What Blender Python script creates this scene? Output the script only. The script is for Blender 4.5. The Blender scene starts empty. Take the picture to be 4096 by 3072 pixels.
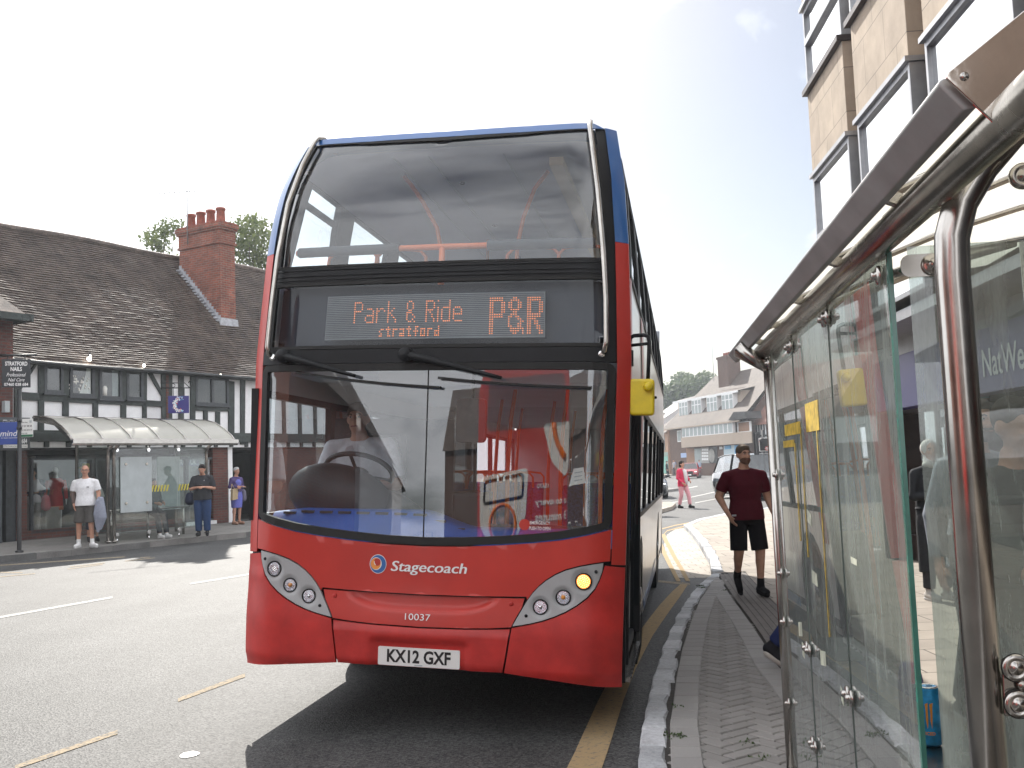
import bpy, bmesh, math, random
import numpy as np
from mathutils import Vector, Matrix, Euler
random.seed(7)
scene=bpy.context.scene
COL=scene.collection
R=math.radians
PI=math.pi
# ------------------------------------------------------------------ camera, world, sun, exposure
FPX, CAMH, ROLL=4050.0, 1.6, 0.038
PITCH=math.atan(336/FPX)
cam=bpy.data.cameras.new("camera")
cam.sensor_width=36.0
cam.lens=36.0*FPX/4096.0
cam.clip_start=0.05
cam.clip_end=2000.0
cam_o=bpy.data.objects.new("camera", cam)
COL.objects.link(cam_o)
CAM_ROT=Matrix.Rotation(PI/2+PITCH, 3, 'X')@Matrix.Rotation(-ROLL, 3, 'Z')
cam_o.matrix_world=Matrix.Translation((0, 0, CAMH))@CAM_ROT.to_4x4()
scene.camera=cam_o
SUN_AZ, SUN_EL=R(-14), R(38)
world=bpy.data.worlds.new("World")
scene.world=world
world.use_nodes=True
wn, wl=world.node_tree.nodes, world.node_tree.links
wn.clear()
w_out=wn.new("ShaderNodeOutputWorld")
w_bg=wn.new("ShaderNodeBackground")
w_bg.inputs["Strength"].default_value=0.05
w_sky=wn.new("ShaderNodeTexSky")
w_sky.sky_type='NISHITA'
w_sky.sun_disc=False
w_sky.sun_elevation=SUN_EL
w_sky.sun_rotation=SUN_AZ
w_sky.dust_density=1.8
w_sky.air_density=1.0
w_tc=wn.new("ShaderNodeTexCoord")
w_sep=wn.new("ShaderNodeSeparateXYZ")
w_add=wn.new("ShaderNodeMath");w_add.operation='ADD';w_add.inputs[1].default_value=0.22
w_max=wn.new("ShaderNodeMath");w_max.operation='MAXIMUM';w_max.inputs[1].default_value=0.05
w_dv=wn.new("ShaderNodeVectorMath");w_dv.operation='DIVIDE'
w_cmb=wn.new("ShaderNodeCombineXYZ")
w_no=wn.new("ShaderNodeTexNoise")
w_no.inputs["Scale"].default_value=1.5
w_no.inputs["Detail"].default_value=7.0
w_no.inputs["Roughness"].default_value=0.55
w_no.inputs["Distortion"].default_value=0.3
w_rp=wn.new("ShaderNodeValToRGB")
w_rp.color_ramp.elements[0].position=0.36
w_rp.color_ramp.elements[1].position=0.60
w_mix=wn.new("ShaderNodeMix");w_mix.data_type='RGBA'
w_mix.inputs["B"].default_value=(21.0, 21.3, 22.0, 1)
wl.new(w_tc.outputs["Generated"], w_sep.inputs[0])
wl.new(w_sep.outputs["Z"], w_add.inputs[0])
wl.new(w_add.outputs[0], w_max.inputs[0])
for k in("X", "Y", "Z"):
 wl.new(w_max.outputs[0], w_cmb.inputs[k])
wl.new(w_tc.outputs["Generated"], w_dv.inputs[0])
wl.new(w_cmb.outputs[0], w_dv.inputs[1])
wl.new(w_dv.outputs[0], w_no.inputs["Vector"])
w_gap=wn.new("ShaderNodeVectorMath");w_gap.operation='DOT_PRODUCT'
w_gap.inputs[1].default_value=Vector((0.42, 0.87, 0.24)).normalized()
w_mr=wn.new("ShaderNodeMapRange");w_mr.inputs["From Min"].default_value=0.86;w_mr.inputs["From Max"].default_value=0.965
w_mr.inputs["To Min"].default_value=0.10;w_mr.inputs["To Max"].default_value=-0.19
w_sum=wn.new("ShaderNodeMath");w_sum.operation='ADD'
wl.new(w_tc.outputs["Generated"], w_gap.inputs[0]);wl.new(w_gap.outputs["Value"], w_mr.inputs["Value"])
wl.new(w_no.outputs["Fac"], w_sum.inputs[0]);wl.new(w_mr.outputs[0], w_sum.inputs[1])
wl.new(w_sum.outputs[0], w_rp.inputs[0])
wl.new(w_rp.outputs[0], w_mix.inputs["Factor"])
wl.new(w_sky.outputs[0], w_mix.inputs["A"])
wl.new(w_mix.outputs["Result"], w_bg.inputs["Color"])
wl.new(w_bg.outputs[0], w_out.inputs[0])
sun=bpy.data.lights.new("sun", 'SUN')
sun.energy=3.8
sun.angle=R(0.53)
sun.color=(1.0, 0.95, 0.87)
sun_o=bpy.data.objects.new("sun", sun)
COL.objects.link(sun_o)
SUN_DIR=Vector((math.sin(SUN_AZ)*math.cos(SUN_EL), math.cos(SUN_AZ)*math.cos(SUN_EL), math.sin(SUN_EL)))
sun_o.rotation_euler=(-SUN_DIR).to_track_quat('-Z', 'Y').to_euler()
sun_o.location=SUN_DIR*60
scene.render.engine='CYCLES'
scene.view_settings.view_transform='Standard'
scene.view_settings.look='None'
scene.view_settings.exposure=1.1
scene.view_settings.gamma=1.0
scene.cycles.max_bounces=10
scene.cycles.transparent_max_bounces=24
scene.cycles.glossy_bounces=5
scene.cycles.caustics_reflective=False
scene.cycles.caustics_refractive=False
# ------------------------------------------------------------------ design helpers: photo pixel -> point at a chosen depth
CAM_C=Vector((0, 0, CAMH))
def ray(px, py):
 return CAM_ROT@Vector(((px-2048)/FPX, -(py-1536)/FPX, -1))
def at_y(px, py, y):
 d=ray(px, py);return CAM_C+d*(y/d.y)
def at_plane(px, py, p0, n):
 d=ray(px, py);n=Vector(n);return CAM_C+d*((Vector(p0)-CAM_C).dot(n)/d.dot(n))
def gz(x, y):
 return-0.09*math.exp(-((y-15.5)/3.6)**2)*math.exp(-((x-1.8)/2.6)**2)
def at_g(px, py, dz=0.0):
 z=dz
 for _ in range(6):
  d=ray(px, py);p=CAM_C+d*((z-CAMH)/d.z);z=gz(p.x, p.y)+dz
 return p
# ------------------------------------------------------------------ mesh helpers
def smooth01(t):
 t=min(max(t, 0.0), 1.0);return t*t*(3-2*t)
class MB:
 def __init__(s):
  s.v, s.f, s.sm, s.mi=[], [], [], []
 def add(s, vs, fs, smooth=False, mi=0):
  b=len(s.v)
  s.v+=[tuple(v)for v in vs]
  for f in fs:
   s.f.append([b+i for i in f]);s.sm.append(smooth);s.mi.append(mi)
  return s
 def face(s, pts, mi=0):
  return s.add(pts, [list(range(len(pts)))], False, mi)
 def box(s, c, sz, rot=None, mi=0, taper=1.0):
  hx, hy, hz=sz[0]/2, sz[1]/2, sz[2]/2
  vs=[]
  for z in(-1, 1):
   k=taper if z>0 else 1.0
   for x, y in((-1, -1), (1, -1), (1, 1), (-1, 1)):
    p=Vector((x*hx*k, y*hy*k, z*hz))
    if rot is not None:p=rot@p
    vs.append(p+Vector(c))
  return s.add(vs, [(0, 3, 2, 1), (4, 5, 6, 7), (0, 1, 5, 4), (1, 2, 6, 5), (2, 3, 7, 6), (3, 0, 4, 7)], False, mi)
 def bar(s, a, b, w, h, up=(0, 0, 1), mi=0):
  a, b=Vector(a), Vector(b)
  d=b-a;L=d.length
  if L<1e-6:return s
  d/=L;upv=Vector(up)
  sd=d.cross(upv)
  if sd.length<1e-4:sd=d.cross(Vector((1, 0, 0)))
  sd.normalize();u=sd.cross(d)
  rot=Matrix((sd, d, u)).transposed()
  return s.box((a+b)/2, (w, L, h), rot, mi)
 def tube(s, path, r, n=10, caps=True, mi=0, smooth=True, closed=False):
  P=[Vector(p)for p in path]
  m=len(P)
  rs=r if isinstance(r, (list, tuple))else[r]*m
  T=[]
  for i in range(m):
   a=P[i-1]if(i>0 or closed)else P[i]
   b=P[(i+1)%m]if(i<m-1 or closed)else P[i]
   t=(b-a);T.append(t.normalized()if t.length>1e-9 else Vector((0, 0, 1)))
  ref=Vector((0, 0, 1))if abs(T[0].z)<0.9 else Vector((1, 0, 0))
  nrm=T[0].cross(ref).normalized()
  vs=[]
  for i in range(m):
   nrm=nrm-T[i]*nrm.dot(T[i])
   if nrm.length<1e-6:nrm=T[i].orthogonal()
   nrm.normalize();bi=T[i].cross(nrm)
   for k in range(n):
    a=2*PI*k/n
    vs.append(P[i]+(nrm*math.cos(a)+bi*math.sin(a))*rs[i])
  fs=[]
  for i in range(m if closed else m-1):
   j=(i+1)%m
   for k in range(n):
    k2=(k+1)%n
    fs.append((i*n+k, i*n+k2, j*n+k2, j*n+k))
  s.add(vs, fs, smooth, mi)
  if caps and not closed:
   b=len(s.v)-len(vs)
   s.f.append([b+k for k in range(n)][::-1]);s.sm.append(False);s.mi.append(mi)
   s.f.append([b+(m-1)*n+k for k in range(n)]);s.sm.append(False);s.mi.append(mi)
  return s
 def cyl(s, a, b, r, n=16, mi=0, r2=None):
  return s.tube([a, b], [r, r if r2 is None else r2], n, True, mi)
 def lathe(s, prof, c=(0, 0, 0), axis=(0, 0, 1), n=20, mi=0, smooth=True):
  ax=Vector(axis).normalized();o=ax.orthogonal().normalized();b=ax.cross(o)
  vs=[]
  for r, h in prof:
   for k in range(n):
    a=2*PI*k/n
    vs.append(Vector(c)+ax*h+(o*math.cos(a)+b*math.sin(a))*r)
  fs=[]
  for i in range(len(prof)-1):
   for k in range(n):
    k2=(k+1)%n
    fs.append((i*n+k, i*n+k2, (i+1)*n+k2, (i+1)*n+k))
  s.add(vs, fs, smooth, mi)
  b0=len(s.v)-len(vs)
  if prof[0][0]>1e-5:
   s.f.append([b0+k for k in range(n)][::-1]);s.sm.append(False);s.mi.append(mi)
  if prof[-1][0]>1e-5:
   s.f.append([b0+(len(prof)-1)*n+k for k in range(n)]);s.sm.append(False);s.mi.append(mi)
  return s
 def ball(s, c, r, n=12, m=8, mi=0, rot=None):
  rx, ry, rz=(r, r, r)if not isinstance(r, (tuple, list))else r
  vs=[]
  for i in range(m+1):
   t=PI*i/m
   for k in range(n):
    a=2*PI*k/n
    p=Vector((rx*math.sin(t)*math.cos(a), ry*math.sin(t)*math.sin(a), rz*math.cos(t)))
    if rot is not None:p=rot@p
    vs.append(p+Vector(c))
  fs=[]
  for i in range(m):
   for k in range(n):
    k2=(k+1)%n
    fs.append((i*n+k, (i+1)*n+k, (i+1)*n+k2, i*n+k2))
  return s.add(vs, fs, True, mi)
 def grid(s, fn, nu, nv, smooth=True, mi=0):
  vs=[fn(i/nu, j/nv)for j in range(nv+1)for i in range(nu+1)]
  fs=[(j*(nu+1)+i, j*(nu+1)+i+1, (j+1)*(nu+1)+i+1, (j+1)*(nu+1)+i)for j in range(nv)for i in range(nu)]
  return s.add(vs, fs, smooth, mi)
 def prism(s, poly, o, ax, ay, depth, mi=0):
  o, ax, ay=Vector(o), Vector(ax), Vector(ay)
  az=ax.cross(ay).normalized()*depth
  n=len(poly)
  A=[o+ax*p[0]+ay*p[1]for p in poly]
  B=[p+az for p in A]
  fs=[list(range(n))[::-1], list(range(n, 2*n))]
  fs+=[(i, (i+1)%n, n+(i+1)%n, n+i)for i in range(n)]
  return s.add(A+B, fs, False, mi)
 def cap(s, a, b, ra, rb, n=10):
  """closed tapered capsule"""
  a, b=Vector(a), Vector(b)
  d=b-a;L=max(d.length, 1e-5);d=d/L
  path, rr=[], []
  for t in(-0.98, -0.7, -0.35):path.append(a+d*ra*t);rr.append(ra*math.sqrt(1-t*t))
  path.append(a);rr.append(ra);path.append(b);rr.append(rb)
  for t in(0.35, 0.7, 0.98):path.append(b+d*rb*t);rr.append(rb*math.sqrt(1-t*t))
  return s.tube(path, rr, n, True)
def finish(me, recalc=True, weld=False):
 bm=bmesh.new();bm.from_mesh(me)
 if weld:bmesh.ops.remove_doubles(bm, verts=bm.verts, dist=1e-5)
 if recalc:bmesh.ops.recalc_face_normals(bm, faces=bm.faces)
 uv=bm.loops.layers.uv.verify()
 for f in bm.faces:
  n=f.normal
  if abs(n.z)<0.985:
   t=Vector((-n.y, n.x, 0)).normalized()
  else:
   t=Vector((1, 0, 0))
  b=n.cross(t)
  for l in f.loops:
   l[uv].uv=(l.vert.co.dot(t), l.vert.co.dot(b))
 bm.to_mesh(me);bm.free()
def obj(name, mb, mats, parent=None, bevel=0.0, recalc=True, weld=False, seg=2):
 me=bpy.data.meshes.new(name)
 me.from_pydata(mb.v, [], mb.f)
 if not isinstance(mats, (list, tuple)):mats=[mats]
 for m in mats:me.materials.append(m)
 me.polygons.foreach_set("use_smooth", mb.sm)
 me.polygons.foreach_set("material_index", mb.mi)
 finish(me, recalc, weld)
 o=bpy.data.objects.new(name, me)
 COL.objects.link(o)
 if parent is not None:o.parent=parent
 if bevel>0:
  b=o.modifiers.new("bevel", 'BEVEL');b.width=bevel;b.segments=seg
  b.limit_method='ANGLE';b.angle_limit=R(35)
 return o
def thing(name, label, cat, loc=(0, 0, 0), rotz=0.0, group=None):
 o=bpy.data.objects.new(name, None)
 o.empty_display_size=0.2
 COL.objects.link(o)
 o.location=loc;o.rotation_euler=(0, 0, rotz)
 o["label"]=label;o["category"]=cat
 if group:o["group"]=group
 return o
def tag(o, label, cat, group=None):
 o["label"]=label;o["category"]=cat
 if group:o["group"]=group
 return o
def structure(name, mb, mats, **k):
 o=obj(name, mb, mats, **k);o["kind"]="structure";return o
def dup(root, loc, rotz, label, group=None):
 def cp(o, par):
  c=o.copy();COL.objects.link(c)
  if par is not None:
   c.parent=par;c.matrix_parent_inverse=o.matrix_parent_inverse.copy()
  for ch in o.children:cp(ch, c)
  return c
 r=cp(root, None);r.location=loc;r.rotation_euler=(0, 0, rotz)
 r["label"]=label
 if group:r["group"]=group
 return r
def eval_mesh(o):
 dg=bpy.context.evaluated_depsgraph_get()
 return bpy.data.meshes.new_from_object(o.evaluated_get(dg))
def text_geo(body, w=None, h=None, bold=0.0, shear=0.0, align='CENTER', res=3):
 """flat letters as (verts 2d, faces); scaled to width w and height h, centred on 0"""
 cu=bpy.data.curves.new("txt", 'FONT');cu.body=body;cu.offset=bold;cu.shear=shear
 cu.align_x=align;cu.resolution_u=res
 o=bpy.data.objects.new("txt", cu);COL.objects.link(o)
 me=eval_mesh(o)
 vs=np.array([tuple(v.co)for v in me.vertices])if len(me.vertices)else np.zeros((1, 3))
 fs=[list(p.vertices)for p in me.polygons]
 bpy.data.objects.remove(o);bpy.data.curves.remove(cu);bpy.data.meshes.remove(me)
 mn, mx=vs.min(0), vs.max(0)
 sp=np.maximum(mx-mn, 1e-6)
 if w is None:k=(h/sp[1], h/sp[1])
 elif h is None:k=(w/sp[0], w/sp[0])
 else:k=(w/sp[0], h/sp[1])
 c=(mn+mx)/2
 return[((v[0]-c[0])*k[0], (v[1]-c[1])*k[1])for v in vs], fs
def text_mb(mb, body, o, ax, ay, w=None, h=None, bold=0.0, shear=0.0, mi=0):
 v, f=text_geo(body, w, h, bold, shear)
 o, ax, ay=Vector(o), Vector(ax), Vector(ay)
 return mb.add([o+ax*a+ay*b for a, b in v], f, False, mi)
def clip_poly(poly, step):
 """2-D polygon cut into cells no longer than step -> bmesh"""
 bm=bmesh.new()
 vs=[bm.verts.new((p[0], p[1], 0))for p in poly]
 bm.faces.new(vs)
 xs=[p[0]for p in poly];ys=[p[1]for p in poly]
 for ax, lo, hi, st in((0, min(xs), max(xs), step[0]), (1, min(ys), max(ys), step[1])):
  k=math.floor(lo/st)+1
  while k*st<hi-1e-6:
   co=[0, 0, 0];co[ax]=k*st;no=[0, 0, 0];no[ax]=1
   bmesh.ops.bisect_plane(bm, geom=bm.verts[:]+bm.edges[:]+bm.faces[:], plane_co=co, plane_no=no)
   k+=1
 bmesh.ops.triangulate(bm, faces=[f for f in bm.faces if len(f.verts)>4])
 return bm
def sheet(mb, poly, fn, step=(0.1, 0.1), thick=None, mi=0, smooth=True):
 """map a 2-D polygon through fn(x, y, off); with thick, close it to a solid skin"""
 bm=clip_poly(poly, step)
 bm.verts.index_update()
 base=[(v.co.x, v.co.y)for v in bm.verts]
 fs=[[v.index for v in f.verts]for f in bm.faces]
 mb.add([fn(a, b, 0.0)for a, b in base], fs, smooth, mi)
 if thick:
  mb.add([fn(a, b, -thick)for a, b in base], [f[::-1]for f in fs], smooth, mi)
  for e in bm.edges:
   if len(e.link_faces)==1:
    a, b=base[e.verts[0].index], base[e.verts[1].index]
    mb.add([fn(*a, 0), fn(*b, 0), fn(*b, -thick), fn(*a, -thick)], [(0, 1, 2, 3)], False, mi)
 bm.free()
 return mb
# ------------------------------------------------------------------ materials
def nt(m):
 m.use_nodes=True
 return m.node_tree.nodes, m.node_tree.links
def bsdf_of(m):
 return m.node_tree.nodes["Principled BSDF"]
def mat(name, col, rough=0.6, metal=0.0, var=0.0, vscale=6.0, bump=0.0, bscale=40.0, spec=0.5, coat=0.0, coord='Object', col2=None, rvar=0.0):
 m=bpy.data.materials.new(name);n, l=nt(m);b=bsdf_of(m)
 c=(*col, 1)
 b.inputs["Base Color"].default_value=c
 b.inputs["Roughness"].default_value=rough
 b.inputs["Metallic"].default_value=metal
 b.inputs["Specular IOR Level"].default_value=spec
 if coat:b.inputs["Coat Weight"].default_value=coat;b.inputs["Coat Roughness"].default_value=0.08
 tc=n.new("ShaderNodeTexCoord")
 if var>0 or col2:
  no=n.new("ShaderNodeTexNoise");no.inputs["Scale"].default_value=vscale;no.inputs["Detail"].default_value=5
  no.inputs["Roughness"].default_value=0.6
  rp=n.new("ShaderNodeValToRGB")
  lo=tuple(max(0, x*(1-var))for x in col);hi=tuple(min(1, x*(1+var))for x in col)
  if col2:lo, hi=col, col2
  rp.color_ramp.elements[0].position=0.34;rp.color_ramp.elements[1].position=0.68
  rp.color_ramp.elements[0].color=(*lo, 1);rp.color_ramp.elements[1].color=(*hi, 1)
  l.new(tc.outputs[coord], no.inputs["Vector"]);l.new(no.outputs["Fac"], rp.inputs[0])
  l.new(rp.outputs[0], b.inputs["Base Color"])
  if rvar>0:
   mr=n.new("ShaderNodeMapRange");mr.inputs["To Min"].default_value=max(0.02, rough-rvar);mr.inputs["To Max"].default_value=min(1, rough+rvar)
   l.new(no.outputs["Fac"], mr.inputs["Value"]);l.new(mr.outputs[0], b.inputs["Roughness"])
 if bump>0:
  nb=n.new("ShaderNodeTexNoise");nb.inputs["Scale"].default_value=bscale;nb.inputs["Detail"].default_value=4
  bp=n.new("ShaderNodeBump");bp.inputs["Strength"].default_value=bump;bp.inputs["Distance"].default_value=0.01
  l.new(tc.outputs[coord], nb.inputs["Vector"]);l.new(nb.outputs["Fac"], bp.inputs["Height"])
  l.new(bp.outputs[0], b.inputs["Normal"])
 return m
def brick_mat(name, c1, c2, mortar, bw=0.225, bh=0.075, ms=0.009, rough=0.85, bump=0.4, offset=0.5, weather=0.35, wscale=1.2, bias=0.0, spec=0.3):
 m=bpy.data.materials.new(name);n, l=nt(m);b=bsdf_of(m)
 b.inputs["Roughness"].default_value=rough;b.inputs["Specular IOR Level"].default_value=spec
 tc=n.new("ShaderNodeTexCoord")
 br=n.new("ShaderNodeTexBrick");br.offset=offset
 br.inputs["Color1"].default_value=(*c1, 1);br.inputs["Color2"].default_value=(*c2, 1);br.inputs["Mortar"].default_value=(*mortar, 1)
 br.inputs["Scale"].default_value=1.0;br.inputs["Mortar Size"].default_value=ms;br.inputs["Brick Width"].default_value=bw
 br.inputs["Row Height"].default_value=bh;br.inputs["Bias"].default_value=bias;br.inputs["Mortar Smooth"].default_value=0.1
 l.new(tc.outputs["UV"], br.inputs["Vector"])
 no=n.new("ShaderNodeTexNoise");no.inputs["Scale"].default_value=wscale;no.inputs["Detail"].default_value=8;no.inputs["Roughness"].default_value=0.65
 l.new(tc.outputs["Object"], no.inputs["Vector"])
 mr=n.new("ShaderNodeMapRange");mr.inputs["From Min"].default_value=0.3;mr.inputs["From Max"].default_value=0.7
 mr.inputs["To Min"].default_value=1-weather;mr.inputs["To Max"].default_value=1+weather*0.6
 l.new(no.outputs["Fac"], mr.inputs["Value"])
 mx=n.new("ShaderNodeVectorMath");mx.operation='SCALE'
 l.new(br.outputs["Color"], mx.inputs[0]);l.new(mr.outputs[0], mx.inputs["Scale"]);l.new(mx.outputs[0], b.inputs["Base Color"])
 bp=n.new("ShaderNodeBump");bp.inputs["Strength"].default_value=bump;bp.inputs["Distance"].default_value=0.01;bp.invert=True
 l.new(br.outputs["Fac"], bp.inputs["Height"]);l.new(bp.outputs[0], b.inputs["Normal"])
 return m
def glass_mat(name, tint=(0.9, 0.93, 0.92), ior=1.5, rough=0.0, dirt=0.0, dirtcol=(0.5, 0.52, 0.5), dscale=6.0, streak=False, boost=1.0):
 """thin pane: what passes straight through is tinted, the rest mirrors, grime scatters"""
 m=bpy.data.materials.new(name);n, l=nt(m);n.clear()
 out=n.new("ShaderNodeOutputMaterial")
 tr=n.new("ShaderNodeBsdfTransparent");tr.inputs[0].default_value=(*tint, 1)
 gl=n.new("ShaderNodeBsdfGlossy");gl.inputs["Roughness"].default_value=rough;gl.inputs[0].default_value=(0.96, 0.97, 0.98, 1)
 ge=n.new("ShaderNodeNewGeometry")
 dt=n.new("ShaderNodeVectorMath");dt.operation='DOT_PRODUCT'
 l.new(ge.outputs["Incoming"], dt.inputs[0]);l.new(ge.outputs["Normal"], dt.inputs[1])
 ab=n.new("ShaderNodeMath");ab.operation='ABSOLUTE';l.new(dt.outputs["Value"], ab.inputs[0])
 om=n.new("ShaderNodeMath");om.operation='SUBTRACT';om.inputs[0].default_value=1.0;l.new(ab.outputs[0], om.inputs[1])
 pw=n.new("ShaderNodeMath");pw.operation='POWER';pw.inputs[1].default_value=5.0;l.new(om.outputs[0], pw.inputs[0])
 f0=((ior-1)/(ior+1))**2
 fr=n.new("ShaderNodeMath");fr.operation='MULTIPLY_ADD';fr.inputs[1].default_value=1-f0;fr.inputs[2].default_value=f0
 l.new(pw.outputs[0], fr.inputs[0])
 f1=n.new("ShaderNodeMath");f1.operation='ADD';f1.inputs[1].default_value=1.0;l.new(fr.outputs[0], f1.inputs[0])
 f2=n.new("ShaderNodeMath");f2.operation='MULTIPLY';f2.inputs[1].default_value=2.0;l.new(fr.outputs[0], f2.inputs[0])
 fr=n.new("ShaderNodeMath");fr.operation='DIVIDE';l.new(f2.outputs[0], fr.inputs[0]);l.new(f1.outputs[0], fr.inputs[1])
 mx=n.new("ShaderNodeMixShader")
 fm=n.new("ShaderNodeMath");fm.operation='MULTIPLY';fm.inputs[1].default_value=boost;fm.use_clamp=True
 l.new(fr.outputs[0], fm.inputs[0]);l.new(fm.outputs[0], mx.inputs[0]);l.new(tr.outputs[0], mx.inputs[1]);l.new(gl.outputs[0], mx.inputs[2])
 last=mx
 if dirt>0:
  tc=n.new("ShaderNodeTexCoord");mp=n.new("ShaderNodeMapping")
  mp.inputs["Scale"].default_value=(1, 1, 0.12)if streak else(1, 1, 1)
  no=n.new("ShaderNodeTexNoise");no.inputs["Scale"].default_value=dscale;no.inputs["Detail"].default_value=8;no.inputs["Roughness"].default_value=0.75
  rp=n.new("ShaderNodeMapRange");rp.inputs["From Min"].default_value=0.45;rp.inputs["From Max"].default_value=0.78
  rp.inputs["To Min"].default_value=dirt*0.36;rp.inputs["To Max"].default_value=dirt
  df=n.new("ShaderNodeBsdfDiffuse");df.inputs[0].default_value=(*dirtcol, 1)
  tl=n.new("ShaderNodeBsdfTranslucent");tl.inputs[0].default_value=(*dirtcol, 1)
  ad=n.new("ShaderNodeMixShader");ad.inputs[0].default_value=0.5
  l.new(df.outputs[0], ad.inputs[1]);l.new(tl.outputs[0], ad.inputs[2])
  m2=n.new("ShaderNodeMixShader")
  l.new(tc.outputs["Object"], mp.inputs[0]);l.new(mp.outputs[0], no.inputs["Vector"]);l.new(no.outputs["Fac"], rp.inputs["Value"])
  l.new(rp.outputs[0], m2.inputs[0]);l.new(mx.outputs[0], m2.inputs[1]);l.new(ad.outputs[0], m2.inputs[2])
  last=m2
 l.new(last.outputs[0], out.inputs[0])
 return m
def emit_mat(name, col, strength):
 m=bpy.data.materials.new(name);n, l=nt(m);b=bsdf_of(m)
 b.inputs["Base Color"].default_value=(*col, 1)
 b.inputs["Emission Color"].default_value=(*col, 1);b.inputs["Emission Strength"].default_value=strength
 return m
def island_mat(name, lo, hi, rough=0.85, grain=0.25, gscale=120.0, bump=0.3, spec=0.3, edge=None):
 """each separate stone / block takes its own tone"""
 m=bpy.data.materials.new(name);n, l=nt(m);b=bsdf_of(m)
 b.inputs["Roughness"].default_value=rough;b.inputs["Specular IOR Level"].default_value=spec
 ge=n.new("ShaderNodeNewGeometry");tc=n.new("ShaderNodeTexCoord")
 rp=n.new("ShaderNodeValToRGB");rp.color_ramp.elements[0].color=(*lo, 1);rp.color_ramp.elements[1].color=(*hi, 1)
 l.new(ge.outputs["Random Per Island"], rp.inputs[0])
 no=n.new("ShaderNodeTexNoise");no.inputs["Scale"].default_value=gscale;no.inputs["Detail"].default_value=5;no.inputs["Roughness"].default_value=0.7
 n2=n.new("ShaderNodeTexNoise");n2.inputs["Scale"].default_value=2.2;n2.inputs["Detail"].default_value=6
 l.new(tc.outputs["Object"], no.inputs["Vector"]);l.new(tc.outputs["Object"], n2.inputs["Vector"])
 mu=n.new("ShaderNodeMath");mu.operation='ADD';l.new(no.outputs["Fac"], mu.inputs[0]);l.new(n2.outputs["Fac"], mu.inputs[1])
 mr=n.new("ShaderNodeMapRange");mr.inputs["From Min"].default_value=0.7;mr.inputs["From Max"].default_value=1.3
 mr.inputs["To Min"].default_value=1-grain;mr.inputs["To Max"].default_value=1+grain
 l.new(mu.outputs[0], mr.inputs["Value"])
 sc=n.new("ShaderNodeVectorMath");sc.operation='SCALE';l.new(rp.outputs[0], sc.inputs[0]);l.new(mr.outputs[0], sc.inputs["Scale"])
 l.new(sc.outputs[0], b.inputs["Base Color"])
 bp=n.new("ShaderNodeBump");bp.inputs["Strength"].default_value=bump;bp.inputs["Distance"].default_value=0.004
 l.new(no.outputs["Fac"], bp.inputs["Height"]);l.new(bp.outputs[0], b.inputs["Normal"])
 return m
def asphalt_mat():
 m=bpy.data.materials.new("asphalt");n, l=nt(m);b=bsdf_of(m)
 tc=n.new("ShaderNodeTexCoord")
 vo=n.new("ShaderNodeTexVoronoi");vo.inputs["Scale"].default_value=75
 no=n.new("ShaderNodeTexNoise");no.inputs["Scale"].default_value=140;no.inputs["Detail"].default_value=3
 n2=n.new("ShaderNodeTexNoise");n2.inputs["Scale"].default_value=0.7;n2.inputs["Detail"].default_value=8;n2.inputs["Roughness"].default_value=0.6
 for t in(vo, no, n2):l.new(tc.outputs["Object"], t.inputs["Vector"])
 hu=n.new("ShaderNodeSeparateColor");l.new(vo.outputs["Color"], hu.inputs[0])
 ad=n.new("ShaderNodeMath");ad.operation='MULTIPLY';l.new(hu.outputs[0], ad.inputs[0]);l.new(no.outputs["Fac"], ad.inputs[1])
 rp=n.new("ShaderNodeValToRGB")
 rp.color_ramp.elements[0].color=(0.016, 0.016, 0.017, 1);rp.color_ramp.elements[1].color=(0.125, 0.125, 0.122, 1)
 rp.color_ramp.elements[1].position=0.62
 l.new(ad.outputs[0], rp.inputs[0])
 mr=n.new("ShaderNodeMapRange");mr.inputs["From Min"].default_value=0.3;mr.inputs["From Max"].default_value=0.7
 mr.inputs["To Min"].default_value=0.8;mr.inputs["To Max"].default_value=1.2
 l.new(n2.outputs["Fac"], mr.inputs["Value"])
 sc=n.new("ShaderNodeVectorMath");sc.operation='SCALE';l.new(rp.outputs[0], sc.inputs[0]);l.new(mr.outputs[0], sc.inputs["Scale"])
 mp=n.new("ShaderNodeMapping");mp.inputs["Rotation"].default_value=(0, 0, R(20));mp.inputs["Scale"].default_value=(1.1, 0.07, 1)
 n3=n.new("ShaderNodeTexNoise");n3.inputs["Scale"].default_value=1.0;n3.inputs["Detail"].default_value=6
 l.new(tc.outputs["Object"], mp.inputs[0]);l.new(mp.outputs[0], n3.inputs["Vector"])
 m3=n.new("ShaderNodeMapRange");m3.inputs["From Min"].default_value=0.3;m3.inputs["From Max"].default_value=0.7;m3.inputs["To Min"].default_value=0.78;m3.inputs["To Max"].default_value=1.18
 l.new(n3.outputs["Fac"], m3.inputs["Value"])
 s3=n.new("ShaderNodeVectorMath");s3.operation='SCALE';l.new(sc.outputs[0], s3.inputs[0]);l.new(m3.outputs[0], s3.inputs["Scale"])
 l.new(s3.outputs[0], b.inputs["Base Color"])
 b.inputs["Roughness"].default_value=0.68;b.inputs["Specular IOR Level"].default_value=0.32
 bp=n.new("ShaderNodeBump");bp.inputs["Strength"].default_value=0.75;bp.inputs["Distance"].default_value=0.006
 l.new(vo.outputs["Distance"], bp.inputs["Height"]);l.new(bp.outputs[0], b.inputs["Normal"])
 return m
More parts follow.
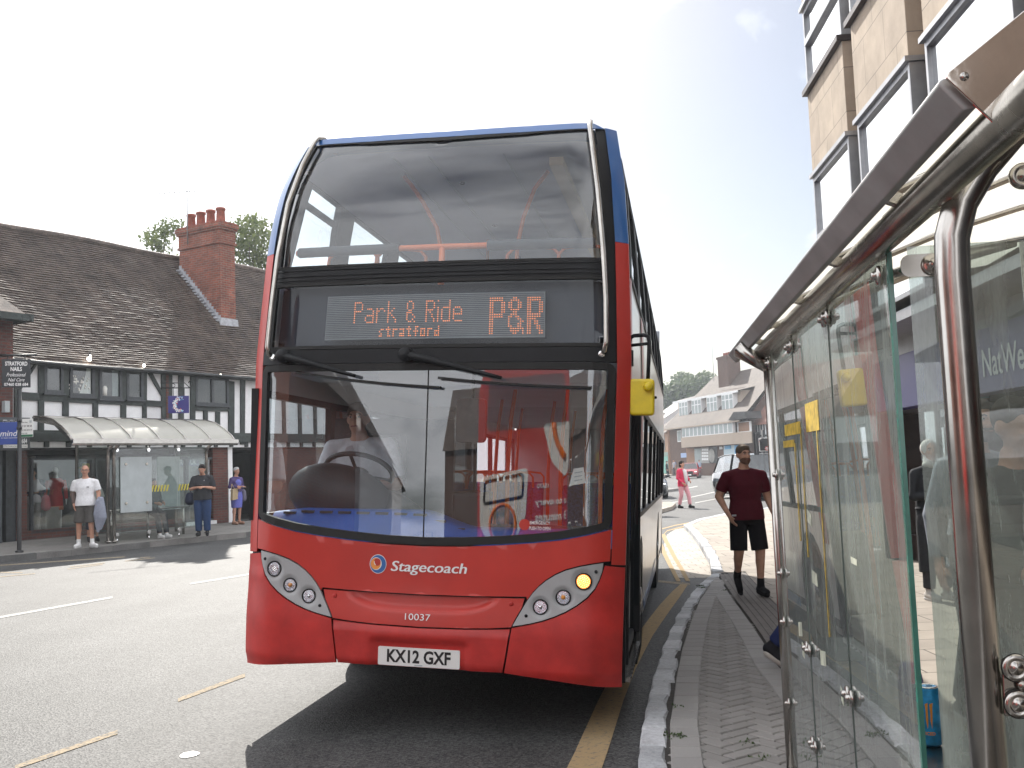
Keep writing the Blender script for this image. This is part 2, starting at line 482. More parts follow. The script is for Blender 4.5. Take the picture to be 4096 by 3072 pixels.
def worn_paint(name, col, wear=0.5):
 m=bpy.data.materials.new(name);n, l=nt(m);b=bsdf_of(m)
 tc=n.new("ShaderNodeTexCoord")
 no=n.new("ShaderNodeTexNoise");no.inputs["Scale"].default_value=26;no.inputs["Detail"].default_value=9;no.inputs["Roughness"].default_value=0.8
 l.new(tc.outputs["Object"], no.inputs["Vector"])
 rp=n.new("ShaderNodeValToRGB");rp.color_ramp.elements[0].position=wear-0.09;rp.color_ramp.elements[1].position=wear+0.05
 rp.color_ramp.elements[0].color=(0.14, 0.137, 0.13, 1);rp.color_ramp.elements[1].color=(*col, 1)
 l.new(no.outputs["Fac"], rp.inputs[0]);l.new(rp.outputs[0], b.inputs["Base Color"])
 b.inputs["Roughness"].default_value=0.85;b.inputs["Specular IOR Level"].default_value=0.12
 bp=n.new("ShaderNodeBump");bp.inputs["Strength"].default_value=0.4;bp.inputs["Distance"].default_value=0.004
 l.new(no.outputs["Fac"], bp.inputs["Height"]);l.new(bp.outputs[0], b.inputs["Normal"])
 return m
M={}
M['asphalt']=asphalt_mat()
M['yellow_line']=worn_paint("faded yellow paint", (0.37, 0.27, 0.15), 0.44)
M['yellow_ghost']=worn_paint("worn yellow paint", (0.34, 0.275, 0.19), 0.50)
M['white_line']=worn_paint("white road paint", (0.46, 0.45, 0.43), 0.48)
M['kerb']=island_mat("grey kerb stone", (0.34, 0.35, 0.365), (0.50, 0.51, 0.53), 0.75, 0.35, 40, 0.8)
M['dark_kerb']=island_mat("dark old kerb stone", (0.10, 0.10, 0.10), (0.2, 0.19, 0.18), 0.85, 0.3, 40, 0.5)
M['block']=island_mat("grey paving block", (0.225, 0.215, 0.205), (0.265, 0.253, 0.243), 0.85, 0.10, 160, 0.3)
M['block_light']=island_mat("grey border block", (0.27, 0.26, 0.253), (0.31, 0.30, 0.29), 0.85, 0.10, 160, 0.35)
M['joint']=mat("dark sand joint", (0.035, 0.031, 0.028), 0.95, var=0.4, vscale=30)
M['tactile']=mat("ribbed paving", (0.15, 0.135, 0.125), 0.85, var=0.25, vscale=14, bump=0.3, bscale=150)
M['slab']=brick_mat("buff paving slab", (0.27, 0.235, 0.20), (0.32, 0.28, 0.235), (0.09, 0.075, 0.065), 0.62, 0.42, 0.008, 0.8, 0.25, 0.5, 0.22, 2.0)
M['pave_left']=brick_mat("grey pavement slab", (0.21, 0.20, 0.19), (0.24, 0.23, 0.215), (0.12, 0.11, 0.1), 0.6, 0.6, 0.006, 0.9, 0.15, 0.5, 0.18, 1.5)
M['moss']=mat("moss", (0.06, 0.10, 0.03), 0.95, var=0.5, vscale=60)
M['gravel']=mat("pale paint blob", (0.75, 0.75, 0.73), 0.6)
M['red']=mat("red bus paint", (0.46, 0.036, 0.026), 0.34, var=0.10, vscale=2.5, coat=0.1, bump=0.03, bscale=60, spec=0.35)
M['red_low']=mat("red bumper paint", (0.43, 0.028, 0.024), 0.42, var=0.2, vscale=5.0, spec=0.35, coat=0.05, bump=0.05, bscale=50)
M['blue_bus']=mat("blue bus paint", (0.015, 0.105, 0.33), 0.3, var=0.06, vscale=2, coat=0.4)
M['bus_white']=mat("cream white bus side", (0.68, 0.66, 0.63), 0.3, var=0.06, vscale=2.0, coat=0.4)
M['orange_swoosh']=mat("orange bus vinyl", (0.72, 0.16, 0.02), 0.35)
M['bus_black']=mat("black bus trim", (0.008, 0.009, 0.011), 0.5, var=0.3, vscale=5, spec=0.25)
M['rubber']=mat("black rubber", (0.008, 0.008, 0.008), 0.75, var=0.3, vscale=12)
M['tyre']=mat("tyre rubber", (0.016, 0.016, 0.016), 0.85, var=0.3, vscale=20, bump=0.3, bscale=60)
M['grey_panel']=mat("grey headlight panel", (0.34, 0.345, 0.35), 0.42, var=0.05, vscale=8)
M['steel']=mat("brushed stainless steel", (0.42, 0.40, 0.375), 0.22, 1.0, var=0.14, vscale=9, rvar=0.10)
M['steel_dark']=mat("weathered stainless tube", (0.36, 0.335, 0.30), 0.24, 1.0, var=0.22, vscale=7, rvar=0.12, bump=0.05, bscale=90)
M['steel_fascia']=mat("dull aluminium fascia", (0.40, 0.40, 0.40), 0.5, 0.35, var=0.16, vscale=5, rvar=0.12)
M['mirror_plate']=mat("polished steel plate", (0.62, 0.57, 0.52), 0.05, 1.0, var=0.08, vscale=5, bump=0.05, bscale=9)
M['chrome']=mat("bright chrome", (0.75, 0.75, 0.75), 0.08, 1.0)
M['lamp_glass']=glass_mat("lamp lens", (0.92, 0.93, 0.95), 1.5)
M['reflector']=mat("lamp reflector", (0.75, 0.76, 0.78), 0.12, 1.0, bump=0.4, bscale=150)
M['amber_lamp']=mat("amber bulb", (0.85, 0.32, 0.03), 0.3)
M['amber_lit']=emit_mat("lit amber indicator", (1.0, 0.30, 0.03), 1.0)
M['amber_led']=emit_mat("lit indicator diodes", (1.0, 0.62, 0.2), 3.2)
M['white_led']=emit_mat("white diodes", (1.0, 0.97, 0.9), 0.6)
M['led']=emit_mat("orange display diodes", (1.0, 0.28, 0.08), 0.72)
M['led_back']=mat("grey display panel", (0.21, 0.225, 0.22), 0.55, var=0.12, vscale=5)
M['plate_white']=mat("white number plate", (0.75, 0.75, 0.73), 0.35)
M['letter_black']=mat("black letters", (0.012, 0.012, 0.013), 0.4)
M['letter_white']=mat("white vinyl letters", (0.78, 0.78, 0.78), 0.4)
M['screen']=glass_mat("bus windscreen glass", (0.84, 0.88, 0.90), 1.55, 0.0, 0.05, (0.5, 0.5, 0.5), 8.0, boost=1.5)
M['screen_upper']=glass_mat("upper windscreen glass", (0.80, 0.85, 0.88), 1.55, 0.0, 0.06, (0.55, 0.56, 0.58), 3.0, boost=1.15)
M['dest_glass']=glass_mat("dark display glass", (0.80, 0.84, 0.88), 1.5, 0.0, 0.03, (0.4, 0.4, 0.45), 5.0, boost=0.4)
M['side_glass']=glass_mat("tinted bus side glass", (0.72, 0.77, 0.78), 1.5)
M['bus_inside']=mat("pale grey bus lining", (0.42, 0.43, 0.45), 0.6, var=0.08, vscale=2)
M['bus_ceiling']=mat("pale bus ceiling", (0.50, 0.52, 0.55), 0.5, var=0.06, vscale=2)
M['bus_dark']=mat("dark bus interior", (0.03, 0.032, 0.036), 0.6, var=0.2, vscale=5)
M['dash_blue']=mat("blue dashboard shelf", (0.022, 0.11, 0.45), 0.35, var=0.1, vscale=4)
M['dash_black']=mat("black dashboard plastic", (0.012, 0.013, 0.015), 0.5, var=0.2, vscale=8)
M['orange_pole']=mat("orange handrail", (0.80, 0.17, 0.03), 0.3)
M['seat_blue']=mat("blue seat cloth", (0.03, 0.06, 0.22), 0.85, var=0.5, vscale=45)
M['foam_grey']=mat("grey foam sleeve", (0.07, 0.075, 0.08), 0.85)
M['pale_panel']=mat("yellowed light cover", (0.82, 0.70, 0.42), 0.5)
M['mirror_yellow']=mat("yellow mirror shell", (0.72, 0.56, 0.02), 0.35, var=0.08, vscale=14)
M['paper']=mat("white paper", (0.75, 0.74, 0.7), 0.7)
M['red_trim']=mat("red ad panel", (0.5, 0.03, 0.03), 0.4)
M['plaster']=mat("white limewashed plaster", (0.80, 0.80, 0.81), 0.9, var=0.08, vscale=2.2, bump=0.35, bscale=14)
M['timber']=mat("black green painted timber", (0.022, 0.030, 0.028), 0.6, var=0.5, vscale=7, bump=0.5, bscale=22)
M['timber_trim']=mat("dark window frame paint", (0.035, 0.04, 0.047), 0.45, var=0.3, vscale=9)
M['window_dark']=glass_mat("old window glass", (0.7, 0.74, 0.74), 1.5, 0.03, boost=1.2)
M['shop_glass']=glass_mat("shop window glass", (0.85, 0.88, 0.87), 1.5, 0.0, boost=1.3)
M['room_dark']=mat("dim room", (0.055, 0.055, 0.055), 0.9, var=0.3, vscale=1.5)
M['room_pale']=mat("pale shop fitting", (0.30, 0.29, 0.27), 0.8, var=0.2, vscale=1.5)
M['tile']=brick_mat("clay roof tile", (0.085, 0.062, 0.052), (0.155, 0.118, 0.098), (0.03, 0.024, 0.022), 0.17, 0.105, 0.006, 0.72, 0.6, 0.5, 0.55, 1.6, spec=0.42)
M['tile_far']=brick_mat("brown roof tile", (0.055, 0.040, 0.033), (0.088, 0.066, 0.053), (0.05, 0.036, 0.03), 0.4, 0.2, 0.012, 0.75, 0.4, 0.5, 0.35, 0.25)
M['brick']=brick_mat("red chimney brick", (0.27, 0.075, 0.045), (0.17, 0.055, 0.04), (0.20, 0.16, 0.13), weather=0.4, wscale=2.5)
M['brick_dark']=brick_mat("dark red brick", (0.16, 0.055, 0.042), (0.10, 0.04, 0.035), (0.10, 0.085, 0.075), weather=0.3)
M['brick_brown']=brick_mat("brown brick", (0.085, 0.046, 0.034), (0.115, 0.062, 0.045), (0.16, 0.12, 0.1), weather=0.25, wscale=0.4)
M['brick_tan']=brick_mat("tan brick", (0.28, 0.15, 0.09), (0.24, 0.13, 0.08), (0.3, 0.22, 0.16), weather=0.2, wscale=0.4)
M['lead']=mat("grey lead flashing", (0.36, 0.37, 0.40), 0.5, var=0.25, vscale=9)
M['terracotta']=mat("terracotta chimney pot", (0.25, 0.065, 0.04), 0.75, var=0.3, vscale=9)
M['stone']=brick_mat("tan stone panel", (0.36, 0.285, 0.215), (0.42, 0.335, 0.25), (0.17, 0.14, 0.115), 0.82, 0.62, 0.006, 0.85, 0.25, 0.5, 0.22, 2.2)
M['bronze']=mat("dark bronze window frame", (0.05, 0.035, 0.032), 0.4, 0.5, var=0.3, vscale=6)
M['alu']=mat("grey aluminium trim", (0.33, 0.33, 0.34), 0.4, 0.7, var=0.1, vscale=6)
M['win_sky']=glass_mat("reflective office glass", (0.35, 0.4, 0.42), 2.2, 0.0, boost=1.6)
M['shelter_glass']=glass_mat("grimy shelter glass", (0.52, 0.60, 0.57), 1.52, 0.0, 0.60, (0.50, 0.55, 0.53), 9.0, True, 1.2)
M['shelter_glass_far']=glass_mat("far shelter glass", (0.80, 0.87, 0.85), 1.5, 0.0, 0.25, (0.5, 0.55, 0.53), 3.0)
M['glass_edge']=mat("green glass edge", (0.05, 0.20, 0.16), 0.15, var=0.2, vscale=10, spec=0.8)
M['scrap']=mat('pale sticker scrap', (0.50, 0.52, 0.42), 0.8, var=0.3, vscale=20)
M['pane_seam']=mat('dark pane seam', (0.10, 0.13, 0.12), 0.4)
M['frosted']=mat("milky roof panel", (0.80, 0.80, 0.74), 0.35, var=0.05, vscale=3)
bsdf_of(M['frosted']).inputs["Transmission Weight"].default_value=0.0
M['poster_grey']=mat("grey timetable back", (0.42, 0.46, 0.47), 0.5, var=0.08, vscale=4)
M['sticker_yellow']=mat("yellow hatch sticker", (0.62, 0.53, 0.05), 0.5)
M['black_metal']=mat("black painted metal", (0.015, 0.016, 0.018), 0.45, var=0.2, vscale=8)
M['navy_sign']=mat("navy sign face", (0.025, 0.02, 0.16), 0.4)
M['blue_sign']=mat("blue sign face", (0.01, 0.045, 0.26), 0.4)
M['black_sign']=mat("black sign face", (0.01, 0.014, 0.02), 0.4)
M['grey_sign']=mat("charcoal fascia", (0.05, 0.058, 0.065), 0.5, var=0.2, vscale=3)
M['white_sign']=mat("white sign face", (0.72, 0.72, 0.7), 0.5)
M['bulb']=emit_mat("lit festoon bulb", (1.0, 0.93, 0.8), 9.0)
M['green']=mat("dark green", (0.01, 0.12, 0.05), 0.5)
M['lilac']=mat("lilac fascia", (0.26, 0.23, 0.36), 0.4, var=0.1, vscale=3)
M['purple']=mat("purple banner", (0.08, 0.035, 0.22), 0.5)
M['red_lit']=emit_mat("lit red signal", (1.0, 0.06, 0.03), 6.0)
M['cream']=mat("cream render band", (0.40, 0.325, 0.26), 0.8, var=0.06, vscale=0.5)
M['white_frame']=mat("white window frame", (0.7, 0.7, 0.7), 0.5)
M['curtain']=mat("grey green window blind", (0.30, 0.34, 0.34), 0.7, var=0.15, vscale=0.8)
M['trunk']=mat("bark", (0.07, 0.055, 0.04), 0.9, var=0.4, vscale=5, bump=0.5, bscale=12)
def leaf_mat(name, lo, hi):
 m=bpy.data.materials.new(name);n, l=nt(m);b=bsdf_of(m)
 ge=n.new("ShaderNodeNewGeometry");rp=n.new("ShaderNodeValToRGB")
 rp.color_ramp.elements[0].color=(*lo, 1);rp.color_ramp.elements[1].color=(*hi, 1)
 l.new(ge.outputs["Random Per Island"], rp.inputs[0]);l.new(rp.outputs[0], b.inputs["Base Color"])
 b.inputs["Roughness"].default_value=0.6
 tl=n.new("ShaderNodeBsdfTranslucent");l.new(rp.outputs[0], tl.inputs[0])
 mx=n.new("ShaderNodeMixShader");mx.inputs[0].default_value=0.4
 out=[x for x in n if x.type=='OUTPUT_MATERIAL'][0]
 l.new(b.outputs[0], mx.inputs[1]);l.new(tl.outputs[0], mx.inputs[2]);l.new(mx.outputs[0], out.inputs[0])
 return m
M['leaf']=leaf_mat("green leaves", (0.035, 0.065, 0.02), (0.09, 0.13, 0.04))
M['leaf_pale']=leaf_mat("yellow green leaves", (0.07, 0.10, 0.03), (0.15, 0.18, 0.06))
M['flower']=leaf_mat("pink petals", (0.45, 0.03, 0.12), (0.6, 0.12, 0.25))
_skin={}
def cloth(name, col, var=0.09, vs=25, rough=0.85):
 key=(name, col)
 if key not in _skin:_skin[key]=mat(name, col, rough, var=var, vscale=vs, bump=0.25, bscale=35, spec=0.2)
 return _skin[key]
SKIN=cloth("skin", (0.50, 0.27, 0.19), 0.10, 12, 0.5)
SKIN2=cloth("tanned skin", (0.54, 0.31, 0.22), 0.12, 12, 0.5)
def translucent(name, col, k=0.55):
 m=bpy.data.materials.new(name);n, l=nt(m);b=bsdf_of(m)
 tc=n.new("ShaderNodeTexCoord");no=n.new("ShaderNodeTexNoise");no.inputs["Scale"].default_value=4;no.inputs["Detail"].default_value=6
 rp=n.new("ShaderNodeValToRGB");rp.color_ramp.elements[0].color=tuple(c*0.82 for c in col)+(1, );rp.color_ramp.elements[1].color=(*col, 1)
 l.new(tc.outputs["Object"], no.inputs["Vector"]);l.new(no.outputs["Fac"], rp.inputs[0])
 l.new(rp.outputs[0], b.inputs["Base Color"]);b.inputs["Roughness"].default_value=0.3
 tl=n.new("ShaderNodeBsdfTranslucent");l.new(rp.outputs[0], tl.inputs[0])
 mx=n.new("ShaderNodeMixShader");mx.inputs[0].default_value=k
 out=[x for x in n if x.type=='OUTPUT_MATERIAL'][0]
 l.new(b.outputs[0], mx.inputs[1]);l.new(tl.outputs[0], mx.inputs[2]);l.new(mx.outputs[0], out.inputs[0])
 return m
M['roof_panel']=translucent("milky roof sheet", (0.82, 0.80, 0.72))
# ------------------------------------------------------------------ the ground
def lerp_path(path, y):
 for(x0, y0), (x1, y1)in zip(path, path[1:]):
  if y0<=y<=y1:return x0+(x1-x0)*(y-y0)/(y1-y0)
 return path[0][0]if y<path[0][1]else path[-1][0]
mb=MB()
xs=[-400, -200, -100, -60, -40, -25, -15, -8]+[-5+0.5*i for i in range(0, 27)]+[12, 18, 30, 50, 90, 200, 400]
ys=[-200, -90, -40, -15, 0]+[5+0.6*i for i in range(36)]+[30, 38, 50, 70, 100, 150, 250, 500, 900]
vs=[(x, y, gz(x, y))for y in ys for x in xs]
n=len(xs)
mb.add(vs, [(j*n+i, j*n+i+1, (j+1)*n+i+1, (j+1)*n+i)for j in range(len(ys)-1)for i in range(n-1)], True)
structure("road", mb, M['asphalt'])
_k=[at_g(*p)for p in[(2700, 2520), (2745, 2430), (2800, 2362), (2850, 2318)]]
KERB=[(2.2, -25), (1.6, -12), (1.0, -4), (0.85, -2), (0.25, 1.5), (0.36, 3.8), (0.60, 5.49), (0.68, 6.03), (0.77, 6.5), (0.92, 7.31), (1.14, 8.39)]+[(p.x, p.y)for p in _k]
KEND=KERB[-1]
TACL=[(3.2, -25), (2.6, -12), (1.9, -3), (1.4, 0.5), (1.62, 4.5), (1.88, 7.65), (2.02, 8.66), (2.15, 9.68), (2.36, 11.4), (2.66, 13.6), (2.9, 15.2)]
def kx(y):return lerp_path(KERB, y)
def tx(y):return lerp_path(TACL, y)
PH=0.085
def pz(x, y, h=0.0):return gz(x, y)+PH+h
FARK=[at_g(*p)for p in[(2838, 2255), (2800, 2190), (2762, 2140), (2735, 2115), (2790, 2092), (2900, 2066), (3120, 2035)]]
far_pts=[(p.x, p.y)for p in FARK]+[(14.0, 31.8), (40, 42)]
def band(mb, fa, fb, y0, y1, h, st=0.4, mi=0):
 k=max(1, int((y1-y0)/st))
 L=[]
 for i in range(k+1):
  y=y0+(y1-y0)*i/k;a, b=fa(y), fb(y)
  if b<a:b=a
  L.append(((a, y, pz(a, y, h)), (b, y, pz(b, y, h))))
 for(a, b), (c, d)in zip(L, L[1:]):
  mb.face([a, b, d, c], mi)
mb=MB()
band(mb, lambda y:kx(y)+0.02, lambda y:tx(y)+0.5, -25, KEND[1], -0.012)
structure("pavement_bed", mb, M['joint'])
mb=MB()
for o0, o1 in((0.40, 1.2), (1.2, 2.0), (2.0, 2.8), (2.8, 3.6), (3.6, 4.6), (4.6, 6.0)):
 band(mb, lambda y, o=o0:tx(y)+o, lambda y, o=o1:tx(y)+o, -25, KEND[1], 0.0)
band(mb, lambda y:tx(y)+6.0, lambda y:16.0, -25, KEND[1], 0.0)
poly=[KEND]+far_pts[:-1]+[(16.0, 31.8), (16.0, KEND[1])]
sheet(mb, poly, lambda x, y, o:(x, y, pz(x, y)), (1.0, 1.0), None, smooth=False)
structure("pavement", mb, M['slab'])
mb=MB()
ribs=[]
for r in range(6):
 a=0.02+r*0.062
 for(o0, o1, h)in((a, a+0.034, 0.006), (a+0.034, a+0.062, -0.002)):
  band(mb, lambda y, o=o0:tx(y)+o, lambda y, o=o1:tx(y)+o, -10, KEND[1]-0.15, h)
structure("ribbed_strip", mb, M['tactile'])
def block(mb, cx, cy, lx, ly, ang, h=0.0, gap=0.006, jit=0.0015):
 c, s=math.cos(ang), math.sin(ang)
 hx, hy=lx/2-gap, ly/2-gap
 bev=0.006
 top, bot=[], []
 dz=random.uniform(-jit, jit)
 for sx, sy in((-1, -1), (1, -1), (1, 1), (-1, 1)):
  x, y=sx*(hx-bev), sy*(hy-bev);X, Y=cx+x*c-y*s, cy+x*s+y*c
  top.append((X, Y, pz(X, Y, h+dz)))
  x, y=sx*hx, sy*hy;X, Y=cx+x*c-y*s, cy+x*s+y*c
  bot.append((X, Y, pz(X, Y, h+dz-bev)))
 low=[(p[0], p[1], p[2]-0.02)for p in bot]
 mb.add(top+bot+low, [(0, 1, 2, 3)]+[(4+i, 4+(i+1)%4, (i+1)%4, i)for i in range(4)]+[(8+i, 8+(i+1)%4, 4+(i+1)%4, 4+i)for i in range(4)])
mb=MB()
BL, BW=0.20, 0.10
rot=R(45-11)
cr, sr=math.cos(rot), math.sin(rot)
ox, oy=1.2, 6.0
for i in range(-110, 111):
 for j in range(-30, 31):
  for k in range(2):
   gx, gy=(i*BW, (i+4*j)*BW)if k==0 else(i*BW, (i+4*j)*BW)
   if k==0:bx, by, ang=gx+BL/2, gy+BW/2, 0
   else:bx, by, ang=gx+BW/2, gy+BW+BL/2, PI/2
   X, Y=ox+bx*cr-by*sr, oy+bx*sr+by*cr
   if not(3.4<Y<KEND[1]-0.6):continue
   if kx(Y)+0.20<X<tx(Y)-0.05:
    block(mb, X, Y, BL, BW, ang+rot, -0.005)
structure("block_paving", mb, M['block'])
mb=MB()
def border(mb, fx, y0, y1, off, w, L, h):
 y=y0
 while y<y1:
  l=L*random.uniform(0.96, 1.04);yc=y+l/2
  ang=math.atan2(1.0, (fx(yc+0.1)-fx(yc-0.1))/0.2)
  xx=fx(yc)+off
  block(mb, xx, yc, l, w, ang, h, 0.004)
  y+=l*0.985
border(mb, kx, 2.0, KEND[1]-1.0, 0.245, 0.17, 0.20, 0.002)
border(mb, tx, 2.0, KEND[1]-0.5, -0.085, 0.17, 0.20, 0.002)
structure("border_blocks", mb, M['block_light'])
def kerb_row(mb, path, w, h, Lr, top, drop=0.16, inward=1):
 pts=[Vector((p[0], p[1], 0))for p in path]
 for a, b in zip(pts, pts[1:]):
  d=b-a;L=d.length
  if L<0.05:continue
  k=max(1, round(L/Lr));d.normalize();nn=Vector((d.y, -d.x, 0))*inward
  for i in range(k):
   t0, t1=L*i/k+0.003, L*(i+1)/k-0.003
   ja, jb, jw, jh=random.uniform(-.006, .006), random.uniform(-.006, .006), random.uniform(-.012, .008), random.uniform(-.003, .003)
   P0, P1=a+d*t0+nn*ja, a+d*t1+nn*jb
   Q1, Q0=a+d*t1+nn*(w+jw), a+d*t0+nn*(w+jw+random.uniform(-.015, .015))
   m0, m1=(P0+P1)/2+nn*random.uniform(-.012, .008), (Q0+Q1)/2+nn*random.uniform(-.012, .008)
   ring=[P0, m0, P1, Q1, m1, Q0]
   cen=sum(ring, Vector())/6
   zt=top+jh
   T=[p+(cen-p)*(0.018/max(0.03, (cen-p).length))for p in ring]
   T=[(p.x, p.y, gz(p.x, p.y)+zt+random.uniform(-.003, .003))for p in T]
   S=[(p.x, p.y, gz(p.x, p.y)+zt-0.016)for p in ring]
   B=[(p.x, p.y, gz(p.x, p.y)+zt-drop)for p in ring]
   mb.add(T+S+B, [tuple(range(6))]+[(6+i, 6+(i+1)%6, (i+1)%6, i)for i in range(6)]+[(12+i, 12+(i+1)%6, 6+(i+1)%6, 6+i)for i in range(6)])
dense=[]
y=-12.0
while y<KEND[1]:
 dense.append((kx(y), y));y+=1.2
dense.append(KEND)
mb=MB()
kerb_row(mb, dense, 0.135, 0.1, 0.42, PH+0.004, 0.2)
structure("kerb", mb, M['kerb'])
mb=MB()
kerb_row(mb, [(KEND[0]+0.02, KEND[1]+0.1)]+far_pts[:4], 0.16, 0.1, 0.8, PH+0.02, 0.2)
kerb_row(mb, far_pts[3:], 0.16, 0.1, 0.9, PH+0.012, 0.2)
structure("far_kerb", mb, M['kerb'])
mb=MB()
chan=[(2846, 2312), (2700, 2312), (2672, 2240), (2655, 2180), (2668, 2140), (2700, 2118), (2735, 2112), (2765, 2142), (2802, 2195), (2838, 2258)]
cp=[at_g(*p)for p in chan]
sheet(mb, [(p.x, p.y)for p in cp], lambda x, y, o:(x, y, gz(x, y)+0.004), (0.6, 0.6), None, smooth=False)
structure("channel_setts", mb, brick_mat("pale channel setts", (0.36, 0.32, 0.28), (0.42, 0.38, 0.33), (0.2, 0.17, 0.15), 0.3, 0.2, 0.008, 0.8, 0.3, 0.5, 0.2, 2.0))
def strip(mb, L, Rr, h=0.004, sub=6):
 def dn(P):
  out=[]
  for a, b in zip(P, P[1:]):
   for i in range(sub):out.append((a[0]+(b[0]-a[0])*i/sub, a[1]+(b[1]-a[1])*i/sub))
  return out+[P[-1]]
 A=[at_g(*p)for p in L];B=[at_g(*p)for p in Rr]
 A=dn([(p.x, p.y)for p in A]);B=dn([(p.x, p.y)for p in B])
 for a, b, c, d in zip(A, A[1:], B, B[1:]):
  mb.face([(p[0], p[1], gz(p[0], p[1])+h)for p in(a, c, d, b)])
mb=MB()
strip(mb, [(2250, 3110), (2300, 3010), (2395, 2800), (2462, 2672), (2545, 2545), (2640, 2420), (2688, 2368), (2730, 2330)], [(2395, 3110), (2430, 3010), (2495, 2800), (2545, 2672), (2610, 2545), (2682, 2440), (2722, 2385), (2752, 2338)])
structure("yellow_bus_stop_line", mb, M['yellow_line'])
mb=MB()
def two(c, w):
 return[(x-w/2, y)for x, y in c], [(x+w/2, y)for x, y in c]
d1=[(2715, 2328), (2690, 2280), (2660, 2220), (2632, 2160), (2622, 2138)]
d2=[(2752, 2326), (2728, 2280), (2690, 2215), (2664, 2165), (2652, 2138)]
strip(mb, *two(d1, 17), h=0.008, sub=3);strip(mb, *two(d2, 17), h=0.008, sub=3)
f1=[(2622, 2141), (2640, 2118), (2700, 2102), (2850, 2075), (3100, 2035)]
f2=[(2652, 2141), (2668, 2124), (2720, 2110), (2850, 2084), (3100, 2042)]
def vert2(c, w):return[(x, y-w/2)for x, y in c], [(x, y+w/2)for x, y in c]
strip(mb, *vert2(f1, 4), h=0.004, sub=3);strip(mb, *vert2(f2, 4), h=0.004, sub=3)
structure("double_yellow_lines", mb, M['yellow_line'])
mb=MB()
strip(mb, [(2592, 2317), (2760, 2334)], [(2592, 2325), (2760, 2342)], h=0.004)
structure("bay_end_line", mb, M['yellow_ghost'])
mb=MB()
strip(mb, *vert2([(-500, 2568), (0, 2470), (225, 2430), (450, 2390)], 8), h=0.004)
strip(mb, *vert2([(760, 2336), (880, 2317), (1100, 2281), (1500, 2215)], 7), h=0.004)
structure("centre_line", mb, M['white_line'])
mb=MB()
for a, b, wd in(((980, 2702), (712, 2802), 15), ((470, 2930), (60, 3072), 17)):
 strip(mb, *vert2([a, b], wd), h=0.004)
structure("worn_yellow_dashes", mb, M['yellow_ghost'])
mb=MB()
for a, b, wd in(((0, 2262), (500, 2228), 4), ((280, 2268), (420, 2252), 3), ((0, 2308), (140, 2295), 3), ((270, 2277), (410, 2258), 3), ((560, 2232), (600, 2229), 3), ((500, 2245), (620, 2232), 3), ((0, 2290), (90, 2291), 4)):
 strip(mb, *vert2([a, b], wd), h=0.004, sub=1)
structure("worn_bay_markings", mb, M['yellow_ghost'])
mb=MB()
q=at_g(757, 3020)
mb.add([(q.x+0.055*math.cos(t)*random.uniform(.8, 1.1), q.y+0.075*math.sin(t)*random.uniform(.8, 1.1), 0.004)for t in[i*PI/6 for i in range(12)]], [tuple(range(12))])
structure("paint_spot", mb, M['gravel'])
mb=MB()
for c, w in(([(2640, 1975), (2790, 1945)], 3), ([(2760, 1990), (2860, 1968)], 3), ([(2690, 2010), (2760, 2002)], 3), ([(2780, 2012), (2920, 1985)], 3)):
 strip(mb, *vert2(c, w), h=0.004, sub=2)
structure("junction_lines", mb, M['white_line'])
FD=Vector((0.5, 0.866, 0)).normalized();FN=Vector((FD.y, -FD.x, 0));FP0=Vector((-8.3, 31.0, 0))
LK=[(-38, -9.5), (-20, 11.2), (-11.04, 21.76), (-10.1, 23.1), (-9.0, 24.99), (-7.35, 27.64), (-4.2, 32.6), (2, 43), (9, 56)]
def fdist(x, y):return(Vector((x, y, 0))-FP0).dot(FN)
def lz(x, y):return 0.14+0.16*min(1, max(0, 1-fdist(x, y)/2.3))
mb=MB()
IN=[tuple((FP0+FD*s)[:2])for s in(30, 12, 6, 0, -4, -7.5, -12, -24, -50)]
sheet(mb, LK+IN, lambda x, y, o:(x, y, lz(x, y)), (1.5, 1.5), None, smooth=False)
structure("left_pavement", mb, M['pave_left'])
mb=MB()
kerb_row(mb, LK, 0.14, 0.1, 0.9, 0.145, 0.2, inward=-1)
structure("left_kerb", mb, M['dark_kerb'])
mb=MB()
ip=[at_y(2560, 2052, 34).xy, at_g(2640, 2052).xy, at_g(2712, 2030).xy, at_g(2690, 2022).xy, at_g(2560, 2022).xy]
ip=[at_g(*p).xy for p in((2540, 2062), (2635, 2056), (2690, 2040), (2704, 2026), (2680, 2020), (2540, 2022))]
sheet(mb, [tuple(p)for p in ip], lambda x, y, o:(x, y, 0.12+o), (1, 1), 0.12, smooth=False)
structure("traffic_island", mb, M['slab'])
mb=MB()
fp=[(-10, 122), (14, 119), (18.5, 117), (26, 97), (33, 88), (70, 60), (120, 60), (60, 140), (-10, 160)]
sheet(mb, fp, lambda x, y, o:(x, y, 0.12+o), (8, 8), 0.12, smooth=False)
structure("far_pavement", mb, M['slab'])
mb=MB()
for px, py, n_ in((2705, 2945, 60), (2690, 2830, 14), (2800, 2345, 60), (2810, 2352, 40), (2900, 2362, 20), (3000, 2975, 18), (3050, 3030, 14)):
 c=at_g(px, py, PH)
 for _ in range(n_):
  x, y=c.x+random.gauss(0, .03), c.y+random.gauss(0, .03);a=random.uniform(0, PI);r_=random.uniform(.003, .009)
  z=pz(x, y, 0.004)
  mb.face([(x-r_*math.cos(a), y-r_*math.sin(a), z), (x+r_*math.cos(a), y+r_*math.sin(a), z), (x+random.gauss(0, .005), y+random.gauss(0, .005), z+r_*1.8)])
o=structure("moss", mb, M['moss'], recalc=False);o["kind"]="stuff"
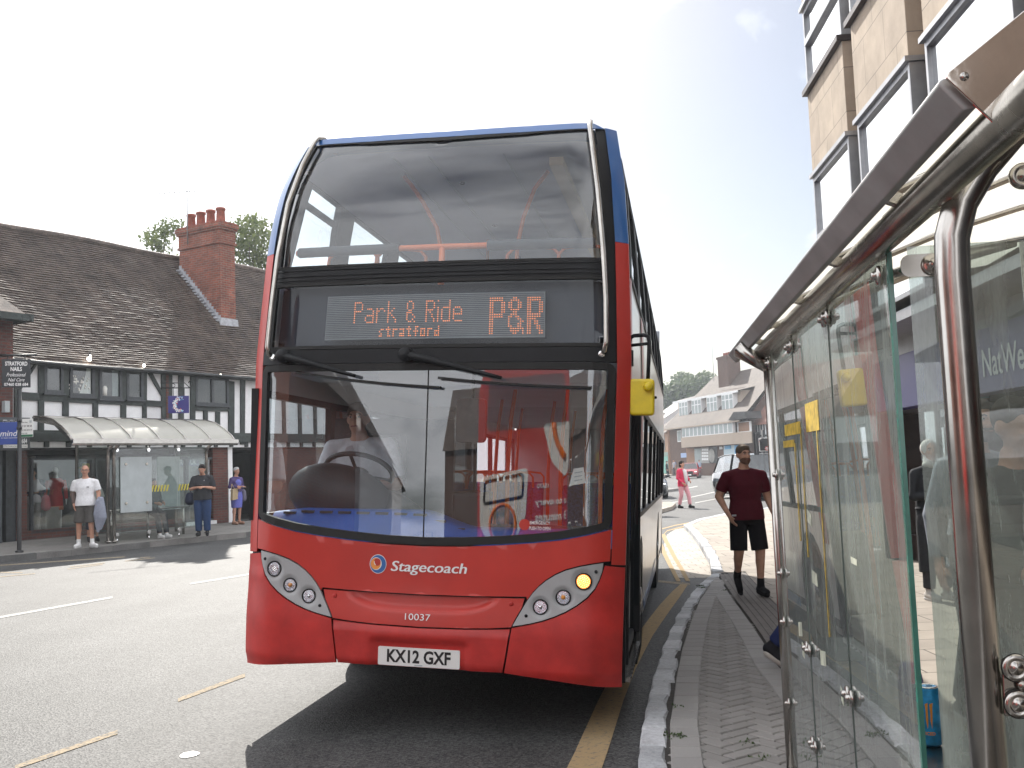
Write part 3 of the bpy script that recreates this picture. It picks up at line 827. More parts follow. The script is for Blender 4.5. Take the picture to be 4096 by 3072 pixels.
# ------------------------------------------------------------------ the double-decker bus (local axes: u to the viewer's right, v towards the rear, z up)
bus=thing("double_decker_bus", "red double-decker bus with blue roof front, orange lit destination display and yellow mirror", "bus")
bus.matrix_world=(Matrix.Translation((-0.652, 6.29, 0.0085))@Matrix.Rotation(-0.165, 4, 'Z')@Matrix.Rotation(-0.0115, 4, 'X')@Matrix.Rotation(0.0532, 4, 'Y'))
BUS_M=bus.matrix_world.copy()
HWK=[(0.0, 1.215), (0.7, 1.228), (1.2, 1.24), (2.3, 1.262), (2.7, 1.25), (3.06, 1.237), (3.5, 1.20), (3.86, 1.14), (4.3, 1.06)]
ZK=[(0.0, 0.0), (0.388, 0.407), (0.455, 0.466), (0.66, 0.68), (0.846, 0.86), (0.942, 0.957), (1.045, 1.065), (1.235, 1.27), (2.295, 2.274), (2.35, 2.324), (2.455, 2.435), (2.757, 2.725), (2.957, 2.918), (3.17, 3.045), (3.97, 3.85), (4.03, 3.868), (4.12, 3.955), (5.0, 4.8)]
def ZM(z):
 for(a, x), (b, y)in zip(ZK, ZK[1:]):
  if z<=b:return x+(y-x)*(z-a)/(b-a)
 return z
SKEW=-0.0626
def hw(z):
 for(a, x), (b, y)in zip(HWK, HWK[1:]):
  if z<=b:return x+(y-x)*max(0, (z-a))/(b-a)
 return HWK[-1][1]
def Fq(q, z):
 a=abs(q)
 v=0.035*q*q
 if a>0.92:v+=0.125*((a-0.92)/0.33)**2.6
 if z<0.9:v-=0.03*smooth01((0.9-z)/0.3)
 if z>0.9:v+=0.03*(z-0.9)
 if z>2.35:v+=0.056*(z-2.35)
 if z>3.1:v+=0.38*((z-3.1)/0.95)**2.2
 return v
def FS(q, z, off=0.0):
 """point on the bus front; q is the width coordinate (1.25 = full half width), off > 0 is outwards"""
 z=ZM(z);u=q*hw(z)/1.25
 return Vector((u, Fq(q, z)+SKEW*u-off, z))
def fsn(off):
 return lambda q, z, o:FS(q, z, off+o)
def front(name, poly, mat_, off=0.0, thick=0.02, step=(0.06, 0.09), parent=None, bevel=0.0):
 mb=MB();sheet(mb, poly, fsn(off), step, thick)
 return obj(name, mb, mat_, parent or bus, bevel=bevel)
def mirq(poly):return[(-a, b)for a, b in poly][::-1]
def front_text(name, body, q, z, w, h, mat_, off, parent, bold=0.0, shear=0.0):
 v, f=text_geo(body, w, h, bold, shear)
 mb=MB();mb.add([FS(q+a, z+b, off)for a, b in v], f)
 return obj(name, mb, mat_, parent, recalc=False)
WB=[(1.165, 1.235), (1.02, 1.20), (0.87, 1.172), (0.7, 1.152), (0.5, 1.135), (0.25, 1.12), (0, 1.115)]
WLOW=WB+[(-a, b)for a, b in WB[::-1][1:]]
W_OUT=[(-1.165, 2.295), (1.165, 2.295)]+WLOW
def shrink(poly, d):
 out=[]
 n=len(poly)
 for i in range(n):
  a, b, c=Vector(poly[i-1]), Vector(poly[i]), Vector(poly[(i+1)%n])
  e1, e2=(b-a).normalized(), (c-b).normalized()
  n1, n2=Vector((e1.y, -e1.x)), Vector((e2.y, -e2.x))
  m=(n1+n2);m=m/max(0.2, m.dot(n1))
  out.append(tuple(b+m*d))
 return out
def is_cw(p):return sum((b[0]-a[0])*(b[1]+a[1])for a, b in zip(p, p[1:]+p[:1]))>0
def inset(poly, d):return shrink(poly if is_cw(poly)else poly[::-1], d)
def rounded(poly, r, n=4):
 out=[];m=len(poly)
 for i in range(m):
  a, b, c=Vector(poly[i-1]), Vector(poly[i]), Vector(poly[(i+1)%m])
  ang=(a-b).angle(c-b)
  if ang>R(150):out.append(tuple(b));continue
  rr=min(r, (a-b).length*.45, (c-b).length*.45)
  p, q=b+(a-b).normalized()*rr, b+(c-b).normalized()*rr
  for k in range(n+1):
   t=k/n;out.append(tuple(p*(1-t)**2+b*2*t*(1-t)+q*t*t))
 return out
def ring(mb, outer, inner, fn, thick, sub=0.08):
 """closed frame between two outlines with the same number of points"""
 n=len(outer)
 A, B=[], []
 for i in range(n):
  o0, o1, i0, i1=Vector(outer[i]), Vector(outer[(i+1)%n]), Vector(inner[i]), Vector(inner[(i+1)%n])
  k=max(1, int((o1-o0).length/sub))
  for t in range(k):A.append(o0.lerp(o1, t/k));B.append(i0.lerp(i1, t/k))
 m=len(A)
 V=[fn(*p, 0)for p in A]+[fn(*p, 0)for p in B]+[fn(*p, -thick)for p in A]+[fn(*p, -thick)for p in B]
 F=[]
 for i in range(m):
  j=(i+1)%m
  F+=[(i, j, m+j, m+i), (2*m+j, 2*m+i, 3*m+i, 3*m+j), (j, i, 2*m+i, 2*m+j), (m+i, m+j, 3*m+j, 3*m+i)]
 return mb.add(V, F, False)
WO=rounded(W_OUT if is_cw(W_OUT)else W_OUT[::-1], 0.06)
WI=inset(WO, 0.045)
mb=MB();ring(mb, WO, WI, fsn(0.006), 0.05)
seal_parent=None
mbg=MB();sheet(mbg, WI, fsn(-0.014), (0.08, 0.1), None)
screen=obj("windscreen", mbg, M['screen'], bus)
obj("rubber_seal", mb, M['rubber'], screen)
mb=MB();sheet(mb, [(-0.004, 1.13), (0.004, 1.13), (0.004, 2.27), (-0.004, 2.27)], fsn(-0.012), (0.05, 0.1), 0.004)
obj("centre_strip", mb, M['rubber'], screen)
HL=[(1.125, 1.045), (1.06, 1.036), (0.985, 1.022), (0.905, 1.0), (0.84, 0.972), (0.784, 0.937), (0.742, 0.902), (0.705, 0.862), (0.672, 0.815), (0.648, 0.77), (0.615, 0.71), (0.59, 0.662), (0.645, 0.672), (0.70, 0.684), (0.77, 0.703), (0.84, 0.729), (0.91, 0.762), (0.975, 0.802), (1.035, 0.85), (1.08, 0.902), (1.105, 0.955), (1.12, 1.0)]
hl_top=HL[:9]
lowc=[(a, b-0.006)for a, b in WLOW]
up=lowc+[(-1.165, 1.055)]+[(-a, b+0.008)for a, b in hl_top]+[(-0.668, 0.842), (-0.35, 0.832), (0, 0.828), (0.35, 0.832), (0.668, 0.842)]+[(a, b+0.008)for a, b in hl_top[::-1]]+[(1.165, 1.055)]
fpanel=front("front_panel", up, M['red'], 0.0, 0.02, (0.05, 0.05))
def scoop(q, z):
 e=max(abs(q)/0.50, 0)
 if e>=1:return 0
 zb=0.728+0.09*e**4
 d=(z-zb)/0.02
 s=smooth01((z-zb+0.014)/0.04)*smooth01((0.50-abs(q))/0.08)
 return 0.030*s*smooth01((0.90-z)/0.05+0.35)
mid_poly=[(-0.655, 0.830), (-0.35, 0.821), (0, 0.817), (0.35, 0.821), (0.655, 0.830), (0.640, 0.77), (0.606, 0.71), (0.58, 0.655), (0.45, 0.644), (0.3, 0.637), (0, 0.632), (-0.3, 0.637), (-0.45, 0.644), (-0.58, 0.655), (-0.606, 0.71), (-0.640, 0.77)]
mb=MB();sheet(mb, mid_poly, lambda q, z, o:FS(q, z, o-scoop(q, z)-0.002), (0.02, 0.012), 0.02)
grille=obj("grille_panel", mb, M['red'], bus)
for s in(-1, 1):
 mb=MB();p=FS(s*0.575, 0.795, 0.0);mb.lathe([(0.013, 0), (0.013, 0.003), (0.006, 0.005)], p, (0, -1, 0), 12)
 obj("fixing_plug", mb, M['red_low'], grille)
def precess(q, z):
 return 0.022*smooth01((0.335-abs(q))/0.05)*smooth01((0.563-z)/0.03)
cen=[(-0.575, 0.643), (-0.45, 0.635), (-0.3, 0.628), (0, 0.623), (0.3, 0.628), (0.45, 0.635), (0.575, 0.643), (0.555, 0.52), (0.535, 0.388), (0.3, 0.386), (0, 0.386), (-0.3, 0.386), (-0.535, 0.388), (-0.555, 0.52)]
def lip(z):return 0.012*smooth01((0.63-z)/0.03)
mb=MB();sheet(mb, cen, lambda q, z, o:FS(q, z, o+lip(z)-precess(q, z)-0.018*smooth01((0.42-z)/0.05)), (0.022, 0.02), 0.02)
bumper=obj("bumper", mb, M['red_low'], bus)
cor=[(1.252, 1.015), (1.135, 1.03)]+[(a+0.004, b-0.008)for a, b in HL[:11:-1]]+[(0.587, 0.65), (0.567, 0.52), (0.547, 0.388), (0.7, 0.372), (0.9, 0.352), (1.1, 0.33), (1.252, 0.315)]
def cfn(q, z, o):
 return FS(q, z, o+0.010*smooth01((0.95-z)/0.05)-0.03*smooth01((0.40-z)/0.07))
for s in(1, -1):
 mb=MB();sheet(mb, cor if s==1 else mirq(cor), cfn, (0.03, 0.03), 0.02)
 c=obj("bumper_corner", mb, M['red_low'], bus)
mb=MB();sheet(mb, [(-1.25, 0.40), (1.25, 0.40), (1.25, 1.12), (-1.25, 1.12)], fsn(-0.04), (0.06, 0.06), 0.01)
obj("front_frame", mb, M['bus_black'], bus)
mb=MB();mb.box((0, 1.3, 0.36), (2.3, 1.6, 0.05));obj("front_underside", mb, M['bus_black'], bus)
LAMPS=[(1.012, 0.942, 0.046), (0.893, 0.846, 0.042), (0.756, 0.783, 0.042)]
for s in(1, -1):
 mb=MB()
 def dish(q, z, o, s=s):
  d=0
  for lq, lz_, lr in LAMPS:
   r=math.hypot(q-s*lq, z-lz_)
   d=max(d, 0.012*smooth01((lr*1.55-r)/(lr*0.45)))
  return FS(q, z, o+0.006-d)
 sheet(mb, HL if s==1 else mirq(HL), dish, (0.013, 0.013), 0.02)
 h=obj("headlight", mb, M['grey_panel'], bus)
 for i, (lq, lz_, lr)in enumerate(LAMPS):
  p=FS(s*lq, lz_, 0.0)
  e=0.004
  nrm=(FS(s*lq+e, lz_)-FS(s*lq-e, lz_)).cross(FS(s*lq, lz_+e)-FS(s*lq, lz_-e)).normalized()
  if nrm.y>0:nrm=-nrm
  nrm=(nrm*0.35+Vector((0, -1, 0))*0.65).normalized()
  mb=MB();mb.lathe([(lr*1.10, -0.02), (lr*1.10, 0.004), (lr*0.96, 0.006), (lr*0.94, -0.012)], p, nrm, 28)
  obj("lamp_ring", mb, M['rubber'], h)
  lit=(s==1 and i==0)
  mb=MB();mb.lathe([(0.002, -0.020), (lr*0.5, -0.017), (lr*0.95, -0.002)], p, nrm, 28)
  obj("reflector", mb, M['amber_lit']if lit else M['reflector'], h)
  mb=MB()
  o1=nrm.orthogonal().normalized();o2=nrm.cross(o1)
  if i==0:
   for ring_r, cnt in((0, 1), (0.25, 6), (0.5, 12), (0.75, 18)):
    for k in range(cnt):
     if not lit and ring_r>0.3:continue
     a=2*PI*k/cnt
     mb.ball(p+nrm*-0.004+(o1*math.cos(a)+o2*math.sin(a))*lr*ring_r, lr*0.085, 8, 5)
   obj("diodes", mb, M['amber_led']if lit else M['white_led'], h)
  elif i==1:
   mb.ball(p-nrm*0.004, lr*0.34, 12, 8);obj("bulb", mb, M['amber_lamp'], h)
  else:
   mb.ball(p-nrm*0.004, lr*0.30, 12, 8);obj("bulb", mb, M['chrome'], h)
  mb=MB();mb.lathe([(lr*0.97, -0.001), (lr*0.8, 0.006), (lr*0.45, 0.010), (0.001, 0.012)], p, nrm, 28)
  obj("lens", mb, M['lamp_glass'], h)
 for q, z in((1.085, 0.998), (0.672, 0.728)):
  mb=MB();p=FS(s*q, z, 0.007);mb.lathe([(0.010, 0), (0.010, 0.003), (0.004, 0.004)], p, (0, -1, 0), 10);obj("fixing_screw", mb, M['bus_black'], h)
front_text("fleet_name", "Stagecoach", 0.045, 0.982, 0.49, 0.078, M['letter_white'], 0.007, fpanel, 0.0, 0.18)
front_text("fleet_number", "10037", -0.013, 0.689, 0.165, 0.040, M['letter_white'], 0.0025, grille)
v, f=text_geo("Stagecoach", 0.49, 0.078, 0.0, 0.18)
for dx in(-0.0022, 0.0022):
 mb=MB();mb.add([FS(0.045+dx+a, 0.982+b, 0.0072+dx*0.05)for a, b in v], f);obj("fleet_name", mb, M['letter_white'], fpanel, recalc=False)
lc, lr=(-0.289, 0.998), 0.056
def disc(mb, c, r, off, n=28, a0=0, a1=2*PI, rin=0.0):
 P=[FS(c[0]+r*math.cos(a0+(a1-a0)*k/n), c[1]+r*math.sin(a0+(a1-a0)*k/n), off)for k in range(n+1)]
 mb.add(P+[FS(c[0], c[1], off)], [(k, k+1, n+1)for k in range(n)])
mb=MB();disc(mb, lc, lr, 0.002);emb=obj("emblem", mb, M['letter_white'], fpanel, recalc=False)
mb=MB();disc(mb, lc, lr*0.94, 0.003);obj("emblem_blue", mb, M['blue_bus'], emb, recalc=False)
mb=MB();disc(mb, (lc[0]-0.012, lc[1]+0.002), lr*0.66, 0.004);obj("emblem_white_ring", mb, M['letter_white'], emb, recalc=False)
mb=MB();disc(mb, (lc[0]-0.015, lc[1]+0.002), lr*0.60, 0.005);obj("emblem_orange", mb, mat("emblem orange", (0.75, 0.28, 0.05), 0.4), emb, recalc=False)
mb=MB();disc(mb, (lc[0]-0.004, lc[1]+0.012), lr*0.40, 0.006);obj("emblem_red", mb, M['red'], emb, recalc=False)
mb=MB()
for k in range(14):
 a=PI*0.95+k*0.085;r=lr*0.40
 c0, c1=(lc[0]-0.004+r*math.cos(a), lc[1]+0.012+r*math.sin(a)), (lc[0]-0.004+r*math.cos(a+.085), lc[1]+0.012+r*math.sin(a+.085))
 mb.face([FS(c0[0], c0[1], .007), FS(c1[0], c1[1], .007), FS(c1[0]+.004, c1[1]+.003, .007), FS(c0[0]+.004, c0[1]+.003, .007)])
obj("emblem_stripe", mb, M['letter_white'], emb, recalc=False)
pz0=0.466
def PL(a, b, o):return Vector((a, -0.012-o+SKEW*a, pz0+b))
mb=MB();rp=rounded([(-0.26, -0.0555), (0.26, -0.0555), (0.26, 0.0555), (-0.26, 0.0555)], 0.01)
mb.prism(rp, (0, -0.012, pz0), (1, SKEW, 0), (0, 0, 1), 0.012)
plate=obj("number_plate", mb, M['plate_white'], bus)
v, f=text_geo("KX12 GXF", 0.405, 0.079, 0.03)
mb=MB();mb.add([PL(a-0.0, b+0.003, 0.0015+0.012)for a, b in v], f);obj("plate_letters", mb, M['letter_black'], plate, recalc=False)
v, f=text_geo("ALEXANDER", 0.03, 0.004)
mb=MB();mb.box((0, -0.0255, pz0-0.047), (0.05, 0.001, 0.006));obj("maker_strip", mb, M['poster_grey'], plate)
for o in(plate, ):o.location=(0, 0, 0)
SPLIT=3.17
for s in(1, -1):
 lo=[(1.172, 1.035), (1.253, 1.03), (1.253, SPLIT), (1.172, SPLIT)]
 hi=[(1.172, SPLIT+.002), (1.253, SPLIT+.002), (1.253, 4.06), (1.172, 4.06)]
 pil=front("corner_pillar", lo if s==1 else mirq(lo), M['red'], 0.0, 0.03, (0.012, 0.1))
 front("pillar_top", hi if s==1 else mirq(hi), M['blue_bus'], 0.0, 0.03, (0.012, 0.05), pil)
 st=[(1.118, 2.30), (1.17, 2.30), (1.17, 4.06), (1.10, 4.06)]
 front("pillar_trim", st if s==1 else mirq(st), M['bus_black'], -0.012, 0.03, (0.02, 0.05), pil)
front("wiper_band", [(-1.168, 2.30), (1.168, 2.30), (1.168, 2.392), (-1.168, 2.392)], M['bus_black'], 0.0, 0.03, (0.06, 0.03))
front("upper_band", [(-1.12, 2.857), (1.12, 2.857), (1.12, 2.955), (-1.12, 2.955)], M['bus_black'], 0.0, 0.03, (0.06, 0.03))
mb=MB()
for z, w_ in((2.872, .012), (2.900, .012), (2.940, .014)):
 sheet(mb, [(-1.12, z), (1.12, z), (1.12, z+w_), (-1.12, z+w_)], fsn(0.008), (0.08, 0.03), 0.012)
obj("band_ribs", mb, M['bus_black'], bus)
for s in(-1, 1):
 mb=MB();p=FS(s*1.08, 2.352, 0.002);mb.lathe([(0.024, 0), (0.022, 0.008), (0.010, 0.014)], p, (0, -1, 0), 16);obj("band_screw", mb, M['chrome'], bus)
DO=rounded([(-1.118, 2.855), (1.118, 2.855), (1.118, 2.395), (-1.118, 2.395)], 0.02)
DI=inset(DO, 0.022)
mbg=MB();sheet(mbg, DI, fsn(-0.008), (0.08, 0.1), None)
dest=obj("destination_display", mbg, M['dest_glass'], bus)
mb=MB();ring(mb, DO, DI, fsn(0.004), 0.04);obj("display_frame", mb, M['rubber'], dest)
mb=MB();sheet(mb, DI, fsn(-0.10), (0.1, 0.1), None);obj("display_back", mb, mat("dark blue black backing", (0.012, 0.016, 0.028), 0.5, var=0.3, vscale=1.2), dest)
LQ0, LQ1, LZ0, LZ1=-0.722, 0.732, 2.455, 2.758
mb=MB();sheet(mb, [(LQ0, LZ0), (LQ1, LZ0), (LQ1, LZ1), (LQ0, LZ1)], fsn(-0.030), (0.06, 0.1), 0.02)
ledp=obj("led_panel", mb, M['led_back'], dest)
mb=MB()
for k in range(1, 24):
 z=LZ0+(LZ1-LZ0)*k/24
 sheet(mb, [(LQ0+.005, z), (LQ1-.005, z), (LQ1-.005, z+.0035), (LQ0+.005, z+.0035)], fsn(-0.028), (0.15, 0.1), None)
obj("louvre_lines", mb, M['bus_dark'], ledp)
FONT={'P':["####.", "#...#", "#...#", "#...#", "####.", "#....", "#....", "#....", "#....", "#...."], 'R':["####.", "#...#", "#...#", "#...#", "####.", "#.#..", "#..#.", "#..#.", "#...#", "#...#"], 'a':[".....", ".....", ".....", ".###.", "....#", "....#", ".####", "#...#", "#...#", ".####"], 'r':[".....", ".....", ".....", "#.##.", "##..#", "#....", "#....", "#....", "#....", "#...."], 'k':["#....", "#....", "#....", "#..#.", "#.#..", "##...", "#.#..", "#..#.", "#...#", "#...#"], '&':[".##..", "#..#.", "#..#.", "#..#.", ".##..", "###..", "#..#.", "#...#", "#..#.", ".##.#"], 'i':["#", ".", ".", "#", "#", "#", "#", "#", "#", "#"], 'd':["....#", "....#", "....#", ".####", "#...#", "#...#", "#...#", "#...#", "#...#", ".####"], 'e':[".....", ".....", ".....", ".###.", "#...#", "#...#", "#####", "#....", "#....", ".####"], ' ':["..."]*10}
SMALL={'s':["...", ".##", "#..", ".#.", "##."], 't':[".#.", "###", ".#.", ".#.", ".##"], 'r':["...", "###", "#..", "#..", "#.."], 'a':["...", "###", "..#", "###", "###"], 'f':[".##", ".#.", "###", ".#.", ".#."], 'o':["...", "###", "#.#", "#.#", "###"], 'd':["..#", "..#", "###", "#.#", "###"]}
BIGP=["######.", "######.", "##...##", "##...##", "##...##", "##...##", "##...##", "######.", "######.", "##.....", "##.....", "##.....", "##.....", "##.....", "##.....", "##....."]
BIGR=["######.", "######.", "##...##", "##...##", "##...##", "##...##", "##...##", "######.", "######.", "####...", "##.##..", "##.##..", "##..##.", "##..##.", "##...##", "##...##"]
BIGA=["..##...", ".####..", "##..##.", "##..##.", "##..##.", ".####..", "..##...", ".###...", "##.##..", "#...##.", "#....##", "#...##.", "##..##.", ".######", ".####.#", "..##..#"]
dots=MB()
def led_text(s, font, q0, z1, pq, pzz, gap=1):
 c=0
 for ch in s:
  g=font[ch]
  for r_, row in enumerate(g):
   for k, x in enumerate(row):
    if x=='#':
     q, z=q0+(c+k)*pq, z1-r_*pzz
     d=0.0043
     dots.add([FS(q-d, z, -0.0255), FS(q, z-d, -0.0255), FS(q+d, z, -0.0255), FS(q, z+d, -0.0255)], [(0, 1, 2, 3)])
  c+=len(g[0])+gap
led_text("Park & Ride", FONT, -0.522, 2.708, 0.01285, 0.0152)
led_text("stratford", SMALL, -0.342, 2.535, 0.0116, 0.0148)
led_text("PAR", {'P':BIGP, 'A':BIGA, 'R':BIGR}, 0.384, 2.718, 0.0150, 0.0157, 1)
obj("led_message", dots, M['led'], ledp, recalc=False)
UO=rounded([(-1.09, 4.03), (-0.6, 3.985), (0, 3.97), (0.6, 3.985), (1.09, 4.03), (1.115, 3.4), (1.115, 2.957), (-1.115, 2.957), (-1.115, 3.4)], 0.05)
if not is_cw(UO):UO=UO[::-1]
UI=inset(UO, 0.028)
mbg=MB();sheet(mbg, UI, fsn(-0.010), (0.08, 0.06), None)
uscr=obj("upper_windscreen", mbg, M['screen_upper'], bus)
mb=MB();ring(mb, UO, UI, fsn(0.004), 0.035);obj("rubber_seal", mb, M['rubber'], uscr)
mb=MB()
brow_lo=[(-1.17, 4.045), (-0.6, 3.992), (0, 3.977), (0.6, 3.992), (1.17, 4.045)]
sheet(mb, brow_lo+[(1.10, 4.085), (0.6, 4.075), (0, 4.065), (-0.6, 4.075), (-1.10, 4.085)], fsn(0.006), (0.06, 0.02), 0.02)
obj("roof_brow", mb, M['blue_bus'], bus)
for s in(1, -1):
 path=[(1.085, 2.352, -.01), (1.10, 2.372, .035), (1.112, 2.42, .045), (1.112, 2.7, .042), (1.10, 3.1, .042), (1.085, 3.5, .042), (1.073, 3.8, .048), (1.068, 4.0, .055)]
 P=[FS(s*q*1.0, z, o)for q, z, o in path]
 last=P[-1]
 P+=[last+Vector((-s*0.004, 0.06, 0.06)), last+Vector((-s*0.010, 0.16, 0.095)), last+Vector((-s*0.02, 0.30, 0.09)), last+Vector((-s*0.03, 0.38, 0.05))]
 mb=MB();mb.tube(P, 0.017, 12);obj("grab_rail", mb, M['steel'], bus)
for(a, b, c, d)in(((-0.985, 2.355), (-0.47, 2.207), (-0.885, 2.236), (0.092, 2.128)), ((-0.140, 2.352), (0.48, 2.189), (0.075, 2.193), (1.03, 2.128))):
 mb=MB()
 n_=10
 P=[FS(a[0]+(b[0]-a[0])*t/n_, a[1]+(b[1]-a[1])*t/n_, 0.045)for t in range(n_+1)]
 mb.tube(P, [0.026, 0.025, 0.024, 0.022, 0.020, 0.018, 0.016, 0.014, 0.013, 0.012, 0.010], 8)
 mb.lathe([(0.045, -0.04), (0.045, 0.035), (0.03, 0.05), (0.001, 0.055)], FS(a[0], a[1], 0.02), (0, -1, 0), 18)
 w=obj("wiper", mb, M['bus_black'], bus)
 mb=MB()
 P=[FS(c[0]+(d[0]-c[0])*t/14, c[1]+(d[1]-c[1])*t/14-0.012*math.sin(PI*t/14), 0.022)for t in range(15)]
 for p, q in zip(P, P[1:]):mb.bar(p, q, 0.03, 0.014)
 obj("wiper_blade", mb, M['rubber'], w)
ZR=4.12
def cross(a):
 """roof cross-section, a in [-1, 1]"""
 s=1 if a>=0 else-1;a=abs(a)
 if a<0.72:u=a/0.72*0.93;z=ZR-0.045*(u/0.93)**2
 else:
  t=(a-0.72)/0.28;ang=t*PI/2
  u=0.93+0.222*math.sin(ang);z=ZR-0.045-0.20*(1-math.cos(ang))
 return s*u, z
NA=36
rings=[]
for k, dv in enumerate((0.0, 0.05, 0.14, 0.3, 0.6, 1.2, 3, 6, 9, 10.05)):
 rr_=[]
 for i in range(NA+1):
  u, z=cross(-1+2*i/NA)
  e=smooth01((dv+0.06)/0.42)
  zz=min(z, 4.02+0.10*e)if k<5 else z
  zz=ZM(zz)
  q=max(-1.25, min(1.25, u/hw(min(zz, 3.9))*1.25))
  v0=Fq(q, min(zz, 3.9))+SKEW*u+0.012
  v_=v0+dv if dv<1 else 0.55+dv
  if dv>10:v_=10.6
  rr_.append((u, v_, zz))
 rings.append(rr_)
mb=MB()
for A, B in zip(rings, rings[1:]):
 b=len(mb.v)
 mb.add(A+B, [(i, i+1, NA+1+i+1, NA+1+i)for i in range(NA)], True, 0)
obj("roof", mb, M['blue_bus'], bus)
mb=MB()
for A, B in zip(rings[2:], rings[3:]):
 lift=lambda P:[(u*0.965, v, z-0.06)for u, v, z in P]
 mb.add(lift(A)+lift(B), [(i, i+1, NA+1+i+1, NA+1+i)for i in range(NA)], True, 0)
obj("ceiling", mb, M['bus_ceiling'], bus)
def side_pt(s, v, z, o=0.0):
 z=ZM(z);v0=0.115 if s>0 else 0.265
 if v<2.0:v=v0+(v-0.47)*(2.0-v0)/1.53
 return Vector((s*(hw(z)+o), v, z))
def side_panel(mb, s, poly, o=0.0, thick=0.04):
 """poly in (v, z)"""
 sheet(mb, poly, lambda v, z, oo:side_pt(s, v, z, o+oo), (2.0, 0.2), thick, smooth=False)
def arc_notch(vc, r, zc, n=10, z0=0.30):
 return[(vc+r*math.cos(PI-PI*k/n), zc+r*math.sin(PI-PI*k/n))for k in range(n+1)]
FW, RW, WR=2.6, 8.2, 0.475
def skirt(v0, v1):
 p=[(v0, 0.32)]
 for c in(FW, RW):
  if v0<c-.6 and v1>c+.6:p+=[(c-0.58, 0.32)]+[(a, max(0.32, b))for a, b in arc_notch(c, 0.58, 0.48)]+[(c+0.58, 0.32)]
 p+=[(v1, 0.32), (v1, 1.22), (v0, 1.22)]
 return p
END=10.6
lower_pillars={1:[1.72, 1.80, 3.15, 4.5, 5.85, 7.2, 8.55, 10.0, END], -1:[0.50, 1.75, 3.15, 4.5, 5.85, 7.2, 8.55, 10.0, END]}
upper_pillars=[0.70, 1.71, 3.02, 4.4, 5.8, 7.2, 8.8, END]
for s in(1, -1):
 w0=1.72 if s==1 else 0.50
 mb=MB()
 side_panel(mb, s, skirt(w0, END), -0.006)
 side_panel(mb, s, [(0.50, 2.14), (END, 2.14), (END, 2.90), (0.64, 2.90)], -0.006)
 side_panel(mb, s, [(0.93, 3.84), (END, 3.84), (END, 3.90), (0.96, 3.90)])
 body=obj("body_side", mb, M['bus_white'], bus)
 mb=MB()
 side_panel(mb, s, [(1.85, 1.0), (2.0, 1.0), (2.35, 2.88), (1.95, 2.88)], 0.003, 0.003)
 obj("red_swoosh", mb, M['red'], body)
 mb=MB()
 side_panel(mb, s, [(0.505, 2.142), (0.62, 2.142), (0.76, 2.89), (0.645, 2.89)], 0.003, 0.003)
 obj("red_swoosh", mb, M['red'], body)
 mb=MB()
 side_panel(mb, s, [(3.4, 0.34), (7.3, 0.34), (7.3, 0.5), (3.4, 0.42)], 0.003, 0.003)
 obj("blue_stripe", mb, M['blue_bus'], body)
 lp=lower_pillars[s]
 mb=MB()
 for v in lp:side_panel(mb, s, [(v-0.05, 1.22), (v+0.05, 1.22), (v+0.05, 2.14), (v-0.05, 2.14)], 0.004, 0.05)
 for v, w9 in zip(upper_pillars, (.07, .15, .17, .1, .1, .1, .1, .1)):side_panel(mb, s, [(v-w9, 2.90), (v+w9, 2.90), (v+w9+(0.25 if v<1 else 0), 3.85), (v-w9+(0.25 if v<1 else 0), 3.85)], 0.004, 0.05)
 for z0, z1, v0 in((1.22, 1.26, w0), (2.09, 2.14, w0), (2.90, 2.94, 0.7), (3.81, 3.85, 0.92)):
  side_panel(mb, s, [(v0, z0), (END, z0), (END, z1), (v0, z1)], 0.005, 0.05)
 obj("window_frame", mb, M['bus_black'], bus)
 for row, P, z0, z1 in((0, lp, 1.26, 2.09), (1, upper_pillars, 2.94, 3.81)):
  for a, b in zip(P, P[1:]):
   if b-a<0.3:continue
   mb=MB();side_panel(mb, s, [(a+.05, z0), (b-.05, z0), (b-.05, z1), (a+.05+(0.24 if row==1 and a<1 else 0), z1)], -0.012, None)
   wdw=obj("side_window", mb, M['side_glass'], bus)
   if row==1 and(a<1 or 4<a<6):
    mb=MB();side_panel(mb, s, [(a+.05+(0.2 if a<1 else 0), 3.645), (b-.05, 3.645), (b-.05, 3.69), (a+.05+(0.2 if a<1 else 0), 3.69)], 0.0, 0.02)
    obj("vent_bar", mb, M['bus_black'], wdw)
 mb=MB();side_panel(mb, s, [(0.58, 2.90), (0.72, 2.90), (0.98, 3.88), (0.90, 3.88)], -0.004, 0.03)
 obj("quarter_panel", mb, M['blue_bus']if False else M['bus_white'], bus)
 for vc in(FW, RW):
  c=Vector((s*1.10, vc, WR))
  if s==1:c.z+=0.06 if vc>5 else 0.05
  mb=MB();mb.lathe([(0.30, -0.14), (0.44, -0.14), (0.472, -0.11), (0.475, 0.08), (0.455, 0.12), (0.32, 0.13), (0.29, 0.09)], c, (s, 0, 0), 40)
  tyre=obj("wheel", mb, M['tyre'], bus)
  mb=MB();mb.lathe([(0.292, 0.07), (0.285, 0.115), (0.25, 0.10), (0.20, 0.06), (0.13, 0.06), (0.12, 0.13), (0.05, 0.14), (0.001, 0.14)], c, (s, 0, 0), 32)
  for k in range(10):
   a=2*PI*k/10;mb.lathe([(0.016, 0), (0.016, 0.03), (0.001, 0.035)], c+Vector((s*0.07, 0.165*math.cos(a), 0.165*math.sin(a))), (s, 0, 0), 8)
  obj("rim", mb, M['steel'], tyre)
  mb=MB();mb.lathe([(0.57, -0.3), (0.57, 0.10)], Vector((s*1.12, vc, 0.48)), (s, 0, 0), 24);obj("wheel_arch", mb, M['bus_black'], bus)
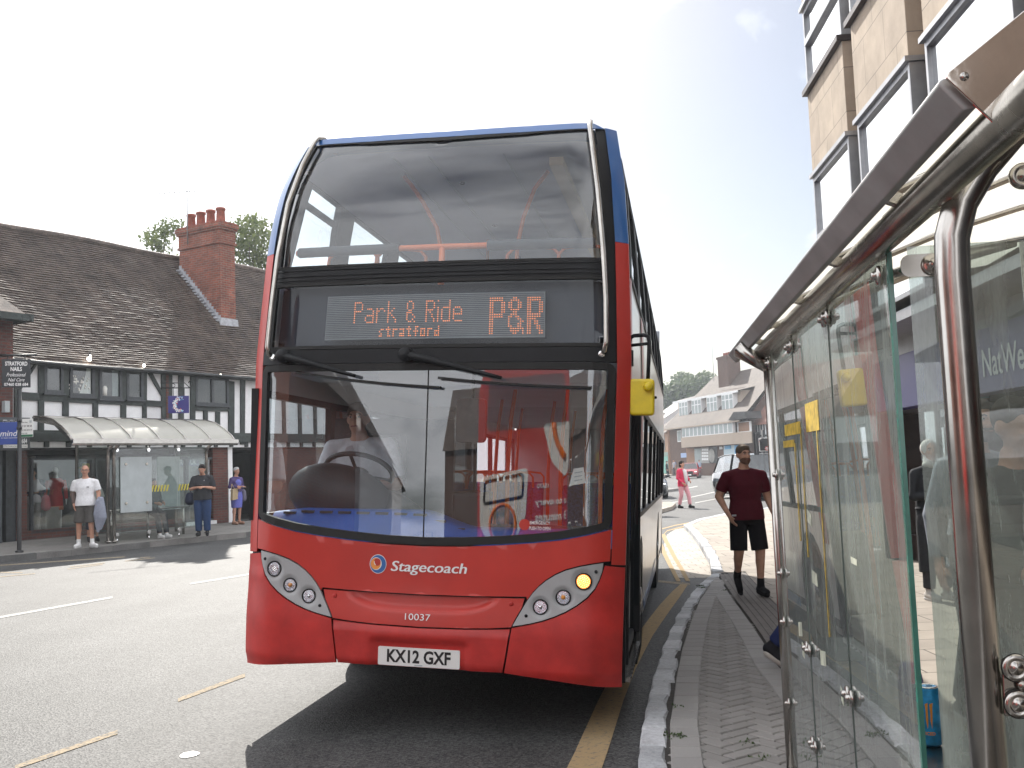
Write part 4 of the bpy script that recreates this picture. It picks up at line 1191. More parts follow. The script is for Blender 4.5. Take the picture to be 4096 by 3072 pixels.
mb=MB();mb.box((0, END-0.02, 1.3), (2.46, 0.05, 1.96));mb.box((0, END-0.02, 3.1), (2.36, 0.05, 1.66));obj("rear_wall", mb, M['bus_inside'], bus)
mb=MB();mb.box((0, 5.6, 0.42), (2.44, 10.0, 0.06));obj("lower_floor", mb, M['bus_dark'], bus)
mb=MB();mb.box((0, 5.75, 2.36), (2.40, 9.7, 0.10));obj("upper_floor", mb, M['bus_inside'], bus)
mb=MB();mb.box((0, 5.6, 0.36), (2.3, 9.9, 0.05));obj("chassis", mb, M['bus_black'], bus)
mb=MB();sheet(mb, [(-1.12, 2.40), (1.12, 2.40), (1.12, 2.93), (-1.12, 2.93)], fsn(-0.32), (0.1, 0.1), 0.02);obj("front_bulkhead", mb, M['bus_dark'], bus)
mb=MB()
for v, w_ in((0.19, 0.03), (1.66, 0.05)):
 mb.box((1.215, v, 1.24), (0.05, w_*1.6, 1.80))
mb.box((1.225, 0.93, 2.12), (0.06, 1.5, 0.06))
door=obj("door", mb, M['bus_black'], bus)
for v, u0 in((0.26, 1.19), (1.60, 1.20)):
 mb=MB();mb.box((u0+0.04, v, 1.26), (0.05, 0.035, 1.66));leaf=obj("door_leaf", mb, M['bus_black'], door, bevel=0.008)
 mb=MB();mb.box((u0+0.04, v-0.02, 1.3), (0.03, 0.006, 1.35));obj("door_pane", mb, M['side_glass'], leaf)
mb=MB();mb.box((1.235, 0.92, 0.345), (0.06, 1.36, 0.03));obj("step_edge", mb, M['steel'], door)
for k in range(10):
 mb=MB();mb.box((1.268, 0.35+k*0.125, 0.345), (0.004, 0.05, 0.014));obj("step_hole", mb, M['bus_black'], door)
BI=BUS_M.inverted()
BN=(BUS_M.to_3x3()@Vector((0, 1, 0)))
def bus_px(px, py, v):
 """photo pixel -> bus coordinates on the plane v = const"""
 return BI@at_plane(px, py, BUS_M@Vector((0, v, 0)), BN)
mb=MB()
p=[bus_px(x, y, v)for x, y, v in((2518, 1470, .24), (2518, 1375, .22), (2522, 1352, .21), (2535, 1343, .20), (2575, 1340, .18), (2592, 1346, .17), (2597, 1368, .17), (2595, 1440, .17), (2591, 1535, .17))]
mb.tube(p, 0.0125, 10)
mb.tube([bus_px(2520, 1382, .22), bus_px(2595, 1374, .17)], 0.010, 8)
mb.cyl(bus_px(2519, 1465, .23), bus_px(2519, 1402, .23), 0.024, 14)
mb.bar(bus_px(2497, 1478, .26), bus_px(2497, 1406, .26), 0.05, 0.06)
arm=obj("mirror_arm", mb, M['bus_black'], bus)
mc=bus_px(2568, 1589, 0.17)
hx, hz=0.077, 0.113
mb=MB();rp=rounded([(-hx, -hz), (hx, -hz), (hx, hz), (-hx, hz)], 0.025)
mb.prism(rp, mc+Vector((0, 0.04, 0)), (1, 0, 0), (0, 0, 1), 0.07)
head=obj("mirror", mb, M['mirror_yellow'], bus, bevel=0.016, seg=3)
mb=MB();mb.lathe([(0.028, 0), (0.028, 0.035), (0.02, 0.045), (0.001, 0.047)], mc+Vector((0.035, -0.03, 0.062)), (0.2, -1, 0), 18);obj("mirror_clamp", mb, M['mirror_yellow'], head)
mb=MB();mb.ball(mc+Vector((hx+0.006, 0.02, 0.0)), 0.009);obj("mirror_knob", mb, M['bus_black'], head)
# ---- inside, upper deck
mb=MB()
mb.tube([FS(-1.04, 3.19, -0.16), FS(-0.6, 3.19, -0.16), FS(0, 3.19, -0.16), FS(0.6, 3.19, -0.16), FS(1.04, 3.19, -0.16)], 0.021, 10)
mb.tube([FS(0.02, 2.6, -0.17), FS(0.02, 3.19, -0.16)], 0.021, 10)
fr=obj("front_handrail", mb, M['orange_pole'], bus)
for q0, q1 in((-1.02, -0.28), (0.33, 1.04)):
 mb=MB();mb.tube([FS(q0+(q1-q0)*t/5, 3.19, -0.16)for t in range(6)], 0.034, 10);obj("foam_sleeve", mb, M['foam_grey'], fr)
def pole(P, r=0.017, m='orange_pole', name="handrail"):
 mb=MB();mb.tube(P, r, 10);return obj(name, mb, M[m], bus)
pole([(-0.20, 1.30, 2.42), (-0.21, 1.30, 3.1), (-0.28, 1.30, 3.45), (-0.40, 1.31, 3.66), (-0.50, 1.32, 3.80), (-0.56, 1.33, 3.87)])
pole([(0.33, 1.30, 2.42), (0.345, 1.30, 3.3), (0.39, 1.30, 3.52), (0.47, 1.31, 3.74), (0.57, 1.32, 3.87)])
pole([(0.85, 2.6, 2.42), (0.86, 2.62, 3.3), (0.92, 2.64, 3.5), (1.05, 2.66, 3.74)])
pole([(0.86, 4.0, 2.42), (0.87, 4.0, 3.3), (0.95, 4.02, 3.75)])
pole([(-0.30, 3.4, 2.42), (-0.30, 3.4, 3.84)]);pole([(0.30, 5.2, 2.42), (0.30, 5.2, 3.84)]);pole([(-0.30, 6.8, 2.42), (-0.30, 6.8, 3.84)])
mb=MB();mb.bar((0.69, 0.85, 3.80), (0.75, 9.6, 3.80), 0.10, 0.06);obj("light_cover", mb, M['pale_panel'], bus)
mb=MB()
for u in(-0.52, -0.26, 0.3):
 mb.box((u, 5.5, 3.885-0.02*abs(u)), (0.009, 9.2, 0.012))
obj("ceiling_seams", mb, M['poster_grey'], bus)
mb=MB()
for v in(1.6, 3.0, 4.4):mb.lathe([(0.025, 0), (0.02, 0.012)], (-0.16, v, 3.885), (0, 0, -1), 12)
obj("ceiling_buttons", mb, M['bus_dark'], bus)
def seat(u, v, z, back_h=0.72, handle=True):
 mb=MB()
 mb.box((u, v+0.20, z+0.42), (0.42, 0.42, 0.09))
 mb.bar((u, v+0.40, z+0.44), (u, v+0.50, z+0.44+back_h-0.12), 0.40, 0.06, up=(0, 1, 0))
 st_=obj("seat", mb, M['seat_blue'], bus, bevel=0.03)
 mb=MB()
 zt=z+0.44+back_h
 mb.tube([(u-0.205, v+0.47, zt-0.18), (u-0.195, v+0.49, zt-0.05), (u-0.15, v+0.50, zt+0.0), (u, v+0.505, zt+0.015), (u+0.15, v+0.50, zt), (u+0.195, v+0.49, zt-0.05), (u+0.205, v+0.47, zt-0.18)], 0.014, 8)
 mb.bar((u, v+0.2, z), (u, v+0.2, z+0.4), 0.06, 0.06)
 obj("seat_handle", mb, M['orange_pole'], st_)
 return st_
for v in(0.78, 1.75, 2.6, 3.5, 4.5, 5.6, 6.8):
 for u in(-0.93, -0.55, 0.47, 0.86):
  seat(u, v, 2.41, 0.42)
# ---- inside, lower deck
def dtop(u):return 1.335-0.105*smooth01((u+0.15)/0.4)-0.03*smooth01((-u-0.9)/0.3)
d0=MB()
d0.grid(lambda a, b:(lambda u:Vector((u, (Fq(u, 1.2)+SKEW*u)*(1-0.6*b)+0.075+0.40*b+0.12*max(0, b-.75)*4, 1.09+0.04*abs(u)**2+(dtop(u)-1.09-0.04*abs(u)**2)*smooth01(b*1.25))))(-1.16+2.32*a), 40, 12)
dash=obj("dashboard", d0, M['dash_blue'], bus)
for k in range(17):
 u=-1.02+k*0.13;q=dtop(u)
 mb=MB();mb.box((u, (Fq(u, 1.2)+SKEW*u)*0.4+0.345, q-0.022), (0.085, 0.03, 0.016));obj("demister_slot", mb, M['bus_dark'], dash)
mb=MB();mb.grid(lambda a, b:Vector((-1.16+2.32*a, 0.62, 0.45+0.80*b)), 4, 2);obj("dashboard_front", mb, M['bus_dark'], dash)
mb=MB()
mb.ball((-0.76, 0.66, 1.40), (0.39, 0.20, 0.23), 24, 14, rot=Matrix.Rotation(R(14), 3, 'Y'))
mb.ball((-0.40, 0.72, 1.30), (0.30, 0.14, 0.14), 20, 12, rot=Matrix.Rotation(R(24), 3, 'Y'))
obj("instrument_binnacle", mb, M['dash_black'], bus)
mb=MB()
cw, tilt=Vector((-0.70, 0.86, 1.58)), Matrix.Rotation(R(-32), 3, 'X')
mb.tube([cw+tilt@Vector((0.24*math.cos(2*PI*k/28), 0.24*math.sin(2*PI*k/28), 0))for k in range(28)], 0.018, 8, closed=True)
for k in range(3):
 a=2*PI*k/3+0.5;mb.tube([cw+tilt@Vector((0, 0, -.03)), cw+tilt@Vector((0.23*math.cos(a), 0.23*math.sin(a), 0))], 0.014, 6)
mb.lathe([(0.07, -0.04), (0.07, 0.0), (0.001, 0.015)], cw, tilt@Vector((0, 0, 1)), 14)
obj("steering_wheel", mb, M['dash_black'], bus)
mb=MB();mb.box((-0.73, 1.34, 1.40), (0.48, 0.12, 0.95));mb.box((-0.73, 1.12, 0.92), (0.48, 0.46, 0.14));obj("driver_seat", mb, M['bus_dark'], bus, bevel=0.04)
mb=MB();mb.box((-0.02, 1.35, 0.95), (0.05, 0.8, 1.0));mb.box((-0.58, 1.62, 1.2), (1.15, 0.05, 1.6));obj("cab_partition", mb, M['bus_dark'], bus)
mb=MB();mb.box((-0.02, 1.3, 1.75), (0.012, 0.75, 0.6));obj("cab_screen", mb, M['side_glass'], bus)
mb=MB();mb.box((0.10, 0.95, 1.25), (0.22, 0.25, 0.40));obj("ticket_machine", mb, M['dash_black'], bus, bevel=0.02)
mb=MB();mb.prism(rounded([(-0.095, -0.14), (0.095, -0.14), (0.095, 0.14), (-0.095, 0.14)], 0.035), FS(0.265, 1.92, -0.14), (1, 0, 0), (0, 0, 1), 0.05)
mb.tube([FS(0.265, 2.05, -0.14), FS(0.27, 2.26, -0.12)], 0.010, 8);obj("interior_mirror", mb, M['dash_black'], bus, bevel=0.01)
mb=MB();mb.box((0.35, 0.42, 2.20), (1.5, 0.30, 0.10));obj("header_locker", mb, M['bus_inside'], bus, bevel=0.02)
mb=MB();mb.box((-0.58, 0.75, 2.26), (1.0, 0.55, 0.05));mb.box((0, 2.5, 2.28), (2.3, 3.6, 0.02));obj("lower_ceiling", mb, M['bus_ceiling'], bus)
for u, v in((0.22, 1.75), (0.62, 1.9), (-0.15, 3.2), (0.32, 3.4), (0.72, 2.9), (-0.25, 5.0), (0.30, 5.4), (0.95, 1.75)):
 pole([(u, v, 0.45), (u, v, 1.6), (u+0.02, v, 2.0), (u+0.06, v, 2.3)], 0.017)
for v in(3.3, 4.2, 5.1, 6.0, 7.0):
 for u in(-0.9, -0.48, 0.5, 0.92):
  if u>0 and v<4.0:continue
  seat(u, v, 0.50, 0.64)
mb=MB();sheet(mb, [(0.905, 1.50), (1.005, 1.52), (0.99, 1.62), (0.93, 1.61)], fsn(-0.02), (0.1, 0.1), None);nt_=obj("window_notice", mb, M['paper'], screen)
mb=MB()
for k in range(3):sheet(mb, [(0.935, 1.53+k*.025), (0.985, 1.54+k*.025), (0.984, 1.546+k*.025), (0.934, 1.536+k*.025)], fsn(-0.0185), (0.1, 0.1), None)
obj("notice_text", mb, M['poster_grey'], nt_, recalc=False)
mb=MB();v, f=text_geo("EMERGENCY", 0.125, 0.020, 0.01);mb.add([FS(0.735+a, 1.262+b, -0.010)for a, b in v], f)
v, f=text_geo("PUSH TO OPEN", 0.13, 0.020, 0.01);mb.add([FS(0.735+a, 1.228+b, -0.010)for a, b in v], f)
obj("emergency_lettering", mb, M['letter_white'], screen, recalc=False)
mb=MB();disc(mb, (0.64, 1.25), 0.034, -0.011);obj("red_dot_sticker", mb, M['red'], screen, recalc=False)
# ------------------------------------------------------------------ left side of the street
FZ=0.30
FNX=Vector((FN.x, FN.y, 0))
def fpt(s, z, out=0.0):return FP0+FD*s+FNX*out+Vector((0, 0, z))
def f_px(px, py, out=0.0):
 """photo pixel on the shop-front plane -> (s along the front, z)"""
 p=at_plane(px, py, FP0+FNX*out, FNX);d=p-FP0
 return d.dot(FD), p.z
def z2(x, y):return x*0.4973, 1400+y*0.4973
def z1(x, y):return x*0.4973, 800+y*0.4973
def fz2(x, y, out=0.0):return f_px(*z2(x, y), out)
def front_prism(mb, poly, out0, out1, mi=0):
 """polygon of (s, z) pushed from depth out0 to out1"""
 n=len(poly)
 A=[fpt(s, z, out0)for s, z in poly];B=[fpt(s, z, out1)for s, z in poly]
 return mb.add(A+B, [list(range(n))[::-1], list(range(n, 2*n))]+[(i, (i+1)%n, n+(i+1)%n, n+i)for i in range(n)], False, mi)
def front_box(mb, s0, s1, z0, z1, out0, out1, mi=0):return front_prism(mb, [(s0, z0), (s1, z0), (s1, z1), (s0, z1)], out0, out1, mi)
def px_quad(mb, pts, out0, out1, mi=0):return front_prism(mb, [fz2(*p)for p in pts], out0, out1, mi)
tb=thing("timber_framed_building", "black and white timber framed building with long brown tiled roof and brick chimney", "building", FP0+Vector((0, 0, FZ)))
tb_inv=tb.location
def tpart(name, mb, m, parent=None, **k):
 """part given in world coordinates"""
 off=Vector(tb.location)
 mb.v=[tuple(Vector(v)-off)for v in mb.v]
 return obj(name, mb, m, parent or tb, **k)
SL, SR=-8.4, 12.0
ZB=fz2(900, 690)[1]
Z_EAVE=4.95
mb=MB();front_box(mb, SL, SR, 2.55, 4.80, -0.30, 0.0);wall=tpart("upper_wall", mb, M['plaster'])
mb=MB()
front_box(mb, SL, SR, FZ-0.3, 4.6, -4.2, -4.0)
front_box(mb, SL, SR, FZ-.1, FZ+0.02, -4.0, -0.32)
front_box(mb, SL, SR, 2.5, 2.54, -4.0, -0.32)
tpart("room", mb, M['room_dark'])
mb=MB()
for x0, x1 in((170, 242), (1738, 1858)):
 s0, s1=fz2(x0, 1100)[0], fz2(x1, 1100)[0];front_box(mb, s0, s1, FZ-.1, 2.6, -0.40, -0.12)
s0, s1=fz2(242, 1100)[0], fz2(1500, 1100)[0];front_box(mb, s0, s1, FZ-.1, FZ+0.22, -0.40, -0.14)
s0=fz2(1945, 1100)[0];front_box(mb, s0+1.2, SR, FZ-.1, 2.6, -0.40, -0.12)
tpart("brick_pier", mb, M['brick_dark'])
mb=MB();s0, s1=fz2(1858, 1100)[0], fz2(1892, 1100)[0];front_box(mb, s0, s1, FZ-.1, 2.6, -0.38, -0.10);tpart("white_pilaster", mb, M['plaster'])
mb=MB();s0, s1=fz2(1500, 1100)[0], fz2(1745, 1100)[0];front_box(mb, s0, s1, FZ-.1, FZ+0.1, -0.40, -0.02);tpart("door_step", mb, M['plaster'])
mb=MB();a=fz2(150, 700);b=fz2(1960, 790)
front_prism(mb, [(SL, ZB-0.16), (SR, ZB-0.16), (SR, ZB+0.06), (SL, ZB+0.06)], -0.25, 0.10);tpart("jetty_beam", mb, M['timber'], bevel=0.012)
s=SL+0.4
while s<SR:
 mb=MB();front_prism(mb, [(s, ZB-0.30), (s+0.13, ZB-0.30), (s+0.13, ZB-0.16), (s, ZB-0.16)], -0.30, 0.05);tpart("joist_end", mb, M['timber'], bevel=0.01);s+=0.62
def timber(pts, out=0.05):
 mb=MB();q=[fz2(*p)for p in pts]
 q=[(a+random.uniform(-.008, .008), b)for a, b in q]
 front_prism(mb, q, -0.04, out);return tpart("timber", mb, M['timber'], bevel=0.008)
for pts in([(110, 20), (167, 20), (167, 760), (110, 760)], [(303, 30), (347, 35), (347, 740), (300, 740)], [(500, 50), (548, 55), (547, 720), (499, 720)], [(742, 100), (783, 105), (783, 720), (742, 720)], [(968, 120), (1010, 125), (1008, 720), (966, 720)], [(1141, 130), (1175, 135), (1172, 720), (1141, 720)], [(1292, 150), (1377, 160), (1377, 720), (1298, 720)], [(1432, 170), (1473, 175), (1473, 740), (1434, 740)], [(1526, 190), (1566, 195), (1562, 760), (1526, 760)], [(1632, 485), (1665, 488), (1665, 760), (1632, 760)], [(1730, 495), (1762, 498), (1762, 760), (1730, 760)], [(1832, 250), (1878, 255), (1878, 760), (1832, 760)], [(1928, 230), (1966, 235), (1962, 760), (1930, 760)], [(167, 338), (1300, 412), (1300, 458), (167, 402)], [(1562, 450), (1832, 470), (1832, 494), (1562, 490)], [(167, 258), (303, 70), (303, 100), (167, 310)], [(1176, 172), (1206, 160), (1296, 330), (1296, 375)], [(167, 0), (2030, 205), (2030, 240), (167, 45)]):
 timber(pts)
s=fz2(1965, 500)[0]+0.9
while s<SR:
 mb=MB();front_box(mb, s, s+0.14, ZB, 4.75, -0.04, 0.05);tpart("timber", mb, M['timber']);s+=0.75
mb=MB();front_box(mb, SL, SR, ZB+0.05, ZB+0.12, -0.04, 0.07);tpart("timber", mb, M['timber'])
mb=MB();s0, s1=fz2(1326, 400)[0], fz2(1346, 400)[0];front_box(mb, s0, s1, ZB+.1, 4.7, 0.0, 0.062);tpart("brick_strip", mb, M['brick_dark'])
mb=MB();front_box(mb, SL, SR, 4.60, 4.64, 0.0, 0.29);tpart('soffit_board', mb, M['timber'])
def window(x0, y0, x1, y1, lights):
 a, b=fz2(x0, y1), fz2(x1, y0)
 s0, z0, s1, z1_=a[0], a[1], b[0], b[1]
 mb=MB();t=0.085
 front_box(mb, s0, s0+t, z0, z1_, -0.02, 0.06);front_box(mb, s1-t, s1, z0, z1_, -0.02, 0.06)
 front_box(mb, s0+t, s1-t, z1_-t, z1_, -0.02, 0.06);front_box(mb, s0+t, s1-t, z0, z0+t, -0.02, 0.06)
 front_box(mb, s0-0.03, s1+0.03, z0-0.05, z0, -0.02, 0.10)
 for k in range(1, lights):
  c=s0+(s1-s0)*k/lights;front_box(mb, c-0.045, c+0.045, z0+t, z1_-t, -0.02, 0.06)
 w=tpart("window", mb, M['timber_trim'], bevel=0.006)
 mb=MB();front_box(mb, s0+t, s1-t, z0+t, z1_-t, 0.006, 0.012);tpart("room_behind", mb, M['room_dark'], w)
 mb=MB();mb.face([fpt(s0+t, z0+t, 0.022), fpt(s1-t, z0+t, 0.022), fpt(s1-t, z1_-t, 0.022), fpt(s0+t, z1_-t, 0.022)]);tpart("pane", mb, M['window_dark'], w)
 return w, s0, s1, z0, z1_
W1=window(345, 88, 503, 345, 1);W2=window(553, 105, 752, 372, 1);W3=window(790, 128, 972, 393, 1);W4=window(1010, 148, 1143, 398, 1);W5=window(1566, 225, 1830, 440, 2)
mb=MB()
w, s0, s1, z0, z1_=W2
mb.grid(lambda a, b:fpt(s1-.10-(0.34*(0.35+0.65*(1-b)**1.6))*a, z0+.09+(z1_-z0-.18)*b, 0.0165+0.003*math.sin(a*22)), 16, 8)
tpart("curtain", mb, M['paper'], w)
mb=MB()
for k in range(26):mb.ball(fpt(s0+.3+random.gauss(0, .14), z0+.36+random.gauss(0, .10), 0.017), (0.03, 0.03, 0.03), 6, 4)
tpart("flowers", mb, M['paper'], w)
mb=MB();w, s0, s1, z0, z1_=W3
mb.grid(lambda a, b:fpt(s0+.42+0.55*a, z0+.09+(z1_-z0-.18)*b, 0.0165+0.003*math.sin(a*30)), 16, 4);tpart("curtain", mb, M['curtain'], w)
mb=MB();mb.lathe([(0.06, 0), (0.07, 0.2), (0.04, 0.26)], fpt(s0+.2, z0+.09, 0.0), (0, 0, 1), 10);tpart("jar", mb, M['paper'], w)
SLOPE_D, RIDGE_Z, OVER=4.0, 9.15, 0.32
pitch_k=(RIDGE_Z-Z_EAVE)/(SLOPE_D)
def roof_pt(s, t):
 """t from 0 (eave) to 1 (ridge)"""
 sag=-0.10*math.sin((s+9)*0.34)-0.05*math.sin(s*0.9+1)
 out=OVER-t*(SLOPE_D+OVER)
 z=Z_EAVE-OVER*pitch_k*0.8+t*(SLOPE_D+OVER)*pitch_k*(0.985+0.015*t)+sag*(0.3+0.7*t)
 z+=0.10*(1-smooth01(t*5))-0.10
 return s, z, out
nc=56
mb=MB()
ns=120
for c in range(nc):
 t0, t1=c/nc, (c+1)/nc
 lo, hi=[], []
 for i in range(ns+1):
  s_=SL-2.4+(SR-SL+2.4)*i/ns
  a=roof_pt(s_, t0);b=roof_pt(s_, t1)
  j=random.uniform(0, 0.020)
  nrm=FNX*0.72+Vector((0, 0, 0.69))
  lo.append(fpt(a[0], a[1]+0.001, a[2])+nrm*(0.034+j));hi.append(fpt(b[0], b[1], b[2])+nrm*0.006)
 under=[p-nrm_ for p, nrm_ in zip(lo, [(FNX*0.72+Vector((0, 0, 0.69)))*0.04]*len(lo))]
 n_=ns+1
 mb.add(lo+hi+under, [(i, i+1, n_+i+1, n_+i)for i in range(ns)]+[(2*n_+i, 2*n_+i+1, i+1, i)for i in range(ns)], False)
roof=tpart("roof", mb, M['tile'], recalc=False)
mb=MB()
P=[]
for i in range(60):
 s_=SL-2.4+(SR-SL+2.4)*i/59;q=roof_pt(s_, 1.0);P.append(fpt(q[0], q[1]+0.03, q[2]))
mb.tube(P, 0.11, 8);tpart("ridge_tiles", mb, M['tile'], roof)
mb=MB()
s0, s1=SL-2.4, SR
A, B=fpt(s0, RIDGE_Z-.05, -4.0), fpt(s1, RIDGE_Z-.05, -4.0);Cc, D=fpt(s1, 4.6, -8.2), fpt(s0, 4.6, -8.2)
mb.face([A, B, Cc, D]);tpart("back_slope", mb, M['tile'], roof)
mb=MB();front_box(mb, SL-2.3, SR, FZ-.3, 4.9, -8.0, -4.3);tpart("back_wall", mb, M['brick_dark'])
mb=MB()
P=[fpt(*(lambda q:(q[0], q[1]-0.03, q[2]+0.03))(roof_pt(SL-2.4+(SR-SL+2.4)*i/30, 0)))for i in range(31)]
mb.tube(P, 0.05, 6);tpart("gutter", mb, M['black_metal'])
CO=-2.4
cb=f_px(*z1(1825, 940), CO+0.9);ct0, ct1=f_px(*z1(1508, 300), CO)[0], f_px(*z1(1895, 300), CO)[0]
sc0, sc1=f_px(*z1(1510, 480), -3.2)[0]+0.15, f_px(*z1(1895, 600), -1.6)[0]
sc0=sc1-0.66
ztop=f_px(*z1(1700, 225), -2.6)[1]
mb=MB()
def cbox(mb, g, z0, z1_):front_box(mb, sc0-g, sc1+g, z0, z1_, -3.5-g, -1.62+g)
cbox(mb, 0, 4.0, ztop-0.75)
cbox(mb, 0.05, ztop-0.75, ztop-0.68);cbox(mb, 0.02, ztop-0.68, ztop-0.28);cbox(mb, 0.07, ztop-0.28, ztop-0.20);cbox(mb, 0.10, ztop-0.20, ztop-0.05);cbox(mb, 0.05, ztop-0.05, ztop)
chim=tpart("chimney", mb, M['brick'], roof)
for k in range(4):
 o=-3.28+k*0.46
 mb=MB();mb.lathe([(0.17, 0), (0.155, 0.05), (0.135, 0.42), (0.165, 0.44), (0.165, 0.50), (0.15, 0.52), (0.13, 0.52), (0.12, 0.3)], fpt((sc0+sc1)/2, ztop, o), (0, 0, 1), 16)
 tpart("chimney_pot", mb, M['terracotta'], chim)
mb=MB()
for k in range(18):
 o0=-3.5+1.88*k/18;o1=o0+1.88/18
 t=(OVER-(o0+o1)/2)/(SLOPE_D+OVER);zr=roof_pt(sc0, t)[1]
 front_prism(mb, [(sc0-0.02, zr-0.1), (sc0+0.0, zr-0.1), (sc0+0.0, zr+0.25), (sc0-0.02, zr+0.25)], o0, o1)
 front_prism(mb, [(sc0-0.14, zr+0.04), (sc0, zr+0.04), (sc0, zr+0.10), (sc0-0.14, zr+0.10)], o0, o1)
zr=roof_pt(sc0, (OVER+1.62)/(SLOPE_D+OVER))[1]
front_prism(mb, [(sc0-0.1, zr-0.25), (sc1+0.1, zr-0.25), (sc1+0.05, zr+0.22), (sc0-0.05, zr+0.22)], -1.62, -1.57)
tpart("flashing", mb, M['lead'], chim)
def shopwin(x0, y0, x1, y1, name="shop_window"):
 a, b=fz2(x0, y1, -0.2), fz2(x1, y0, -0.2)
 mb=MB();t=0.06
 front_box(mb, a[0], b[0], a[1], a[1]+t, -0.24, -0.14);front_box(mb, a[0], b[0], b[1]-t, b[1], -0.24, -0.14)
 front_box(mb, a[0], a[0]+t, a[1]+t, b[1]-t, -0.24, -0.14);front_box(mb, b[0]-t, b[0], a[1]+t, b[1]-t, -0.24, -0.14)
 w=tpart(name, mb, M['timber_trim'])
 mb=MB();mb.face([fpt(a[0]+t, a[1]+t, -0.19), fpt(b[0]-t, a[1]+t, -0.19), fpt(b[0]-t, b[1]-t, -0.19), fpt(a[0]+t, b[1]-t, -0.19)]);tpart("pane", mb, M['shop_glass'], w)
 return w
shopwin(240, 862, 745, 1478);shopwin(760, 862, 1495, 1470);shopwin(1500, 862, 1718, 1385, "shop_door")
mb=MB();front_box(mb, fz2(90, 1000)[0], fz2(170, 1000)[0], FZ-.1, 2.6, -0.5, -0.2);tpart("dark_door_post", mb, M['timber_trim'])
mb=MB();front_box(mb, fz2(560, 1000)[0], fz2(700, 1000)[0], FZ, 2.4, -2.2, -2.1);front_box(mb, fz2(240, 1000)[0], fz2(470, 1000)[0], FZ, 2.4, -3.0, -2.95);front_box(mb, fz2(1620, 1000)[0], fz2(1700, 1000)[0], FZ, 2.45, -1.0, -0.9)
front_box(mb, fz2(490, 1000)[0], fz2(610, 1000)[0], FZ, FZ+.75, -1.1, -0.6)
tpart("shop_fitting", mb, M['room_pale'])
a, b=fz2(1480, 935, -0.3), fz2(1595, 868, -0.3)
mb=MB();front_box(mb, a[0]-.9, b[0], a[1], b[1], -0.32, -0.28);sg=tpart("inside_sign", mb, M['navy_sign'])
mb=MB();text_mb(mb, "RESEARCH UK", fpt(b[0]-0.62, (a[1]+b[1])/2, -0.275), FD, (0, 0, 1), 1.05, 0.16, 0.02);tpart("lettering", mb, M['letter_white'], sg, recalc=False)
bulbs=[(723, 46), (717, 72), (1159, 124), (1774, 200)]
for i, p in enumerate(bulbs):
 q=fz2(p[0], p[1], 0.35);c=fpt(q[0], q[1], 0.35)
 r_=0.055 if i==1 else 0.04 if i==2 else 0.028
 b_=thing("festoon_bulb", ["small lit bulb just above a larger one under the left part of the tiled eave", "largest lit white bulb hanging under the left part of the tiled eave", "lit white bulb under the eave above the diagonal timber brace", "tiny lit bulb under the eave above the double window beside the bus"][i], "light bulb", c, group="lit bulbs hanging under the tiled eave")
 mb=MB();mb.ball((0, 0, 0), r_, 12, 8);obj("globe", mb, M['bulb'], b_)
 mb=MB();mb.tube([(0, 0, r_*.8), (0, 0, r_+0.06)], 0.018, 8);obj("cap", mb, M['black_metal'], b_)
q0=f_px(*z1(1508, 262), -3.0);top=f_px(757, 762, -3.0)
ae=thing("tv_aerial", "thin television aerial on a tall mast beside the brick chimney", "aerial", fpt(q0[0], q0[1], -3.0))
mb=MB();mb.tube([(0, 0, -0.4), (0, 0, top[1]-q0[1])], 0.022, 6);obj("mast", mb, M['alu'], ae)
a, b=f_px(637, 774, -3.0), f_px(797, 763, -3.0)
mb=MB();A=fpt(a[0], a[1], -3.0)-ae.location;B=fpt(b[0], b[1], -3.0)-ae.location
mb.tube([A, B], 0.014, 6)
for k in range(9):
 c=A.lerp(B, k/8);hh=0.10 if k<8 else 0.22
 mb.tube([c-Vector((0, 0, hh*0.6)), c+Vector((0, 0, hh*0.6))], 0.010, 5)
obj("antenna", mb, M['alu'], ae)
bg=thing("brick_gabled_building", "red brick building with low tiled roof cut off by the left edge", "building", fpt(-9.0, FZ))
def bpart(name, mb, m, parent=None, **k):
 off=Vector(bg.location);mb.v=[tuple(Vector(v)-off)for v in mb.v];return obj(name, mb, m, parent or bg, **k)
c0=f_px(*z1(105, 1100), 0.5)[0]
ze=f_px(*z1(110, 1005), 0.6)[1]
mb=MB();front_box(mb, c0-9, c0, 2.7, ze+0.1, -4.5, 0.5);bpart("wall", mb, M['brick_dark'])
mb=MB();front_box(mb, c0-9, c0, FZ-.2, 2.7, -4.5, 0.1);bpart("shop_front", mb, M['grey_sign'])
mb=MB()
r0=f_px(*z1(235, 955), 0.9);r1=f_px(*z1(0, 745), 0.2)
sl=(r1[1]-r0[1])/(r1[0]-r0[0])
R0, R1=fpt(r0[0], r0[1], 1.0), fpt(r0[0]-5, r0[1]+5*sl*-1 if sl<0 else r0[1]+5*0.75, -2.5)
ze2=r0[1]
apex=3.6
A0, A1=fpt(r0[0], ze2, 1.0), fpt(c0-9, ze2, 1.0);B0, B1=fpt(r0[0]-2.6, ze2+3.4, -2.6), fpt(c0-9, ze2+3.4, -2.6);C0, C1=fpt(r0[0], ze2, -5.0), fpt(c0-9, ze2, -5.0)
mb.add([A0, A1, B1, B0, C0, C1], [(0, 1, 2, 3), (3, 2, 5, 4), (0, 3, 4)]);rf=bpart("roof", mb, M['tile'])
mb=MB();mb.bar(A0, A1, 0.1, 0.16);mb.bar(A0, C0, 0.1, 0.16);bpart("fascia_board", mb, M['timber'])
mb=MB();a, b=fz2(35, 500, .6), fz2(75, 410, .6);front_box(mb, a[0], b[0], a[1], b[1], 0.5, 0.62);bpart("lamp_box", mb, M['poster_grey'])
a, b=fz2(-30, 805, 0.62), fz2(242, 545, 0.62)
